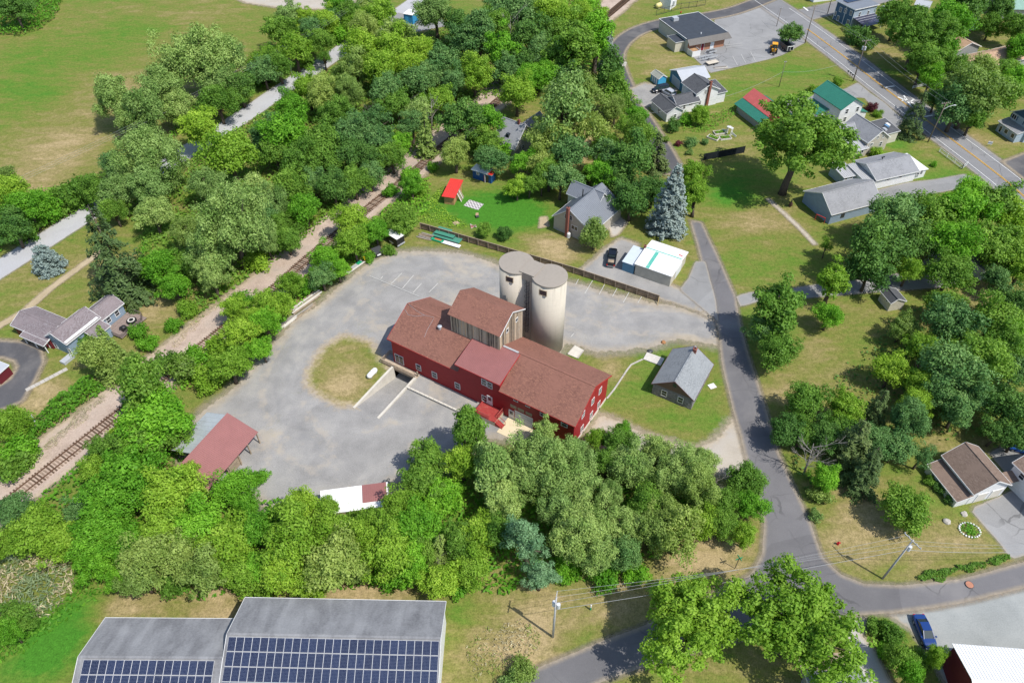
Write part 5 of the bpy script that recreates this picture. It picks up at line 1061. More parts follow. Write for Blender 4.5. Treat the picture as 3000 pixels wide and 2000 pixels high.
# --- open pole shed with red roof
ps = Bld('pole_shed', 'open timber shed with faded red metal roof and grey lean-to beside the gravel yard', 'shed', Rz(170, 550), Rz(453, 222), 2.8)
py, pz = ps.at_x(Rz(-8, 425), 0); pz = min(max(pz, 3.6), 5.0); wd = ps.at_z(Rz(268, 125), pz)[1]
rq = [Vector((0, 0, 2.8)), Vector((ps.L, 0, 2.8)), Vector((ps.L, wd, pz)), Vector((0, wd, pz))]
rm_ = MB().slab(rq, .06); ps.ribs(rm_, rq, .3, 'x'); ps.part(rm_, 'roof', R_rose if False else M_redmetal)
gx0 = ps.L * .28; gq = [Vector((gx0, wd + .02, pz - .05)), Vector((ps.L - .4, wd + .02, pz - .05)), Vector((ps.L - .4, wd + 4.4, pz - 1.6)), Vector((gx0, wd + 4.4, pz - 1.6))]
gm = MB().slab(gq, .06); ps.ribs(gm, gq, .9, 'x'); ps.part(gm, 'lean_to_roof', R_galv)
n = 6
for i in range(n):
    xx = .2 + i * (ps.L - .4) / (n - 1)
    for yy, zz in ((.25, 2.75), (wd - .1, pz - .1)): ps.part(MB().box(xx - .09, yy - .09, 0, xx + .09, yy + .09, zz), 'post', M_wood)
ps.part(MB().box(0.3, wd - .2, 0, ps.L - .3, wd - .12, pz - .2), 'back_wall', M_wood); ps.part(MB().bar((0, .25, 2.62), (ps.L, .25, 2.62), .1, .22), 'eave_beam', M_wood)
lw = MB()
for i in range(7): lw.box(ps.L * .38, .32, .25 + i * .28, ps.L * .62, .36, .47 + i * .28)
stuff(ps.part(lw, 'slat_wall', M_wood))
# --- low roofed rack at the front edge of the yard
lsd = Bld('low_shed', 'low shed with half white half red roof at the front edge of the gravel yard', 'shed', Rz(812, 690), Rz(1184, 640), 2.2)
yb = lsd.at_z(Rz(1170, 510), 2.7)[1]; L_ = lsd.L
lsd.shed(0, .2, L_, yb, 2.2, 2.7, M_wood, R_white, oh=.15, rib=.45)
xs_ = lsd.at_y(Rz(1037, 560), yb * .6)[0]
rq = [Vector((xs_, yb * .27, 2.2 + .5 * .27 + .16)), Vector((L_ - .1, yb * .27, 2.2 + .5 * .27 + .16)), Vector((L_ - .1, yb + .13, 2.7 + .03 + .16)), Vector((xs_, yb + .13, 2.7 + .03 + .16))]
mm = MB().slab(rq, .03); lsd.ribs(mm, rq, .3, 'x'); lsd.part(mm, 'red_roof_sheet', M_redmetal)
lsd.box('bright_roof_sheet', pm('bright white sheet', (0.85, 0.85, 0.84), 0.03, 1, .4), xs_ * .72, .1, 2.36, xs_ - .02, .12, 2.38)
# --- white roofed garage
gw = Bld('garage', 'white roofed block garage with green stripe and blue lean-to by the fence', 'garage', Oz(668, 305), Oz(1128, 465), 2.9)
dy = gw.at_z(Oz(1292, 150), 2.9)[1]; ry, rz = gw.at_x(Oz(1255, 265), gw.L); o3 = .2
rz = max(3.3, min(4.4, rz)); rpos = max(.35, min(.65, ry / dy))
gr, gQ = gw.gable(o3, o3, gw.L - o3, dy - o3, 2.85, rz, 'x', V_block, R_white, oh=.2, trim=M_trim, th=.08, rp=rpos)
st = MB(); zz_ = rz + .1; st.bar((0, dy * rpos + .12, zz_ + .0), (gw.L - .2, dy * rpos + .12, zz_), .3, .05); gw.part(st, 'ridge_stripe', P_teal)
fa = gw.at_y(Oz(950, 180), dy * rpos)[0]; fs_ = MB(); e0 = gQ[0][0]; k3 = (gQ[0][3] - gQ[0][0]).normalized()
a = Vector((fa, gQ[0][0].y, gQ[0][0].z + .012)); b_ = a + k3 * (gQ[0][3] - gQ[0][0]).length; fs_.add([a - Vector((.38, 0, 0)), a + Vector((.38, 0, 0)), b_ + Vector((.38, 0, 0)), b_ - Vector((.38, 0, 0))], [(0, 1, 2, 3)]); gw.part(fs_, 'painted_stripe', P_teal)
gw.box('red_patch', P_red, gw.L - 1.3, dy * rpos + 1.0, rz - .12, gw.L - .5, dy * rpos + 1.6, rz - .08)
gw.chimney(-.1, dy * rpos, 1.5, rz + .5, .45); gw.shed(-2.6, .15, -.05, dy * .62, 2.3, 2.6, siding('blue painted boards', (0.10, 0.24, 0.36), .4, True), pm('pale blue roof', (0.52, 0.58, 0.63), .05, 1, .5), oh=.15, wn='lean_to_wall', name='lean_to_roof')
gd_ = gw.panel('E', gw.L - o3 + .01, dy * .5, 0, 3.2, 2.2, M_door, 'garage_door', M_trim)
# --- farmhouse behind the silos
fh = Bld('farmhouse', 'tan farmhouse with grey seam metal roof behind the silos', 'house', Gz(75, 503), Gz(600, 735), 3.4)
bl_y = fh.at_z(Gz(270, 262), 3.4)[1]; br = fh.at_z(Gz(922, 330), 3.4); axx, az_ = fh.at_y(Gz(300, 425), 0)
D_ = max(bl_y, 9.0); D_ = min(max(br[1], 9.0), 13.0); L_ = fh.L; o3 = .35; zr = min(max(az_, 5.4), 6.8); rpx = min(max(axx / L_, .38), .5)
fh.gable(o3, o3, L_ - o3, D_ - o3, 3.5, zr, 'y', V_tan, R_grey, oh=o3, trim=M_trim, th=.1, rp=rpx, rib=.45)
xm = L_ * rpx
fh.gable(-1.2, 7.9, 6.6, 11.8, 4.7, 6.75, 'x', V_cream, R_grey, oh=.3, trim=M_trim, th=.1, wn='cross_wing_wall', rib=.45)
sk = fh.part(MB().slab([Vector((4.6, 8.5, 5.36)), Vector((5.3, 8.5, 5.36)), Vector((5.3, 9.3, 6.2)), Vector((4.6, 9.3, 6.2))], .1), 'skylight', M_glass); fh.win('E', 6.61, 9.8, 5.2, .6, .8)
fh.chimney(axx, -.35, 0, zr + .7, .6); fh.part(MB().cyl(xm - 1.2, D_ * .55, zr - 1, zr + .9, .12, 10), 'stove_pipe', M_black)
for px, w_, st_ in ((Gz(258, 510), .6, 'h'), (Gz(327, 533), .6, 'h'), (Gz(372, 662), 1.5, 'v')): fh.winp('S', o3 - .01, px, w_, .95, st_)
# --- red lean shed and blue shed
rl_ = Bld('lean_shed', 'open plank shed with bright red slanted roof in the back yard', 'shed', Jz(200, 645), Jz(400, 675), 2.2)
yb = rl_.at_z(Jz(690, 410), 2.7)[1]
rl_.shed(.3, .3, rl_.L - .3, yb - .3, 2.2, 2.7, pm('fresh planks', (0.42, 0.24, 0.11), .2, 2, .85), R_red, oh=.4, th=.06, rib=.5)
for i, (dx, hh) in enumerate(((.5, 2.2), (1.0, 2.4), (1.7, 2.3), (2.3, 2.1))): rl_.part(MB().bar((rl_.L + .9, yb * .25 + dx * 1.0, 0), (rl_.L - .1, yb * .25 + dx * 1.0, hh), .35, .04), 'leaning_board', [pm('pale plank', (0.6, 0.56, 0.5), .1, 2, .8), M_wood][i % 2])
bs = Bld('blue_shed', 'small blue shed with white and red roof and open red door', 'shed', Jz(660, 200), Jz(1010, 308), 2.5)
yb = bs.at_z(Jz(1135, 232), 2.5)[1]; bs.shed(.45, .3, bs.L - .35, yb - .3, 2.4, 2.55, V_shed, R_white, oh=.35, th=.08)
bs.box('red_roof_edge', R_red, bs.L * .82, -.05, 2.5, bs.L + .02, yb + .05, 2.66); ddx, ddz = bs.at_y(Jz(888, 355), .3)
dd = bs.panel('S', .3, ddx, .05, .85, 1.9, P_red, 'door', M_trim); dd.rotation_euler = (0, 0, R(-35)); bs.box('doorway', M_glass, ddx + .4, .27, .05, ddx + 1.2, .31, 1.95); bs.winp('S', .28, Jz(783, 275), .6, .5)
# --- slate grey cottage in the trees
ct = Bld('cottage', 'slate grey cottage half hidden in trees beside the railroad', 'house', q(1, 0, 2165, 1300), q(2, 0, 0, 1368), 3.2)
ry, rz = ct.at_x(q(1, 0, 2265, 1060), 0); rz = min(max(rz, 5.6), 7.5); dep = max(min(2 * ry, 10), 7)
ct.gable(.3, .3, ct.L + .5, dep, 3.3, rz, 'x', V_grey, S_dark if False else S_grey, oh=.3, trim=M_trim)
for px in (q(1, 0, 2222, 1350), q(1, 0, 2312, 1378)): ct.winp('S', .29, px, .9, 1.0)
for i, z in ((2.5, 4.5), (5.5, 4.5), (4.0, 2.0)): ct.win('E', ct.L + .51, i, z, .8, 1.0)
ct.chimney(ct.L * .8, dep * .5, rz - .3, rz + .9); ct.gable(1.0, dep + .1, 5.5, dep + 7, 2.8, 4.8, 'y', V_grey, S_grey, oh=.3, trim=M_trim)
ct.part(MB().box(3.2, 1.6, 3.3 + 1.5 * (rz - 3.3) / (dep / 2 - .15), 4.0, 2.4, 3.3 + 2.6 * (rz - 3.3) / (dep / 2 - .15)), 'skylight', M_glass)
# --- commercial building with black flat roof
cb = Bld('store_building', 'flat black roofed store with brown mansard front and brick wall by the highway', 'building', Bz(385, 478), Bz(870, 388), 4.0)
dep = cb.at_z(Bz(567, 135), 4.0)[1]; L_ = cb.L
cb.part(MB().box(.25, -.3, 0, L_ - 1.2, dep - .1, 3.75), 'wall', V_metal); cb.part(MB().box(0, .0, 3.75, L_, dep, 4.0), 'roof', R_flat)
cb.part(MB().box(.2, -.42, 0, L_ - 1.15, -.31, 3.4), 'brick_front', pm('salmon brick', (0.38, 0.19, 0.12), .2, 7, .9))
ms = MB(); qd = [Vector((0, -1.5, 2.7)), Vector((L_ + .6, -1.5, 2.7)), Vector((L_, .02, 4.03)), Vector((0, .02, 4.03))]; ms.slab(qd, .08); cb.ribs(ms, qd, .35, 'x')
ms.slab([Vector((L_ + .6, -1.5, 2.7)), Vector((L_ + .9, dep, 2.9)), Vector((L_, dep, 4.02)), Vector((L_, .02, 4.02))], .06); cb.part(ms, 'mansard', R_seam)
cb.part(MB().bar((0, .6, 4.03), (0, dep, 4.03), .14, .12).bar((L_, .6, 4.03), (L_, dep, 4.03), .12, .1).bar((0, dep, 4.03), (L_, dep, 4.03), .12, .1), 'parapet_edge', M_trim)
ax_, ay_ = cb.at_z(Bz(235, 225), 4.5); cb.box('air_unit', M_steel, ax_ - .9, ay_ - .8, 4.0, ax_ + .9, ay_ + .8, 5.0); vx_, vy_ = cb.at_z(Bz(545, 400), 4.2); cb.part(MB().cyl(vx_, vy_, 4, 4.5, .15, 10), 'vent_pipe', M_trim)
x2, y2 = cb.at_z(Bz(245, 625), 0); x3, y3 = cb.at_z(Bz(160, 555), 0); cb.shed(-3.0, 1.6, .2, 6.2, 3.0, 3.1, V_cream, R_flat, oh=.2, wn='annex_wall', name='annex_roof', trim=M_trim)
cb.panel('S', -.43, L_ * .62, .02, 1.1, 2.2, M_door, 'door', M_trim); cb.panel('S', -.43, L_ * .38, .02, 1.0, 2.1, pm('maroon door', (.2, .02, .03), .1, 2, .5), 'door', M_trim)
cb.part(MB().box(.1, -3.4, 0, .18, -.5, 1.7).box(.2, -3.4, 0, 3.0, -3.32, 1.7).box(2.95, -3.3, 0, 3.03, -.5, 1.7), 'screen_fence', M_trim); cb.box('stacked_goods', pm('boxed goods', (.42, .25, .13), .3, 1, .8), .6, -2.6, 0, 2.7, -.6, 1.5)
# --- blue garage, blue garden shed
bg = Bld('blue_garage', 'blue gambrel garage with light grey roof behind the black van', 'garage', A(277, 112), A(445, 265), 3.2)
dep = bg.at_z(A(755, 190), 2.8)[1]; L_ = bg.L
bg.gable(.2, .3, L_ - .2, dep, 3.1, 4.6, 'y', V_garage, R_lt, oh=.3, trim=M_trim, rp=.5); bg.panel('S', .28, L_ * .5, .02, L_ * .55, 2.4, R_lt, 'garage_door', M_trim)
gs = Bld('garden_shed', 'small bright blue garden shed with pale shingle roof beside the black van', 'shed', A(133, 235), A(243, 208), 2.1)
dep = gs.at_z(A(40, 160), 2.1)[1]; gs.gable(.1, .1, gs.L - .1, dep, 2.1, 2.9, 'y', V_bright, shingle('pale moss shingles', (.20, .21, .17), (.30, .31, .27), (.40, .41, .36)), oh=.15, trim=M_trim)
for i in range(3): gs.panel('W', .08, dep * (.25 + .25 * i), .1, .5, 1.8, M_door, 'door', None, .03)
# --- white house with dark roof (three wings)
wh = Bld('white_house', 'white house with dark shingle roofs and brick chimney beside the blue garage', 'house', A(240, 692), A(470, 640), 2.5)
dep = wh.at_z(A(45, 515), 2.5)[1]; ax_, az_ = wh.at_y(A(365, 600), 0); L1 = wh.L
wh.gable(.25, .25, L1 - .25, dep, 2.5, min(max(az_, 3.6), 4.6), 'y', V_white, S_dark, oh=.3, trim=M_trim); wh.winp('S', .24, A(347, 715), .7, .95); wh.winp('W', .24, A(135, 655), .7, 1.0)
mx0, my0 = wh.at_z(A(628, 440), 4.3); mx1, my1 = wh.at_z(A(905, 345), 4.3); myb = wh.at_z(A(440, 290), 4.3)[1]; my0 = 3.1; myb = 10.2
apx, apz = wh.at_y(A(790, 318), my0); apz = min(max(apz, 6.0), 7.4)
wh.gable(mx0 + .3, my0 + .3, mx1 - .3, myb, 4.5, apz, 'y', V_white, S_dark, oh=.35, trim=M_trim, wn='main_wall'); wh.chimney((mx0 + mx1) / 2 + .3, my0 + .05, 0, apz + 1.0, .6)
for px in (A(748, 405), A(672, 540), A(748, 395)): wh.winp('S', my0 + .29, px, .7, 1.0)
wh.gable(L1 - .6, my0 - .6, mx0 + .8, my0 + 4.2, 2.8, 4.3, 'x', V_white, S_dark, oh=.3, trim=M_trim, wn='link_wall'); wh.winp('S', my0 - .61, A(556, 558), 1.1, .7, 'v'); wh.winp('S', my0 - .61, A(468, 600), .7, 1.0)
wh.shed(mx1 - .2, my0 + .6, mx1 + 2.6, 9.2, 3.0, 3.7, V_white, S_dark, oh=.3, trim=M_trim, wn='side_wall', name='side_roof')
# --- red and green roofed barn mostly behind the maple
rg = Bld('gambrel_barn', 'barn with red upper and green lower roof mostly behind the big maple', 'barn', q(2, 0, 2060, 950), q(2, 0, 2205, 1062), 2.4)
L_ = max(rg.L, 6) * 1.55
rg.part(MB().box(.3, .3, 0, L_ - .3, 9.7, 2.35), 'wall', V_grey)
for y0, y1, z0_, z1, m_ in ((-.4, 2.0, 2.2, 3.4, R_green), (2.0, 5.0, 3.5, 5.6, R_rose), (8.0, 5.0, 3.5, 5.6, R_rose), (10.4, 8.0, 2.2, 3.4, R_green)):
    qd = [Vector((-.3, y0, z0_)), Vector((L_ + .3, y0, z0_)), Vector((L_ + .3, y1, z1)), Vector((-.3, y1, z1))]; mq = MB().slab(qd, .08); rg.ribs(mq, qd, .5, 'x'); rg.part(mq, 'roof', m_)
for x_ in (.1, L_ - .1): rg.part(MB().add([(x_, .3, 0), (x_, 9.7, 0), (x_, 9.7, 2.3), (x_, 8.0, 3.3), (x_, 5, 5.5), (x_, 2.0, 3.3), (x_, .3, 2.3)], [(0, 1, 2, 3, 4, 5, 6)]), 'gable_wall', V_maroon)
# --- white house with green metal roof
gh = Bld('green_roof_house', 'white two storey house with green metal roof beside the highway', 'house', Cz(372, 305), Cz(582, 255), 5.2)
dep = 10.9; ax_, az_ = gh.at_y(Cz(502, 215), 0); o3 = .35
gh.gable(o3, o3, gh.L - o3, dep, 5.2, 7.3, 'y', V_white, R_green, oh=o3, trim=R_green, rib=.5, rp=min(max(ax_ / gh.L, .45), .65))
for px in (Cz(421, 318), Cz(514, 298), Cz(402, 387)): gh.winp('S', o3 - .01, px, .8, 1.2)
gh.shed(gh.L - .3, .6, gh.L + 2.2, dep * .6, 3.0, 2.3, V_white, R_green, ax='x', wn='porch_wall', name='porch_roof'); gh.shed(-3.2, dep * .4, .3, dep * .95, 2.4, 3.2, V_white, R_green, ax='x', wn='side_wall', name='side_roof')
# --- grey gabled house
yh = Bld('gabled_house', 'beige gabled house with grey shingle roof and dormer between green roof house and ranch house', 'house', Cz(604, 603), Cz(803, 550), 3.3)
dep = 9.1; ax_, az_ = yh.at_y(Cz(742, 490), 0); zr = min(max(az_, 5.4), 7)
yh.gable(.3, .3, yh.L - .3, dep, 3.6, zr, 'y', V_cream if False else V_tan, S_grey, oh=.3, trim=M_trim)
for px, w_, h_ in ((Cz(693, 545), .45, .8), (Cz(739, 535), .45, .8), (Cz(716, 603), .7, 1.2), (Cz(634, 608), .9, .7)): yh.winp('S', .29, px, w_, h_)
yh.gable(-3.4, 4.9, .6, 8.9, 3.4, zr - .5, 'x', V_grey, S_grey, oh=.3, trim=M_trim, wn='cross_wing_wall'); yh.win('W', -3.41, 6.9, 4.0, .7, .8, '')
yh.shed(-3.9, -.2, .28, 4.85, 2.3, 3.1, V_tan, R_porch, oh=.25, trim=M_trim, wn='porch_wall', name='porch_roof', rib=.5); yh.win('S', -.21, -1.5, 1.6, 1.2, .8, 'v')
dv = yh.part(MB().box(-2.3, 5.1, 3.4, -1.0, 6.5, 4.6), 'dormer_wall', V_grey); yh.part(MB().slab([Vector((-2.5, 4.9, 4.65)), Vector((-.8, 4.9, 4.65)), Vector((-.8, 6.9, 5.3)), Vector((-2.5, 6.9, 5.3))], .1), 'dormer_roof', S_grey, dv)
yh.shed(yh.L - .28, 2.2, yh.L + 5, 7.5, 3.0, 3.6, V_cream, S_dark, oh=.25, trim=M_trim, wn='side_wall', name='side_roof')
for i in range(4): yh.box('stored_item', [M_steel, R_flat, pm('blue tarp', (.12, .25, .42), .2, 2, .6), M_trim][i], yh.L + 1 + i * .8, 3 + i * .5, 3.3, yh.L + 1.7 + i * .8, 4.2 + i * .5, 3.75)
# --- ranch house and its garage
rh = Bld('ranch_house', 'white ranch house with grey roof and pale ribbed porch roof along the highway', 'house', Hz(700, 365), Hz(1118, 272), 2.8)
dep = 8.6; ry, rz = rh.at_x(Hz(605, 215), 0); rz = 4.5
rh.gable(.3, .3, rh.L - .3, dep, 2.8, rz, 'x', V_white, S_grey, oh=.4, trim=M_trim)
for px in (Hz(815, 352), Hz(935, 325)): rh.winp('S', .29, px, .9, .6, '')
for px in (Hz(1108, 292), Hz(1140, 285)): rh.winp('S', .29, px, .7, 1.0)
rh.shed(rh.L + .1, .8, rh.L + 3.2, dep - .8, 2.3, 2.2, V_white, R_white, oh=.3, wn='sunroom_wall', name='sunroom_roof', ax='x')
rh.shed(-5.7, 4.2, -2.6, 9.2, 2.3, 2.9, V_ltblue, R_porch, oh=.3, rib=.5, wn='addition_wall', name='addition_roof', trim=M_trim); rh.shed(-2.4, -.1, -.12, 7.6, 2.3, 3.0, V_white, R_porch, oh=.15, rib=.5, wn='porch_wall', name='porch_roof')
for a in (-5.0, -3.6): rh.win('S', 4.19, a, 1.5, .7, .9)
rh.part(MB().cyl(5, dep * .6, 4.0, 5.0, .1, 8).box(4.6, dep * .6 - .1, 4.9, 5.5, dep * .6 + .1, 5.1), 'roof_vent', M_black)
ag = Bld('grey_garage', 'blue grey garage with grey shingle roof partly under tree beside ranch house', 'garage', Hz(258, 705), Hz(690, 590), 2.8)
dep = max(6, min(ag.at_z(Hz(20, 468), 2.8)[1], 10)); ry, rz = ag.at_x(Hz(185, 460), 0); ag.gable(.3, .3, 13.6, dep, 2.8, min(max(rz, 4.4), 5.6), 'x', V_bgrey, S_grey, oh=.3, trim=M_trim, rp=min(max(ry / dep, .45), .6))
ag.winp('S', .29, Hz(365, 712), .8, .9, '', M_dkmetal)
# --- blue two storey house
bh = Bld('blue_house', 'two storey dark blue house with rooftop solar panels at the road junction', 'house', Ez(215, 10), Ez(530, 165), 6.0)
dep = max(6, min(bh.at_z(Ez(975, 95), 6.0)[1], 12)); L_ = bh.L
bh.part(MB().box(0, 0, 0, L_, dep, 5.8), 'wall', [V_blue, V_ltblue]); w_o = [o for o in bh.root.children if o.name.startswith('wall')][-1]
for p in w_o.data.polygons:
    if p.normal.x > .9: p.material_index = 1
rf_ = bh.part(MB().box(-.35, -.35, 5.8, L_ + .35, dep + .35, 6.0), 'roof', R_grey); bh.part(MB().box(-.4, -.42, 5.72, L_ + .4, -.36, 5.98).box(L_ + .36, -.42, 5.72, L_ + .42, dep + .4, 5.98), 'fascia', M_trim, rf_)
for i in range(2):
    for j in range(4): bh.part(MB().box(1.0 + i * 1.1, 1.2 + j * 1.75, 6.15, 2.05 + i * 1.1, 2.9 + j * 1.75, 6.2), 'solar_panel', pm('small solar glass', (.02, .035, .08), .1, 3, .2, .6))
for px, w_, h_ in ((Ez(262, 175), .8, 1.3), (Ez(350, 200), .9, 1.3), (Ez(447, 238), .9, 1.3), (Ez(395, 400), .9, 1.3), (Ez(215, 330), .8, 1.4), (Ez(168, 245), .6, 1.3)): bh.winp('S', -.01, px, w_, h_, 'v')
for px in (Ez(600, 262), Ez(752, 237)): bh.winp('E', L_ + .01, px, .7, 1.3)
bh.part(MB().box(-.02, -.06, 0, .12, -.02, 5.7).box(L_ - .12, -.06, 0, L_ + .02, -.02, 5.7).box(L_ * .55 - .08, -.06, 0, L_ * .55 + .08, -.02, 5.7), 'corner_board', M_trim)
bh.shed(L_ + .05, .4, L_ + 5.4, dep - .6, 3.1, 2.4, V_blue, pm('porch solar glass', (.035, .035, .07), .1, 2, .3, .6), oh=.25, wall=False, ax='x', name='porch_roof')
for yy in (.6, dep - .9): bh.part(MB().box(L_ + 4.3, yy, 0, L_ + 4.45, yy + .15, 2.4), 'porch_post', M_trim)
for i in range(4): bh.part(MB().bar((L_ + .1 + i * 1.15, .3, 3.25 - i * .175), (L_ + .1 + i * 1.15, dep - .5, 3.25 - i * .175), .07, .05), 'panel_rail', M_trim)
# --- tan roofed house behind the trees
tb = Bld('tan_roof_house', 'house with tan shingle roof mostly hidden behind trees across the highway', 'house', Fz(330, 555), Fz(548, 508), 3.0)
tb.gable(-.5, 0, tb.L + .5, 8, 3.0, 4.8, 'y', V_grey, S_tan, oh=.4, trim=M_trim); tb.gable(-8, -11, tb.L + 10, -3, 2.8, 4.6, 'x', V_grey, S_tan, oh=.4, trim=M_trim, wn='front_wall')
for a in (-6, -4, -2): tb.win('S', -11.01, a, 1.5, .9, 1.2)
tb.part(MB().box(-8, -13, .0, -2, -11.05, .35), 'porch_floor', M_wood)
fs2 = Bld('weathered_shed', 'weathered blue grey shed with patched roof in the trees at upper right', 'shed', Fz(345, 200), Fz(425, 255), 2.4)
fs2.shed(0, 0, max(fs2.L, 2.6), 4.6, 2.3, 2.9, V_ltblue, S_slate, oh=.3)
for i in range(2): fs2.panel('S', -.01, .7 + i * 1.1, .1, .8, 1.9, M_door, 'door', None, .03)
# --- white house at the right edge
eh = Bld('porch_house', 'white two storey house with enclosed front porch at the right edge by the highway', 'house', Dz(475, 420), Dz(790, 635), 2.6)
L_ = eh.L; eh.shed(.3, .2, L_ - .2, 2.6, 2.6, 3.2, V_ltblue, S_grey, oh=.3, trim=M_trim, wn='porch_wall', name='porch_roof'); eh.gable(.6, 2.62, L_ + .4, 11, 5.2, 7.6, 'y', V_ltblue, S_grey, oh=.4, trim=M_trim, wn='main_wall')
eh.part(MB().add([(.7, 2.6, 5.25), (L_ + .3, 2.6, 5.25), ((L_ + 1) / 2, 2.6, 7.45)], [(0, 1, 2)]), 'gable_shingles', V_blue)
for px, w_, h_ in ((Dz(510, 550), .7, 1.5), (Dz(603, 590), 1.0, 1.0), (Dz(708, 660), 1.0, 1.0)): eh.winp('S', .19, px, w_, h_, '')
for a in (1.6, L_ - 1.0): eh.win('S', 2.6, a, 4.3, 1.3, 1.1, 'v')
for a in (1.6, L_ - 1.0):
    for s_ in (-1, 1): eh.panel('S', 2.6, a + s_ * 1.0, 3.75, .35, 1.1, V_blue, 'shutter', None, .03)
# --- white gable behind the trees on the right edge
wg = Bld('white_cottage', 'white gable end of a house among trees on the right edge', 'house', q(3, 1, 1935, 1005), q(3, 1, 2205, 935), 0.0)
wg.gable(0, 0, max(wg.L, 7), 10, 2.8, 5.0, 'y', V_white, S_grey, oh=.3, trim=M_trim); wg.winp('S', -.01, q(3, 1, 2030, 938), .8, 1.1)
cs = Bld('cream_shed', 'cream garden shed with black roof in the shade of trees', 'shed', q(3, 1, 1130, 1222), q(3, 1, 1272, 1200), 2.1)
dep = max(3.0, min(cs.at_z(q(3, 1, 1085, 1100), 2.3)[1], 5)); cs.gable(.1, .1, cs.L - .1, dep, 2.1, 3.0, 'y', V_cream, S_dark, oh=.15, trim=M_trim, rp=.35); cs.winp('W', .09, q(3, 1, 1093, 1190), .5, .5, '')
# --- brown roofed double garage
bg2 = Bld('brown_garage', 'white garage with brown shingle roof and low side lean-to by the concrete drive', 'garage', Iz(600, 650), Iz(985, 550), 3.2)
dep = 7.3; ax_, az_ = bg2.at_y(Iz(850, 520), 0); L_ = bg2.L
bg2.gable(.3, .3, L_ - .3, dep, 3.2, 5.3, 'y', V_white, S_brown, oh=.3, trim=M_trim, rp=.49)
bg2.shed(-2.0, .35, .28, dep - .1, 1.7, 2.3, V_white, S_brown, ax='x', oh=.2, wn='lean_to_wall', name='lean_to_roof', trim=M_trim)
for a in (.36, .74): bg2.panel('S', .29, L_ * a, .02, L_ * .26, 2.1, pm('beige door', (.6, .57, .5), .05, 1, .6), 'garage_door', M_trim)
bg2.shed(L_ + .1, .8, L_ + 4, dep * .3, 2.5, 2.9, V_white, S_brown, oh=.2, wall=False, name='carport_roof'); bg2.part(MB().box(L_ + 3.7, .8, 0, L_ + 3.85, .95, 2.45), 'carport_post', M_trim)
nh = Bld('corner_house', 'white house with brown shingle roof cut off by the right edge near the brown garage', 'house', Iz(1000, 330), Iz(1130, 455), 4.6)
nh.gable(.2, .2, 9, 9, 4.6, 6.6, 'x', V_white, S_brown, oh=.35, trim=M_trim); nh.win('S', .19, 2.0, 3.6, .8, 1.1); nh.win('W', .19, 4.0, 3.4, .8, 1.1)
# --- red barn with white ribbed roof, bottom right
rb2 = Bld('white_roof_barn', 'maroon barn with white ribbed metal roof in the bottom right corner', 'barn', q(3, 3, 1700, 1212), q(3, 3, 2352, 1262), 4.6)
rb2.part(MB().box(.2, -14, 0, 26, -.2, 4.5), 'wall', V_maroon)
for y0, y1, z0_, z1 in ((.1, -5.0, 4.62, 6.3), (-14.3, -5.0, 4.0, 6.3)):
    qd = [Vector((-.1, y0, z0_)), Vector((26.2, y0, z0_)), Vector((26.2, y1, z1)), Vector((-.1, y1, z1))]; mq = MB().slab(qd, .1); rb2.ribs(mq, qd, .4, 'x'); rb2.part(mq, 'roof', R_white)
rb2.part(MB().add([(.18, -14, 0), (.18, -.2, 0), (.18, -.2, 4.5), (.18, -5, 6.2), (.18, -14, 4.0)], [(0, 1, 2, 3, 4)]), 'gable_wall', V_maroon)
# --- dark roofed cabin at the bottom edge
dc = Bld('bottom_cabin', 'small dark shingle roof with white rails at the bottom edge beside the drive', 'house', q(3, 3, 370, 1600), q(3, 3, 900, 1600), 2.6)
yb = dc.at_z(q(3, 3, 600, 1480), 2.6)[1]; dc.gable(.2, -7, dc.L - .2, yb, 2.6, 4.0, 'x', V_grey, S_slate, oh=.3, trim=M_trim)
for k_, yy in enumerate((yb + 1.6, yb + 3.6)):
    rr_ = MB(); x0, x1 = (1.2, dc.L - 1.0) if k_ == 0 else (3.0, dc.L - 2.2)
    for z in (.5, .95): rr_.bar((x0, yy, z), (x1, yy, z), .09, .07)
    for i in range(7): xx = x0 + i * (x1 - x0) / 6; rr_.box(xx - .05, yy - .05, 0, xx + .05, yy + .05, 1.05)
    dc.part(rr_, 'porch_railing', M_trim)
dc.part(MB().box(.5, yb + .3, 0, dc.L - .5, yb + 3.6, .3), 'porch_floor', M_wood)
# --- warehouses with solar panels
M_cell = NT('solar cells'); _o = M_cell.obj(); _s3 = M_cell.n('SeparateXYZ', None, Vector=_o)
gx = M_cell.math('FRACT', M_cell.math('DIVIDE', _s3.outputs[0], .158)); gy = M_cell.math('FRACT', M_cell.math('DIVIDE', _s3.outputs[1], .158))
ln = M_cell.math('MAXIMUM', M_cell.math('GREATER_THAN', gx, .93), M_cell.math('GREATER_THAN', gy, .93))
oi_ = M_cell.n('ObjectInfo').outputs['Random']; base_ = M_cell.mix(oi_, (.006, .010, .036), (.011, .019, .058))
M_cell = M_cell.done(M_cell.mix(M_cell.math('MULTIPLY', ln, .75), base_, (.24, .28, .36)), .18, .55)
M_pframe = pm('panel frame', (.62, .63, .65), .04, 2, .4, .5)
pan = MB().box(-.49, -.82, 0, .49, .82, .035).mesh('solar_panel', M_pframe); cel = MB().box(-.465, -.795, .03, .465, .795, .04).mesh('panel_glass', M_cell)
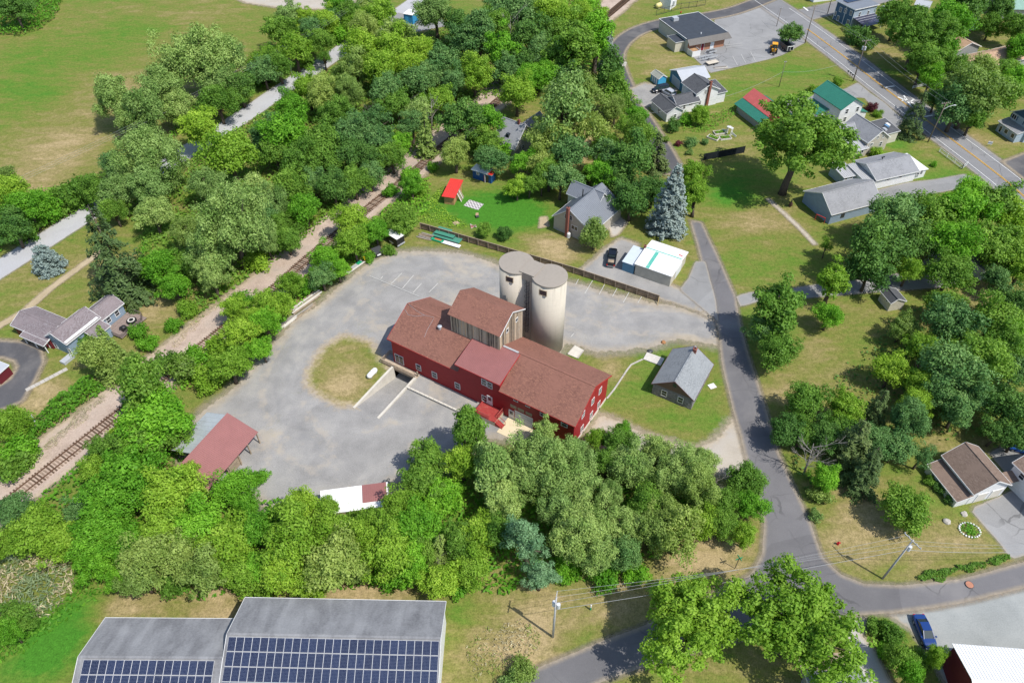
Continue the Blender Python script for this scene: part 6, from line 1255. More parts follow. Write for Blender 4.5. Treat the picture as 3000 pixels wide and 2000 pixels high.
def warehouse(label, pr1, pr2, peaks, zr, back_p, front_y, cols, rows, first):
    """pr1, pr2: ridge ends; back_p back eave corner; solar grid below the ridge on the near slope"""
    b = Bld('warehouse', label, 'warehouse', pr1, pr2, zr); L = b.L; ze = zr - 2.4; yb_ = b.at_z(back_p, ze)[1]; k = (zr - ze) / yb_; zf = zr - k * 1.0 * front_y
    b.gable(.2, -front_y + .3, L - .2, yb_ - .3, zf, zr, 'x', V_white, S_ware, oh=.3, trim=M_trim, th=.15, rp=(front_y - .3) / (front_y + yb_ - .6), back=ze)
    sl_ = math.atan2(zr - zf, front_y - .3)
    for j in range(rows):
        for i in range(cols):
            d = first + .86 + j * 1.70; loc = (0.75 + first * .0 + i * 1.005 + b_off, -d * math.cos(sl_), zr + .22 - d * math.sin(sl_) + .1)
            o_ = ob('solar_panel', pan, b.root, loc, (sl_, 0, 0)); ob('panel_glass', cel, o_)
    return b
b_off = .0
warehouse('large warehouse with grey shingle roof and long rows of solar panels at bottom', q(0, 3, 2095, 1120), q(1, 3, 1690, 1160), None, 8.2, q(0, 3, 2250, 782), 13.0, 26, 6, .35)
b_off = .5
warehouse('smaller left warehouse with grey shingle roof and short solar rows at bottom', q(0, 3, 730, 1330), q(0, 3, 2040, 1340), None, 7.2, q(0, 3, 960, 968), 12.0, 16, 4, .35)
# --- blue grey house by the tracks (left)
lh = Bld('deck_house', 'blue grey house with mauve shingle roof and rear deck beside the tracks', 'house', Qz(620, 765), Qz(890, 880), 3.4)
L_ = lh.L; dep = 7.6; lh.gable(.3, .3, L_ + .1, dep, 3.4, 4.75, 'y', V_bgrey, S_mauve, oh=.35, trim=M_trim, rp=.4)
lh.part(MB().bar((L_ + .1, .1, 3.62), (L_ + .1, dep, 3.62), .6, .12), 'gutter_cover', R_white); lh.shed(L_ + .15, 4.2, L_ + 2.6, dep - .1, 2.9, 2.4, V_bgrey, S_mauve, ax='x', oh=.2, wn='annex_wall', name='annex_roof', trim=M_trim)
lh.gable(.9, dep + .02, 5.2, 13.0, 2.7, 3.9, 'y', V_bgrey, S_mauve, oh=.3, trim=M_trim, wn='rear_wing_wall')
for a in (dep + 1.6, dep + 3.7): lh.win('E', 5.21, a, 1.6, .85, 1.1)
lh.gable(-9.0, -.1, .28, 5.1, 2.5, 3.7, 'x', V_maroon, S_mauve, oh=.3, trim=M_trim, wn='garage_wall'); lh.shed(-5.4, -1.3, .4, -.12, 2.2, 2.5, V_maroon, S_mauve, oh=.22, trim=M_trim, wn='porch_wall', name='porch_roof', wall=False)
for x_ in (-5.2, -2.5, .2): lh.part(MB().box(x_ - .07, -1.25, 0, x_ + .07, -1.11, 2.2), 'porch_post', M_trim)
for px, w_, h_ in ((Qz(765, 795), 1.0, .8), (Qz(770, 905), .7, 1.1), (Qz(960, 975), .7, 1.1)): lh.winp('S', .29, px, w_, h_)
lh.panel('S', -.12, -.9, .1, .85, 1.95, P_red, 'door', M_trim); lh.box('cellar_hatch', R_lt, L_ - .6, -2.1, 0, L_ + .6, .2, .6)
dk = MB(); dkx = 5.35
for i in range(22): dk.box(dkx, dep - .3 + i * .29, .3, dkx + 4.6, dep - .03 + i * .29, .36)
dko = stuff(lh.part(dk, 'deck', pm('grey brown decking', (.27, .21, .185), .15, 2, .85)))
rr_ = MB(); y0, y1 = dep - .3, dep + 6.1
for a, b_ in (((dkx + .4, y1), (dkx + 3.4, y1)), ((dkx + 3.4, y1), (dkx + 4.6, y1 - 1.2)), ((dkx + 4.6, y1 - 1.2), (dkx + 4.6, y0)), ((dkx + 4.6, y0), (dkx + 2.4, y0))):
    A_, B_ = Vector((*a, .35)), Vector((*b_, .35)); n = max(1, int((B_ - A_).length / .3)); rr_.bar(A_ + Vector((0, 0, .9)), B_ + Vector((0, 0, .9)), .1, .06)
    for i in range(n + 1): p = A_.lerp(B_, i / n); rr_.bar(p, p + Vector((0, 0, .9)), .05)
lh.part(rr_, 'deck_railing', pm('dark railing', (.14, .11, .10), .2, 2, .85), dko)
for i in range(4): lh.part(MB().box(dkx + .3, y0 - .35 * (i + 1), 0, dkx + 1.8, y0 - .35 * i, .3 - i * .07), 'step', M_wood, dko)
# --- small outbuildings at the edges
cpt = Bld('carport', 'small white trimmed carport at the left edge inside the loop drive', 'carport', Qz(-60, 1330), Qz(110, 1180), 2.2)
cpt.shed(0, 0, cpt.L, 3.2, 2.2, 2.6, V_maroon, R_lt, oh=.15, trim=M_trim)
ksh = Bld('dog_house', 'small white roofed hut beside the round tree at left', 'hut', q(0, 2, 225, 775), q(0, 2, 310, 730), 1.3)
ksh.gable(0, 0, max(ksh.L, 1.6), 1.8, 1.1, 1.7, 'y', V_cream, R_white, oh=.15)
bxs = Bld('blue_container', 'bright blue box shelter with white top beside the back road', 'shelter', q(1, 0, 1355, 130), q(1, 0, 1415, 140), 3.0)
bxs.shed(0, 0, max(bxs.L, 3.2), 4.0, 3.0, 3.0, siding('container blue', (.03, .25, .46), .3, True), R_white, oh=.08, trim=M_trim); bxs.panel('S', -.01, 1.0, .1, 1.0, 2.2, V_bright, 'door', None)
cab = Bld('equipment_cabin', 'white equipment cabin inside the fenced pad at the top', 'cabin', Bz(45, 90), Bz(150, 117), 0.0)
cab.shed(0, 0, max(cab.L, 4), 4.5, 3.2, 3.3, V_white, R_white, oh=.1); cab.box('wall_unit', M_steel, max(cab.L, 4), 1.6, 1.2, max(cab.L, 4) + .4, 2.6, 2.4)
tw_ = Bld('top_edge_house', 'white house wall cut off by the top edge beside the cross street', 'house', q(3, 0, 415, 25), q(3, 0, 580, 5), 0.0)
tw_.gable(0, 0, 8, 9, 3.2, 5.0, 'x', V_white, S_grey, oh=.3, trim=M_trim)
gsr = Bld('pale_green_roof_barn', 'barn roof of pale green metal in the top right corner', 'barn', Fz(880, 100), Fz(1040, 105), 3.5)
gsr.gable(-2, 0, max(gsr.L, 10) + 6, 12, 3.5, 5.5, 'x', V_grey, pm('pale green metal', (.24, .38, .31), .12, .6, .5), oh=.4)
gs3 = Bld('grey_roof_shed', 'small grey roofed shed behind the large tree near the cross street', 'shed', q(3, 0, 1350, 45), q(3, 0, 1480, 70), 2.4)
gs3.gable(0, 0, max(gs3.L, 4), 5, 2.4, 3.4, 'x', V_grey, R_lt, oh=.25)
# ------------------------------------------------------------------ railroad
M_tie = pm('creosote tie', (0.115, 0.078, 0.055), 0.35, 2.0, 0.95, 0.1); M_tie2 = pm('bleached tie', (0.27, 0.20, 0.15), 0.3, 2.0, 0.95, 0.1)
M_rail = pm('rusty rail', (0.17, 0.095, 0.062), 0.2, 3, 0.6, 0.4, 0.3)
trk = thing('railroad_track', 'single railroad track on pink ballast curving through the trees', 'railroad', (RAILC[0].x, RAILC[0].y, 0))
arc = [0.0]
for a, b_ in zip(RAILC[:-1], RAILC[1:]): arc.append(arc[-1] + (b_ - a).length)
def on_track(s):
    i = min(max(int(np.searchsorted(arc, s)) - 1, 0), len(RAILC) - 2); f = (s - arc[i]) / max(arc[i + 1] - arc[i], 1e-6)
    p = RAILC[i].lerp(RAILC[i + 1], f); d = (RAILC[i + 1] - RAILC[i]).normalized(); return p, d
tie_a = MB().box(-.12, -1.3, 0, .12, 1.3, .17).mesh('tie', M_tie); tie_b = MB().box(-.12, -1.3, 0, .12, 1.3, .16).mesh('tie', M_tie2)
rt = random.Random(4); rest = MB(); s_ = 0.0; nt = 0
while s_ < arc[-1]:
    p, d = on_track(s_); ang = math.atan2(d.y, d.x) + rt.uniform(-.04, .04); px = PX((p.x, p.y, 0))
    if -60 < px[0] < 3060 and -60 < px[1] < 2060:
        if nt < 300:
            o = ob('tie', tie_b if rt.random() < .45 else tie_a, trk, (p.x - trk.location.x + rt.uniform(-.03, .03), p.y - trk.location.y, .10 + rt.uniform(-.02, .03)), ang); nt += 1
        else:
            u = Vector((d.x, d.y, 0)); v = Vector((-d.y, d.x, 0)); c = Vector((p.x, p.y, .19)) - trk.location; rest.bar(c - v * 1.3, c + v * 1.3, .24, .16)
    s_ += .54
if rest.v: stuff(rest.build('far_ties', M_tie, trk))
for sg in (-1, 1):
    pts = []
    for s_ in np.arange(0, arc[-1], 2.0): p, d = on_track(s_); pts.append(Vector((p.x - d.y * sg * .755, p.y + d.x * sg * .755, .36)) - trk.location)
    mb = MB()
    for a, b_ in zip(pts[:-1], pts[1:]): mb.bar(a, b_, .085, .17)
    mb.build('rail', M_rail, trk)
# ------------------------------------------------------------------ poles and wires
M_pole = pm('grey pole wood', (0.20, 0.165, 0.135), .2, 2, .9, .1); M_poleg = pm('silvered pole wood', (.42, .42, .42), .15, 2, .85, .2); M_wire = pm('wire', (.34, .35, .36), .05, 1, .5, .4); M_can = pm('transformer grey', (.58, .60, .62), .06, 2, .45, .5)
POLE = {}
def pole(key, label, base, h, ang, arm=1.2, r=.14, cans=0, mat=None, arms=1, lean=(0, 0), lamp=None):
    b0 = W(base); o = thing('utility_pole', label, 'utility pole', b0, 0, 'wooden utility poles'); t = Vector((lean[0], lean[1], h))
    MB().tube([(0, 0, -.2), t * .5, t], [r, r * .85, r * .65], 8).build('pole_shaft', mat or M_pole, o, smooth=True)
    d = Vector((math.cos(ang), math.sin(ang), 0)); POLE[key] = (b0 + t, d)
    for k in range(arms):
        c = t - Vector((0, 0, .25 + k * .7)); MB().bar(c - d * arm, c + d * arm, .1, .12).build('crossarm', mat or M_pole, o)
        ins = MB()
        for f in (-.92, -.45, .45, .92): p = c + d * arm * f; ins.cyl(p.x, p.y, p.z + .06, p.z + .26, .05, 6)
        ins.build('insulators', M_can, o)
    for k in range(cans):
        a = 2.1 * k; c = t * .80 + Vector((math.cos(a) * .36, math.sin(a) * .36, 0)); MB().cyl(c.x, c.y, c.z - .5, c.z + .45, .25, 12).build('transformer', M_can, o)
    if lamp is not None:
        e = t * .86 + Vector((math.cos(lamp) * 2.4, math.sin(lamp) * 2.4, .55)); am = MB().tube([t * .82, (t * .82 + e) / 2 + Vector((0, 0, .25)), e], .05, 6).build('lamp_arm', M_can, o)
        MB().tube([e - Vector((.1, 0, 0)), e + Vector((math.cos(lamp) * .35, math.sin(lamp) * .35, -.02)), e + Vector((math.cos(lamp) * .7, math.sin(lamp) * .7, -.05))], [.07, .16, .06], 8).build('lamp_head', M_can, am)
    return o
def wire(label, a, b_, sag=.5, r=.015):
    a, b_ = Vector(a), Vector(b_); n = 14; o = thing('power_line', label, 'wire', a, 0, 'overhead wires'); pts = [a.lerp(b_, i / n) - Vector((0, 0, sag * 4 * (i / n) * (1 - i / n))) - a for i in range(n + 1)]
    MB().tube(pts, r, 4).build('cable', M_wire, o)
def span(k1, k2, names, offs, sag=.6, drop=0.0):
    for nm, f in zip(names, offs):
        (a, da), (b_, db) = POLE[k1], POLE[k2]; wire(nm, a + da * f + Vector((0, 0, .05 - drop)), b_ + db * f + Vector((0, 0, .05 - drop)), sag)
pole('p1', 'silver utility pole with two transformers right of the solar warehouse', (1619.6, 1865), 11.5, R(80), .9, .17, 2, M_poleg)
pole('p2', 'leaning utility pole with crossarm on the lawn inside the street curve', (2584.8, 1694.5), 10.5, R(-62), 1.4, .15, 1, M_poleg, 1, (.5, .1))
pole('p3', 'dark utility pole with transformers between highway and lawn at mid right', (2498.7, 238.5), 12, R(15), 1.4, .17, 2)
pole('p4', 'utility pole with street lamp arm beside the highway near the white railing', (2718, 417), 11, R(15), 1.3, .16, 0, None, 1, (.3, 0), 0.15)
pole('p5', 'dark utility pole beside the round dark tree at the highway', (2358, 127), 11.5, R(15), 1.0, .16)
pole('p6', 'short lamp post with yellow base at the store lot', q(3, 0, 78, 245), 6.0, 0, .3, .1)
pole('p7', 'service pole rising behind the red roofed barn', q(3, 0, 100, 800), 7.5, 0, .3, .11)
pole('p8', 'utility pole beside the back road at upper left', q(1, 0, 333, 690), 8.5, R(-20), 1.3, .14, 0, M_poleg)
pole('p9', 'utility pole among trees near the blue container', q(1, 0, 1130, 190), 10, R(-20), 1.3, .14, 0, M_poleg)
pole('p10', 'dark utility pole left of the dark blue house', q(3, 0, 545, 130), 10, R(70), 1.0, .15)
pole('p11', 'utility pole beside the back road behind vines at far left', q(0, 1, -450, 780), 9, R(-20), 1.3, .14, 0, M_poleg)
span('p1', 'p2', ['topmost wire crossing above the lower road', 'second wire crossing above the lower road', 'third wire crossing above the lower road'], (.8, 0, -.8), .5)
wire('thick lowest cable crossing above the lower road', POLE['p1'][0] - Vector((0, 0, 3.4)), POLE['p2'][0] - Vector((0, 0, 2.6)), .5, .025)
e_ = W((3060, 1595), 8.0)
for i, nm in enumerate(('upper wire running to the right edge from the leaning pole', 'lower wire running to the right edge from the leaning pole')): wire(nm, POLE['p2'][0] + Vector((0, 0, -.2 - i * 1.0)), e_ + Vector((0, 0, -i * .7)), .5)
wire('thick cable running to the right edge from the leaning pole', POLE['p2'][0] - Vector((0, 0, 2.6)), e_ - Vector((0, 0, 1.8)), .5, .025)
span('p5', 'p3', ['left highway wire between the two dark poles', 'right highway wire between the two dark poles'], (-.8, .8)); span('p3', 'p4', ['left highway wire beside the shaded pavement', 'right highway wire beside the shaded pavement'], (-.9, .9))
wire('pale service cable drooping across the lawn to the pole behind the red roof', POLE['p3'][0] - Vector((0, 0, 4.5)), POLE['p7'][0] - Vector((0, 0, 3.0)), 1.6, .024)
wire('pale service cable from the red roof pole to the white house', POLE['p7'][0] - Vector((0, 0, 3.0)), W(A(790, 520), 5.5), 1.0, .024); wire('service cable crossing above the front wing of the white house', W(A(330, 620), 5.0), W(A(-120, 690), 5.0), .3, .024)
span('p8', 'p9', ['left wire along the upper back road', 'middle wire along the upper back road', 'right wire along the upper back road'], (-1, 0, 1), .8); span('p11', 'p8', ['left wire along the lower back road', 'middle wire along the lower back road', 'right wire along the lower back road'], (-1, 0, 1), 1.2)
# ------------------------------------------------------------------ vehicles
M_tyre = pm('tyre rubber', (.018, .018, .019), .15, 4, .85, .2); M_rim = pm('wheel metal', (.42, .43, .45), .08, 4, .35, .5, .6); M_lens = pm('lamp lens', (.75, .76, .74), .03, 3, .15, .6); M_tail = pm('tail lamp', (.45, .02, .02), .05, 3, .25, .6)
M_cglass = NT('car glass').done((.03, .05, .055), .06, .7)
def paint(name, c, r=.22): return pm(name, c, .05, .8, r, .6)
_wh = {}
def wheel(o, x, y, r=.34, w=.24):
    e = ob('wheel', None, o, (x, y, r)); k = (r, w)
    if k not in _wh:
        t = MB().tube([(0, -w / 2, 0), (0, -w / 2 + .03, 0), (0, w / 2 - .03, 0), (0, w / 2, 0)], [r * .9, r, r, r * .9], 18); rm = MB().tube([(0, -w / 2 - .012, 0), (0, w / 2 + .012, 0)], r * .62, 14)
        _wh[k] = (t.mesh('tyre', M_tyre), rm.mesh('rim', M_rim))
    ob('tyre', _wh[k][0], e); ob('rim', _wh[k][1], e)
def loft(mb, secs, mi=0):
    """secs: list of rings (same length) of points"""
    n = len(secs[0]); b0 = len(mb.v)
    for s in secs: mb.v += [tuple(p) for p in s]
    for i in range(len(secs) - 1):
        for k in range(n): mb.f.append((b0 + i * n + k, b0 + i * n + (k + 1) % n, b0 + (i + 1) * n + (k + 1) % n, b0 + (i + 1) * n + k)); mb.mi.append(mi)
    mb.f.append(tuple(b0 + k for k in range(n))[::-1]); mb.f.append(tuple(b0 + (len(secs) - 1) * n + k for k in range(n))); mb.mi += [mi, mi]
def ring(x, hw, zb, zt, sh=.12):
    return [(x, -hw * .9, zb), (x, -hw, zb + (zt - zb) * .35), (x, -hw * .985, zt - sh), (x, -hw * .88, zt - sh * .25), (x, -hw * .5, zt), (x, hw * .5, zt), (x, hw * .88, zt - sh * .25), (x, hw * .985, zt - sh), (x, hw, zb + (zt - zb) * .35), (x, hw * .9, zb)]
CARS = {
 'sedan': dict(L=4.75, W=1.82, body=[(-2.37, .62, .45, .85), (-2.25, .80, .28, .98), (-1.6, .90, .22, 1.02), (-.6, .91, .2, 1.0), (.9, .91, .2, .98), (1.6, .88, .22, .90), (2.2, .78, .28, .78), (2.38, .60, .4, .62)], cab=[(-1.75, .62, .98), (-.95, .58, 1.42), (.15, .58, 1.45), (1.15, .66, .95)], wheels=(-1.4, 1.42), r=.33),
 'van': dict(L=5.2, W=1.98, body=[(-2.6, .85, .4, 1.1), (-2.5, .95, .3, 1.15), (-1.0, .98, .26, 1.15), (1.0, .98, .26, 1.13), (1.9, .95, .28, 1.05), (2.45, .85, .34, .95), (2.6, .7, .45, .75)], cab=[(-2.5, .80, 1.12), (-2.25, .76, 1.82), (.55, .76, 1.85), (1.5, .80, 1.1)], wheels=(-1.55, 1.65), r=.38),
 'pickup': dict(L=5.7, W=1.96, body=[(-2.85, .9, .55, .75), (-2.8, .96, .5, 1.02), (-.6, .97, .45, 1.05), (.9, .97, .42, 1.12), (1.9, .95, .42, 1.1), (2.7, .88, .45, 1.02), (2.85, .7, .55, .8)], cab=[(-.75, .76, 1.1), (-.55, .74, 1.82), (.75, .74, 1.85), (1.45, .80, 1.12)], wheels=(-1.75, 1.85), r=.4),
 'suv': dict(L=4.7, W=1.88, body=[(-2.35, .8, .4, 1.0), (-2.25, .9, .3, 1.05), (-.8, .93, .26, 1.05), (1.0, .93, .26, 1.02), (1.75, .9, .28, .96), (2.2, .8, .34, .85), (2.35, .65, .42, .7)], cab=[(-2.2, .74, 1.02), (-1.85, .70, 1.62), (.3, .70, 1.66), (1.15, .76, 1.0)], wheels=(-1.4, 1.45), r=.36)}
def car(name, label, cat, centre, heading_px, kind, mat):
    """centre: picture of the middle of the car at ground; heading_px: picture of a ground point ahead"""
    c = W(centre); h = W(heading_px) - c; s = CARS[kind]; o = thing(name, label, cat, c, math.atan2(h.y, h.x))
    mb = MB(); loft(mb, [ring(x, hw, zb, zt) for x, hw, zb, zt in s['body']]); body = mb.build('body', mat, o, smooth=False)
    g = s['cab']; mb = MB()
    def cr(x, hw, z, x2, hw2, z2): return [(x, -hw, z), (x2, -hw2, z2), (x2, hw2, z2), (x, hw, z)]
    (xa, ha, za), (xb, hb, zb), (xc, hc, zc), (xd, hd, zd) = g
    mb.add([(xa, -ha - .06, za - .05), (xa, ha + .06, za - .05), (xb, -hb, zb), (xb, hb, zb), (xc, -hc, zc), (xc, hc, zc), (xd, -hd - .04, zd - .03), (xd, hd + .04, zd - .03)], [(0, 2, 3, 1), (2, 4, 5, 3), (4, 6, 7, 5), (0, 6, 4, 2), (1, 3, 5, 7)]); mb.build('windows', M_cglass, o)
    rp_ = MB().slab([Vector((xb - .05, -hb - .02, zb + .03)), Vector((xc + .05, -hc - .02, zc + .03)), Vector((xc + .05, hc + .02, zc + .03)), Vector((xb - .05, hb + .02, zb + .03))], .05)
    for sg in (-1, 1):
        rp_.bar((xb, sg * hb, zb), (xa, sg * (ha + .06), za - .02), .09, .06); rp_.bar((xc, sg * hc, zc), (xd, sg * (hd + .04), zd), .07, .06); xm = (xb + xc) / 2 - .1; rp_.bar((xm, sg * (hb + .005), zb), (xm, sg * (ha + .07), za - .02), .08, .05)
    rp_.build('roof_panel', mat, o)
    for wx in s['wheels']:
        for sg in (-1, 1): wheel(o, wx, sg * (s['W'] / 2 - .13), s['r'])
    fx, fh, fz0, fz1 = s['body'][-2]; bx, bh_, bz0, bz1 = s['body'][1]
    for sg in (-1, 1):
        MB().box(-.12, -.2, -.07, .1, .2, .07).build('headlight', M_lens, o, (fx + .06, sg * fh * .72, fz1 - .2)); MB().box(-.08, -.14, -.12, .06, .14, .12).build('taillight', M_tail, o, (bx - .06, sg * bh_ * .78, bz1 - .22)); MB().box(-.12, -.09, -.06, .1, .09, .07).build('side_mirror', mat, o, (xd - .25, sg * (s['W'] / 2 + .08), zd + .08))
    MB().box(-.1, -fh * .7, 0, .06, fh * .7, .12).build('front_bumper', M_black, o, (fx + .1, 0, .36)); MB().box(-.08, -bh_ * .75, 0, .06, bh_ * .75, .12).build('rear_bumper', M_rim if kind == 'pickup' else M_black, o, (bx - .1, 0, .45))
    if kind == 'pickup':
        bd_ = MB().box(-2.68, -.76, 1.045, -.85, .76, 1.075).build('bed_floor', M_dkmetal, o); sd2 = MB()
        for a in ((-2.78, -.94, 1.02, -.8, -.78, 1.34), (-2.78, .78, 1.02, -.8, .94, 1.34), (-2.82, -.78, 1.02, -2.7, .78, 1.32), (-.9, -.78, 1.02, -.8, .78, 1.36)): sd2.box(*a)
        sd2.build('bed_side', mat, o); MB().box(-2.4, -.6, 1.08, -1.5, .6, 1.2).build('bed_load', M_wood, o)
    return o
P_blue = paint('blue car paint', (.012, .045, .19)); P_blk = paint('black car paint', (.008, .010, .016), .18); P_silver = paint('silver car paint', (.42, .45, .50)); P_wht = paint('white car paint', (.72, .73, .74)); P_navy = paint('bright blue car paint', (.02, .09, .36))
Nz = zm(2660, 1780, 6.4)
car('sedan_car', 'dark blue sedan parked on gravel beside the hedge at lower right', 'car', Nz(285, 480), Nz(400, 760), 'sedan', P_blue)
car('pickup_truck', 'black pickup truck with open bed parked between farmhouse and white garage', 'pickup', Oz(385, 255), Oz(408, 110), 'pickup', P_blk)
car('van', 'long black van parked in front of the blue garden shed', 'van', A(150, 395), A(30, 420), 'van', P_blk)
car('suv_car', 'silver estate car beside the white house', 'car', A(255, 435), A(190, 400), 'suv', P_silver)
car('hatchback_car', 'bright blue car cut off by the right edge near the brown garage', 'car', Iz(1070, 200), Iz(1010, 185), 'sedan', P_navy)
car('parked_car', 'white car partly under trees behind the dark blue house', 'car', Ez(1080, 215), Ez(1150, 230), 'suv', P_wht)
car('parked_car', 'white car parked beside the bright blue box shelter', 'car', q(1, 0, 1640, 115), q(1, 0, 1700, 110), 'suv', P_wht)
# backhoe and dump trailer
bk = thing('backhoe', 'yellow backhoe loader parked beside the black dump trailer', 'backhoe', W(Mz(965, 190)), R(75)); P_yel = paint('machine yellow', (.72, .34, .02), .4)
MB().box(-1.3, -.7, .6, 1.6, .7, 1.35).box(.9, -.55, 1.35, 2.0, .55, 1.75).build('chassis', P_yel, bk); MB().box(-.8, -.72, 1.35, .7, .72, 2.55).build('cab_windows', M_cglass, bk); MB().box(-.95, -.82, 2.55, .85, .82, 2.72).build('cab_roof', P_yel, bk)
MB().bar((-1.2, 0, 1.2), (-2.2, 0, 2.6), .25).bar((-2.2, 0, 2.6), (-2.7, 0, .9), .2).box(-2.9, -.35, .1, -2.4, .35, .8).build('digger_arm', M_dkmetal, bk); MB().bar((.8, .6, 1.2), (2.7, .6, .6), .16).bar((.8, -.6, 1.2), (2.7, -.6, .6), .16).build('loader_arm', P_yel, bk); MB().add([(2.6, -1.1, .1), (2.6, 1.1, .1), (3.4, 1.1, .05), (3.4, -1.1, .05), (2.6, -1.1, 1.0), (2.6, 1.1, 1.0)], [(0, 1, 2, 3), (0, 4, 5, 1), (0, 3, 4), (1, 5, 2)]).build('front_bucket', P_yel, bk)
for x, r_ in ((-1.0, .7), (1.4, .5)):
    for sg in (-1, 1): wheel(bk, x, sg * .85, r_, .4)
dt = thing('dump_trailer', 'black dump trailer with white front rail beside the round dark tree', 'trailer', W(Mz(1125, 160)), R(105))
MB().box(-2.3, -1.1, .65, 2.2, 1.1, .75).box(-2.3, -1.1, .75, 2.2, -1.02, 1.9).box(-2.3, 1.02, .75, 2.2, 1.1, 1.9).box(2.12, -1.02, .75, 2.2, 1.02, 1.9).build('trailer_box', M_dkmetal, dt); MB().box(-2.4, -1.1, 1.85, -2.3, 1.1, 2.05).bar((-2.35, -1.0, .6), (-2.35, -1.0, 1.9), .1).bar((-2.35, 1.0, .6), (-2.35, 1.0, 1.9), .1).bar((-2.35, 0, .6), (-2.35, 0, 1.9), .08).build('gate_frame', M_trim, dt)
for x in (-.6, .4):
    for sg in (-1, 1): wheel(dt, x, sg * 1.15, .38, .25)
def trailer(label, centre, head, L, Wd, deck, bars=False):
    c = W(centre); h = W(head) - c; o = thing('flatbed_trailer', label, 'trailer', c, math.atan2(h.y, h.x), 'trailers beside the store'); f = MB()
    for sg in (-1, 1): f.bar((-L / 2, sg * Wd / 2, .55), (L / 2, sg * Wd / 2, .55), .1, .12)
    for i in range(6): x = -L / 2 + i * L / 5; f.bar((x, -Wd / 2, .54), (x, Wd / 2, .54), .08)
    f.bar((L / 2, Wd / 2, .5), (L / 2 + 1.2, 0, .5), .1); f.bar((L / 2, -Wd / 2, .5), (L / 2 + 1.2, 0, .5), .1); f.build('frame', M_steel if bars else M_dkmetal, o)
    if deck: MB().box(-L / 2, -Wd / 2 + .06, .6, L / 2, Wd / 2 - .06, .66).build('deck_boards', deck, o)
    if bars:
        g = MB()
        for sg in (-1, 1): g.box(-L / 2, sg * Wd / 2 - .03, .62, L / 2, sg * Wd / 2 + .03, 1.0)
        g.build('side_panel', M_steel, o)
    for sg in (-1, 1): wheel(o, -.2, sg * (Wd / 2 + .14), .33, .2)
trailer('flatbed trailer with pale deck boards nearest the blue garage', Bz(675, 765), Bz(590, 785), 3.8, 1.9, pm('pale deck boards', (.55, .49, .40), .12, 2, .8)); trailer('silver boat trailer with long bare frame beside the store', Bz(620, 705), Bz(760, 675), 5.0, 1.6, None, True); trailer('black and silver utility trailer with side panels at the store wall', Bz(665, 635), Bz(600, 650), 2.8, 1.5, M_dkmetal, True)
bx_ = thing('box_trailer', 'black enclosed cargo trailer with white roof half under a tree', 'trailer', W(q(1, 1, 1290, 665)), R(-42))
MB().box(-2.2, -1.05, .45, 1.6, 1.05, 2.3).build('trailer_body', M_black, bx_); MB().box(-2.25, -1.1, 2.3, 1.65, 1.1, 2.4).build('trailer_roof', R_white, bx_); MB().box(1.6, -1.05, .4, 1.7, 1.05, .7).build('bumper', M_steel, bx_); MB().box(-.9, -1.12, .55, .3, -1.06, .9).build('mudguard', M_trim, bx_)
for sg in (-1, 1): wheel(bx_, -.3, sg * 1.0, .35, .22)
dp = thing('dumpster', 'black lidded dumpster box at the gravel edge', 'dumpster', W(q(1, 1, 1122, 775)), R(35))
MB().add([(-.9, -.8, .1), (.9, -.8, .1), (.9, .8, .1), (-.9, .8, .1), (-1.0, -.95, 1.2), (1.0, -.95, 1.2), (1.0, .95, 1.45), (-1.0, .95, 1.45)], [(3, 2, 1, 0), (0, 1, 5, 4), (1, 2, 6, 5), (2, 3, 7, 6), (3, 0, 4, 7), (4, 5, 6, 7)]).build('dumpster_body', M_black, dp); MB().slab([Vector((-1.02, -1.0, 1.25)), Vector((1.02, -1.0, 1.25)), Vector((1.02, 1.0, 1.5)), Vector((-1.02, 1.0, 1.5))], .05).build('lid', M_dkmetal, dp); MB().box(-.55, -.93, .55, .35, -.88, .95).build('label_plate', M_trim, dp)
for i, (px, lb) in enumerate(((q(1, 1, 1012, 838), 'left brown wheeled bin with yellow lid at gravel edge'), (q(1, 1, 1045, 822), 'right brown wheeled bin with yellow lid at gravel edge'))):
    b = thing('wheeled_bin', lb, 'bin', W(px), R(20), 'yellow lidded bins'); MB().add([(-.28, -.3, .08), (.28, -.3, .08), (.28, .3, .08), (-.28, .3, .08), (-.36, -.4, 1.0), (.36, -.4, 1.0), (.36, .4, 1.08), (-.36, .4, 1.08)], [(3, 2, 1, 0), (0, 1, 5, 4), (1, 2, 6, 5), (2, 3, 7, 6), (3, 0, 4, 7)]).build('bin_body', pm('bin maroon', (.09, .018, .018), .1, 3, .5), b)
    MB().slab([Vector((-.4, -.45, 1.03)), Vector((.4, -.45, 1.03)), Vector((.4, .44, 1.14)), Vector((-.4, .44, 1.14))], .06).build('lid', pm('bin yellow', (.75, .48, .02), .05, 3, .45), b)
    for sg in (-1, 1): wheel(b, sg * .3, .3, .12, .06)
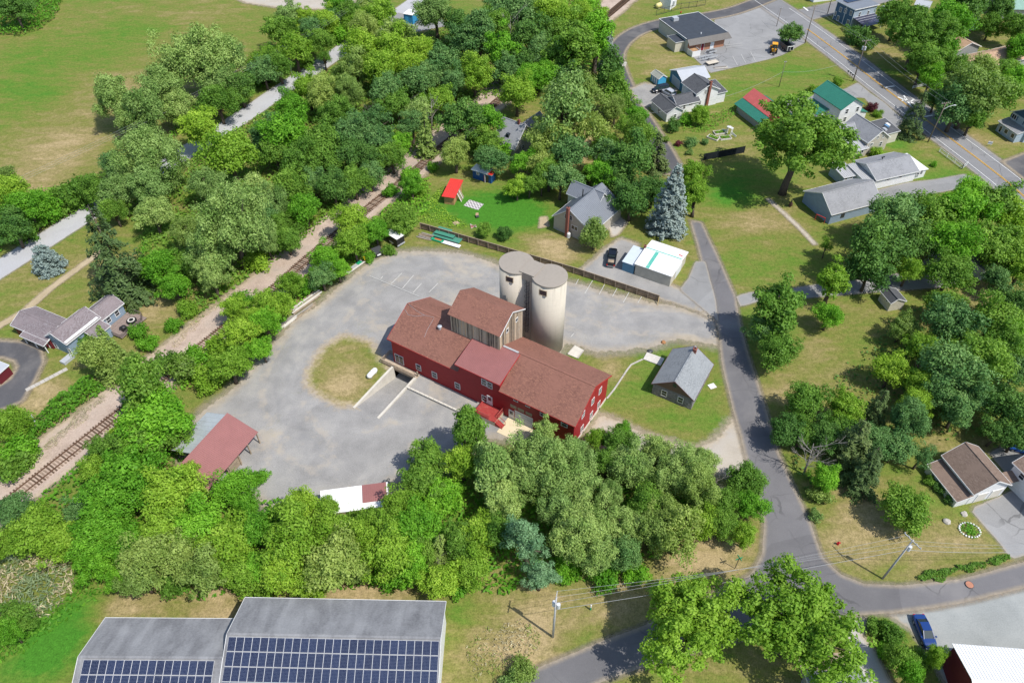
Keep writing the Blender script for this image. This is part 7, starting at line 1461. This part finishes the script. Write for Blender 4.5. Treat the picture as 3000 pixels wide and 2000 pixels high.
# ------------------------------------------------------------------ propane tanks
def tank(label, a, b_, r, mat, z=.55):
    A_, B_ = W(a), W(b_); c = (A_ + B_) / 2; d = B_ - A_; L = d.length / 2; o = thing('propane_tank', label, 'tank', (c.x, c.y, 0), math.atan2(d.y, d.x)); k = [(-L, .05), (-L + r * .15, .55), (-L + r * .5, .87), (-L + r, 1), (L - r, 1), (L - r * .5, .87), (L - r * .15, .55), (L, .05)]
    MB().tube([(x, 0, z + r * .55) for x, _ in k], [r * f for _, f in k], 20).build('tank_shell', mat, o, smooth=True); MB().cyl(0, 0, z + r * 1.45, z + r * 1.75, .18, 12).build('valve_dome', mat, o)
    for x in (-L * .5, L * .5): MB().box(x - .15, -r * .7, 0, x + .15, r * .7, z).build('saddle', M_concrete, o)
tank('long white propane tank lying on the grass island', q(1, 2, 1030, 350), q(1, 2, 1110, 268), .5, pm('tank white', (.8, .8, .79), .03, 1, .4), .3); tank('yellow fuel tank on a concrete pad inside the fenced enclosure at top', Bz(5, 110), Bz(100, 75), .8, pm('tank yellow', (.72, .62, .26), .06, 1, .5), .5)
for i, px in enumerate((Bz(85, 400), Bz(103, 415))): o = thing('gas_cylinder', ('left' if i == 0 else 'right') + ' pale blue gas cylinder behind the store', 'gas cylinder', W(px), 0, 'gas cylinders'); MB().tube([(0, 0, 0), (0, 0, .1), (0, 0, 1.4), (0, 0, 1.6), (0, 0, 1.7)], [.4, .42, .42, .25, .1], 14).build('cylinder_shell', pm('tank pale blue', (.40, .60, .70), .04, 1, .4), o); MB().cyl(0, 0, 1.7, 1.85, .12, 8).build('valve', M_steel, o)
o = thing('white_cylinder', 'white gas cylinder at the brick chimney of the farmhouse', 'gas cylinder', W(Gz(293, 785))); MB().tube([(0, 0, 0), (0, 0, .1), (0, 0, 1.1), (0, 0, 1.25), (0, 0, 1.3)], [.38, .4, .4, .25, .1], 14).build('cylinder_shell', M_trim, o); MB().cyl(0, 0, 1.3, 1.42, .12, 8).build('valve', M_steel, o)
# ------------------------------------------------------------------ board fence
FP = [W(F(*p)) for p in ((966, 526), (988, 532), (1144, 577), (1317, 628), (1512, 693))]
fn = thing('board_fence', 'long weathered board fence between gravel yard and farmhouse garden', 'fence', FP[0]); fl = [Vector((p.x, p.y, 0)) for p in FP]; M_fence = pm('fence boards', (.20, .145, .10), .3, 1.6, .9, .15, stretch=(2, 2, .4), dirt=.5, dcol=(.30, .25, .20))
tot = 0
for a, b_ in zip(fl[:-1], fl[1:]):
    n = max(1, round((b_ - a).length / 2.4)); d = (b_ - a) / n; ang = math.atan2(d.y, d.x); L = d.length; key = round(L, 2)
    pn = MB(); rr_ = random.Random(tot); m = int(L / .145)
    for i in range(m): pn.box(i * L / m + .008, .02, .08, (i + 1) * L / m - .008, .045 + rr_.uniform(0, .012), 1.62 + rr_.uniform(-.03, .03))
    for z in (.3, 1.35): pn.box(0, -.03, z, L, .02, z + .09)
    pme = pn.mesh('fence_panel', M_fence); pos_ = MB().box(-.06, -.1, 0, .06, .02, 1.72).mesh('fence_post', pm('fence post', (.33, .26, .20), .2, 2, .9)); cap_ = MB().box(0, -.05, 1.64, L, .08, 1.69).mesh('cap_rail', M_wood)
    for i in range(n):
        p = a + d * i - fl[0]; e = ob('fence_panel', pme, fn, p, ang); ob('cap_rail', cap_, e); ob('fence_post', pos_, fn, p, ang); tot += 1
ob('fence_post', pos_, fn, fl[-1] - fl[0], ang); ob('brace', MB().bar((0, 0, 1.5), (-.3, -1.0, 0), .1).mesh('brace', pm('fresh brace', (.5, .36, .16), .1, 2, .8)), fn, fl[-1] - fl[0])
def rail_fence(name, label, pts, h, mat, pick=.12, posts=2.4, z0=.1, board=.09, solid=False):
    P = [W(p) for p in pts]; o = thing(name, label, 'fence', P[0]); mb = MB(); ps_ = MB()
    for a, b_ in zip(P[:-1], P[1:]):
        a, b_ = a - P[0], b_ - P[0]; d = b_ - a; L = d.length; n = max(1, int(L / posts))
        for i in range(n + 1): p = a + d * i / n; ps_.bar(p, p + Vector((0, 0, h + .08)), .11)
        if solid: mb.bar(a + Vector((0, 0, h / 2)), b_ + Vector((0, 0, h / 2)), .04, h)
        else:
            for z in (z0 + .1, h - .08): mb.bar(a + Vector((0, 0, z)), b_ + Vector((0, 0, z)), .05, .1)
            if pick:
                m = int(L / pick)
                for i in range(m + 1): p = a + d * i / m; mb.bar(p + Vector((0, 0, z0)), p + Vector((0, 0, h)), board, .02)
    mb.build('fence_infill', mat, o); ps_.build('fence_posts', mat, o)
rail_fence('white_fence', 'white picket railing along the highway near the ranch house', [q(3, 0, 1572, 1395), q(3, 0, 1780, 1555), q(3, 0, 1822, 1520)], 1.1, M_trim, .3); rail_fence('picket_fence', 'short white picket fence with flowers across the highway', [q(3, 0, 1325, 815), q(3, 0, 1500, 775)], .8, M_trim, .2)
rail_fence('black_screen_fence', 'black screen fence along the garden beside the big maple', [Pz(115, 840), Pz(780, 715)], 1.9, pm('black screen', (.012, .016, .02), .2, 1, .8), None, 3, solid=True); rail_fence('chain_fence', 'dark metal fence around the equipment pad at the top', [Bz(10, 190), Bz(190, 140), Bz(300, 110), Bz(490, 85), Bz(590, 65)], 1.9, M_dkmetal, .6, 2.5, board=.03)
# ------------------------------------------------------------------ yard goods
P_gs = pm('green sheet metal', (.06, .24, .165), .12, 1, .5, .4, dirt=.25, dcol=(.2, .3, .25)); P_gs2 = pm('bright green sheet', (.02, .30, .14), .08, 1, .5)
def sheet_pile(label, px, ang, items, name='sheet_stack', cat='metal sheets'):
    o = thing(name, label, cat, W(px), ang); z = 0.02
    for (L, w_, h, dx, dy, mt) in items: MB().box(-L / 2, -w_ / 2, z, L / 2, w_ / 2, z + h).build('sheet', mt, o, (dx, dy, 0)); z += h + .004
    return o
fa = math.atan2(fl[2].y - fl[1].y, fl[2].x - fl[1].x)
sheet_pile('stack of green metal sheets against the board fence', Kz(560, 500), fa, [(6.5, 2.1, .5, 0, 0, M_dkmetal), (6.8, 2.2, .04, .3, .1, P_gs), (4.6, 1.3, .35, -.4, .3, M_dkmetal), (4.7, 1.4, .04, -.4, .3, P_gs)])
sheet_pile('white metal sheet lying in front of the green stack', Kz(650, 625), fa, [(4.2, .9, .25, 0, 0, M_dkmetal), (4.4, 1.0, .04, 0, 0, R_white)]); sheet_pile('bright green sheets left of the white sheet', Kz(395, 550), fa, [(3.0, .8, .35, 0, 0, P_gs2), (1.6, .4, .05, .1, .1, pm('orange sheet', (.5, .14, .05), .1, 1, .6))]); sheet_pile('green sheets leaning behind the fence start', Kz(245, 310), fa, [(3.2, .9, .3, 0, 0, P_gs), (3.4, .5, .05, .2, .3, M_wood)]); sheet_pile('green sheet lying in the garden behind the fence', Kz(540, 325), fa, [(3.4, .6, .06, 0, 0, P_gs)])
def log_pile(label, px, ang, n, L, r, mats, seed, spread=1.6):
    o = thing('lumber_pile', label, 'lumber', W(px), ang); rr2 = random.Random(seed)
    for i in range(n): y = rr2.uniform(-spread / 2, spread / 2); z = r + (i // max(1, int(spread / (2.2 * r)))) * r * 1.7; x = rr2.uniform(-.5, .5); a = rr2.uniform(-.06, .06); MB().bar((x - L / 2, y - a * L / 2, z), (x + L / 2, y + a * L / 2, z + rr2.uniform(0, .05)), 2 * r, 1.6 * r).build('board', mats[i % len(mats)], o)
log_pile('grey log pile beside the green sheets', Kz(170, 480), fa, 14, 2.8, .11, [M_dead, M_wood], 1)
ra = math.atan2((W(Lz(480, 530)) - W(Lz(225, 710))).y, (W(Lz(480, 530)) - W(Lz(225, 710))).x); M_pl = pm('pale boards', (.58, .55, .5), .1, 2, .8)
log_pile('long stack of pale boards under bushes along the gravel yard', Lz(355, 620), ra, 12, 7.0, .13, [M_pl, M_pl, M_wood], 2, 1.5); log_pile('loose dark boards beside the long pale stack', Lz(340, 690), ra, 6, 5.0, .09, [M_wood, M_dead], 3, 1.2); log_pile('grey scrap boards at the lower end of the bushes', Lz(200, 780), ra, 7, 3.4, .1, [M_dead, M_pl], 4, 1.2); log_pile('white scrap boards lowest along the bushes', Lz(140, 845), ra, 4, 1.8, .1, [M_pl], 5, .8)
sheet_pile('row of red green and grey sheets with a white beam beside the bins', Lz(775, 310), ra, [(4.8, .9, .18, 0, .2, M_steel), (1.2, .9, .04, -1.3, .2, pm('dull red sheet', (.30, .05, .05), .1, 1, .6)), (1.2, .9, .04, 1.5, .2, P_gs2), (5.6, .3, .2, .2, -.6, M_pl)]); log_pile('pale lumber on the store lot by the grass', Bz(770, 815), R(8), 7, 4.0, .1, [M_pl, M_dead], 6, 1.2)
o = thing('concrete_block_stack', 'row of pale concrete blocks beside the loop drive', 'blocks', W(q(2, 0, 1025, 625)), R(75))
for i in range(3): MB().box(-.5, -.5, 0, .5, .5, .6).build('block', M_concrete, o, (i * 1.15, 0, 0))
rug = thing('patterned_rug', 'grey lattice patterned rug on the lawn beside the red lean shed', 'rug', W(Jz(715, 785)), R(-28)); t_ = NT('rug weave'); o_ = t_.obj(); s3 = t_.n('SeparateXYZ', None, Vector=o_)
fx_ = t_.math('FRACT', t_.math('MULTIPLY', t_.math('ADD', s3.outputs[0], s3.outputs[1]), 1.15)); fy_ = t_.math('FRACT', t_.math('MULTIPLY', t_.math('SUBTRACT', s3.outputs[0], s3.outputs[1]), 1.15)); l_ = t_.math('MAXIMUM', t_.math('GREATER_THAN', fx_, .72), t_.math('GREATER_THAN', fy_, .72)); MB().box(-1.9, -1.3, 0, 1.9, 1.3, .024).build('rug_weave', t_.done(t_.mix(l_, (.20, .18, .19), (.62, .60, .58)), .95, .1), rug); MB().box(-1.95, -1.35, 0, 1.95, 1.35, .02).build('rug_border', M_dead, rug)
def small(name, label, cat, px, rot, parts):
    o = thing(name, label, cat, W(px), rot)
    for nm, mt, mb in parts: mb.build(nm, mt, o)
    return o
small('patio_chair', 'dark patio chair with orange cushion on the farmhouse lawn', 'chair', Kz(1145, 110), .3, [('seat', M_dkmetal, MB().box(-.35, -.35, .35, .35, .35, .42)), ('cushion', pm('peach cushion', (.7, .45, .3), .05, 2, .9), MB().box(-.34, .28, .42, .34, .36, 1.0)), ('legs', M_dkmetal, MB().box(-.35, -.35, 0, -.3, -.3, .35).box(.3, -.35, 0, .35, -.3, .35).box(-.35, .3, 0, -.3, .35, .35).box(.3, .3, 0, .35, .35, .35))])
small('scrap_heap', 'small heap of pale scrap wood on the lawn behind the fence', 'scrap heap', Kz(1070, 290), .2, [('plank', [M_pl, P_red, M_wood][i % 3], MB().bar((-.6, -.4 + i * .2, .05 + i * .04), (.6, .3 - i * .13, .25 + (i % 3) * .12), .22, .05)) for i in range(7)]); small('paving_slab', 'square tan slab on the lawn behind the fence', 'slab', Kz(742, 212), .6, [('slab_top', pm('tan slab', (.45, .34, .22), .1, 2, .9), MB().box(-.6, -.6, .0, .6, .6, .06)), ('slab_edge', M_concrete, MB().box(-.62, -.62, -.02, .62, .62, .03))])
small('burn_barrel', 'rusty metal chiminea on the lawn beside the stepping path', 'fire pit', q(3, 1, 203, 330), 0, [('bowl', pm('dark rust', (.08, .04, .03), .2, 2, .8), MB().tube([(0, 0, .1), (0, 0, .4), (0, 0, .9), (0, 0, 1.3)], [.25, .45, .4, .15], 14)), ('flue', M_dkmetal, MB().cyl(0, 0, 1.3, 1.8, .14, 10))]); small('swing_frame', 'small red metal frame at the corner of the grey garage', 'frame', q(3, 1, 470, 470), R(-45), [('top_bar', R_red, MB().bar((-1.1, 0, 1.5), (1.1, 0, 1.5), .12)), ('leg_bars', R_red, MB().bar((-1.1, 0, 0), (-1.1, 0, 1.5), .1).bar((1.1, 0, 0), (1.1, 0, 1.5), .1))])
small('ground_cover_lid', 'pale square utility lid on the lawn right of the stone cottage', 'utility lid', q(2, 2, 1838, 412), .4, [('lid_plate', R_white, MB().box(-.6, -.5, 0, .6, .5, .12)), ('rim_frame', M_concrete, MB().box(-.66, -.56, 0, .66, .56, .08))]); small('manhole_cover', 'round orange manhole cover on the street', 'manhole', q(3, 3, 1848, 668), 0, [('cover_plate', pm('orange iron', (.42, .19, .12), .12, 3, .7), MB().cyl(0, 0, .05, .17, .52, 22)), ('cover_ring', M_dkmetal, MB().cyl(0, 0, .05, .165, .58, 22))])
small('hydrant', 'small red fire hydrant on the lawn near the street curve', 'hydrant', q(3, 3, 640, 295), 0, [('barrel', P_red, MB().tube([(0, 0, 0), (0, 0, .6), (0, 0, .75)], [.17, .16, .06], 10)), ('nozzle', P_red, MB().bar((-.28, 0, .45), (.28, 0, .45), .16))]); small('hydrant', 'small red fire hydrant on the grass beside the loop drive', 'hydrant', Bz(303, 162), 0, [('barrel', P_red, MB().tube([(0, 0, 0), (0, 0, .6), (0, 0, .75)], [.17, .16, .06], 10)), ('nozzle', P_red, MB().bar((-.28, 0, .45), (.28, 0, .45), .16))])
small('street_sign', 'green street name sign on a dark post at the road junction', 'sign', q(2, 3, 2048, 515), R(20), [('sign_post', M_dkmetal, MB().bar((0, 0, 0), (0, 0, 2.9), .08)), ('sign_blade', P_gs2, MB().box(-.55, -.03, 2.7, .55, .03, 2.95)), ('cross_blade', P_gs2, MB().box(-.03, -.5, 2.97, .03, .5, 3.2))]); small('marker_post', 'white and green cable marker post under the wires', 'marker', q(2, 3, 722, 893), 0, [('marker_base', P_gs2, MB().box(-.09, -.09, 0, .09, .09, .7)), ('marker_top', M_trim, MB().box(-.08, -.08, .7, .08, .08, 1.3))]); small('road_sign', 'white square road sign on a post beside the hedge of the blue house', 'sign', q(3, 0, 748, 385), R(-20), [('sign_post', M_steel, MB().bar((0, 0, 0), (0, 0, 2.4), .08)), ('sign_plate', M_trim, MB().box(-.45, -.03, 1.7, .45, .03, 2.5))])
small('yard_sign', 'white yard sign on the lawn of the porch house', 'sign', Dz(318, 830), R(-20), [('sign_board', M_trim, MB().box(-.5, -.03, .5, .5, .03, 1.3)), ('sign_stripe', V_blue, MB().box(-.5, -.04, .8, .5, -.03, .98)), ('stakes', M_steel, MB().bar((-.4, 0, 0), (-.4, 0, .5), .05).bar((.4, 0, 0), (.4, 0, .5), .05))])
for i, px in enumerate((q(3, 0, 728, 690), q(3, 0, 750, 705), q(3, 0, 768, 720))): small('mailbox', ['left', 'middle', 'right'][i] + ' dark mailbox of the three beside the transformer pole', 'mailbox', px, R(-35), [('mail_post', M_wood, MB().bar((0, 0, 0), (0, 0, 1.0), .1)), ('mail_body', M_dkmetal, MB().box(-.25, -.12, 1.0, .25, .12, 1.3))])
# garden
for i, (px, a, lb) in enumerate(((Pz(375, 395), 12, 'back raised bed with green plants near the white arbor'), (Pz(275, 480), -40, 'left raised bed near the white arbor'), (Pz(470, 480), 12, 'front raised bed near the white arbor'))):
    o = thing('raised_bed', lb, 'garden bed', W(px), R(a), 'raised garden beds'); MB().box(-1.5, -.85, 0, 1.5, -.72, .4).box(-1.5, .72, 0, 1.5, .85, .4).box(-1.5, -.72, 0, -1.37, .72, .4).box(1.37, -.72, 0, 1.5, .72, .4).build('bed_frame', M_pl, o); MB().box(-1.37, -.72, .05, 1.37, .72, .3).build('soil', pm('garden soil', (.12, .08, .05), .2, 3, .95), o)
    rng = np.random.default_rng(70 + i); P_ = np.c_[rng.uniform(-1.2, 1.2, 160), rng.uniform(-.6, .6, 160), rng.uniform(.3, .6, 160)]; V_, t2 = leaf_quads(P_, unit(160) * .6 + np.array([0, 0, 1]), .16, .08, rng.random(160)); me = pack('bed_plants', V_, t2); me.materials.append(LM['G']); stuff(ob('bed_plants', me, o))
ar = thing('garden_arbor', 'white garden arbor with lattice sides between raised beds', 'arbor', W(Pz(530, 420)), R(-50)); am = MB()
for x in (-.7, .7):
    for y in (-.35, .35): am.bar((x, y, 0), (x, y, 2.1), .09)
    for z in np.arange(.2, 2.0, .25): am.bar((x, -.35, z), (x, .35, z), .05)
am.build('arbor_frame', M_trim, ar); MB().tube([(-.8, 0, 2.05), (-.5, 0, 2.35), (0, 0, 2.5), (.5, 0, 2.35), (.8, 0, 2.05)], [.06] * 5, 5).box(-.85, -.4, 2.1, .85, .4, 2.16).build('arbor_top', M_trim, ar); MB().bar((-.7, 0, .9), (-2.3, 0, .45), .06, .5).bar((.7, 0, .9), (2.3, 0, .45), .06, .5).build('side_wing', M_trim, ar)
fr_ = thing('flower_ring', 'ring of white stones around green plants on the lawn near the drive', 'flower bed', W(q(3, 3, 1850, 165)))
rng = np.random.default_rng(5); P_ = np.c_[rng.normal(0, .6, (200, 2)), rng.uniform(.1, .35, 200)]; V_, t2 = leaf_quads(P_, unit(200) * .6 + np.array([0, 0, 1]), .18, .09, rng.random(200)); me = pack('ring_plants', V_, t2); me.materials.append(LM['G']); stuff(ob('ring_plants', me, fr_))
sme = MB().tube([(0, 0, 0), (0, 0, .1), (0, 0, .2)], [.13, .16, .07], 7).mesh('stone', R_white)
for i in range(22): a = i * 2 * math.pi / 22; ob('stone', sme, fr_, (1.5 * math.cos(a), 1.25 * math.sin(a), .05), a)
for i, (px, lb, sz) in enumerate(((q(2, 2, 1266, 92), 'dark round boulder at the end of the plank walk', .55), (q(2, 2, 1390, 10), 'orange brown boulder at the edge of the gravel yard', .5), (q(3, 3, 1640, 88), 'larger grey flat stone on the lawn near the flower ring', .6), (q(3, 3, 1800, 15), 'smaller grey flat stone on the lawn near the drive', .5))):
    o = thing('boulder', lb, 'boulder', W(px), i, None); bm = bmesh.new(); bmesh.ops.create_icosphere(bm, subdivisions=2, radius=sz)
    rr2 = random.Random(i)
    for v in bm.verts: v.co *= rr2.uniform(.85, 1.15); v.co.z = max(v.co.z * .75, -.1)
    me = bpy.data.meshes.new('rock_face'); bm.to_mesh(me); bm.free(); me.materials.append([M_dkmetal, pm('ochre rock', (.36, .18, .08), .2, 2, .9), M_concrete, M_concrete][i]); ob('rock_face', me, o)
wkp = thing('plank_walk', 'pale plank walkway leading to the stone cottage', 'walkway', W(q(2, 2, 1305, 168)), sh.ang + R(90) * 0); c0, c1 = W(q(2, 2, 1222, 135)), W(q(2, 2, 1385, 195)); dd_ = c1 - c0; wkp.location = c0; wkp.rotation_euler = (0, 0, math.atan2(dd_.y, dd_.x)); n = int(dd_.length / .2)
for i in range(n): MB().box(i * .2, -1.0, .03, i * .2 + .185, 1.0, .2).build('plank', M_pl, wkp)
kp = [W(p) for p in (q(2, 2, 1200, 165), q(2, 2, 1095, 215), q(2, 2, 1060, 260), q(2, 2, 1000, 350), q(2, 2, 940, 440), q(2, 2, 872, 525))]; kb = thing('stone_kerb', 'thin concrete kerb curving across the lawn from the barn to the plank walk', 'kerb', kp[0])
for a, b_ in zip(kp[:-1], kp[1:]): MB().bar(a - kp[0] + Vector((0, 0, .06)), b_ - kp[0] + Vector((0, 0, .06)), .28, .14).build('kerb_stone', M_concrete, kb)
cp = [W(p) for p in (q(2, 2, 510, 120), q(2, 2, 605, 160), q(2, 2, 660, 85), q(2, 2, 580, 40))]; cs_ = thing('concrete_pad', 'small pale concrete ramp pad behind the barn beside the silo', 'slab', cp[0]); MB().slab([p - cp[0] + Vector((0, 0, .16)) for p in cp], .1).build('pad_top', M_palec, cs_); MB().bar(cp[0] - cp[0] + Vector((0, 0, .15)), cp[3] - cp[0] + Vector((0, 0, .15)), .15, .2).bar(cp[1] - cp[0] + Vector((0, 0, .15)), cp[2] - cp[0] + Vector((0, 0, .15)), .15, .2).build('pad_kerb', M_concrete, cs_)
# big tractor tyres and green pile on the deck, walk boards
for i, (px, r_, lb) in enumerate(((Qz(1820, 575), .95, 'large whitewall tyre lying on the deck of the house by the tracks'), (Qz(1720, 690), .75, 'black covered grill on the deck of the house by the tracks'))):
    o = thing('tyre_planter' if i == 0 else 'covered_grill', lb, 'tyre' if i == 0 else 'grill', W(px, .4)); 
    if i == 0: MB().tube([(0, 0, 0), (0, 0, .15), (0, 0, .4), (0, 0, .5)], [r_ * .9, r_, r_, r_ * .85], 20).build('tyre_wall', M_tyre, o); MB().cyl(0, 0, .5, .53, r_ * .72, 20).build('whitewall', M_pl, o); MB().cyl(0, 0, .53, .56, r_ * .45, 20).build('hub', M_black, o)
    else: MB().tube([(0, 0, 0), (0, 0, .9), (0, 0, 1.1)], [.55, .5, .25], 12).build('cover', M_black, o); MB().box(-.8, -.3, .6, .8, .3, .7).build('shelf', M_black, o)
dp_ = [W(q(0, 2, 240, 450)), W(q(0, 2, 620, 250))]; wlk = thing('plank_path', 'narrow pale board path from house hatch to the loop drive', 'path', dp_[0]); n = 9
for i in range(n): a = dp_[0].lerp(dp_[1], i / n) - dp_[0]; b_ = dp_[0].lerp(dp_[1], (i + .95) / n) - dp_[0]; MB().bar(a + Vector((0, 0, .05)), b_ + Vector((0, 0, .05)), .8, .1).build('slab', M_concrete, wlk)
print('objects', len(scn.objects), 'tris', sum(len(m.polygons) for m in bpy.data.meshes))
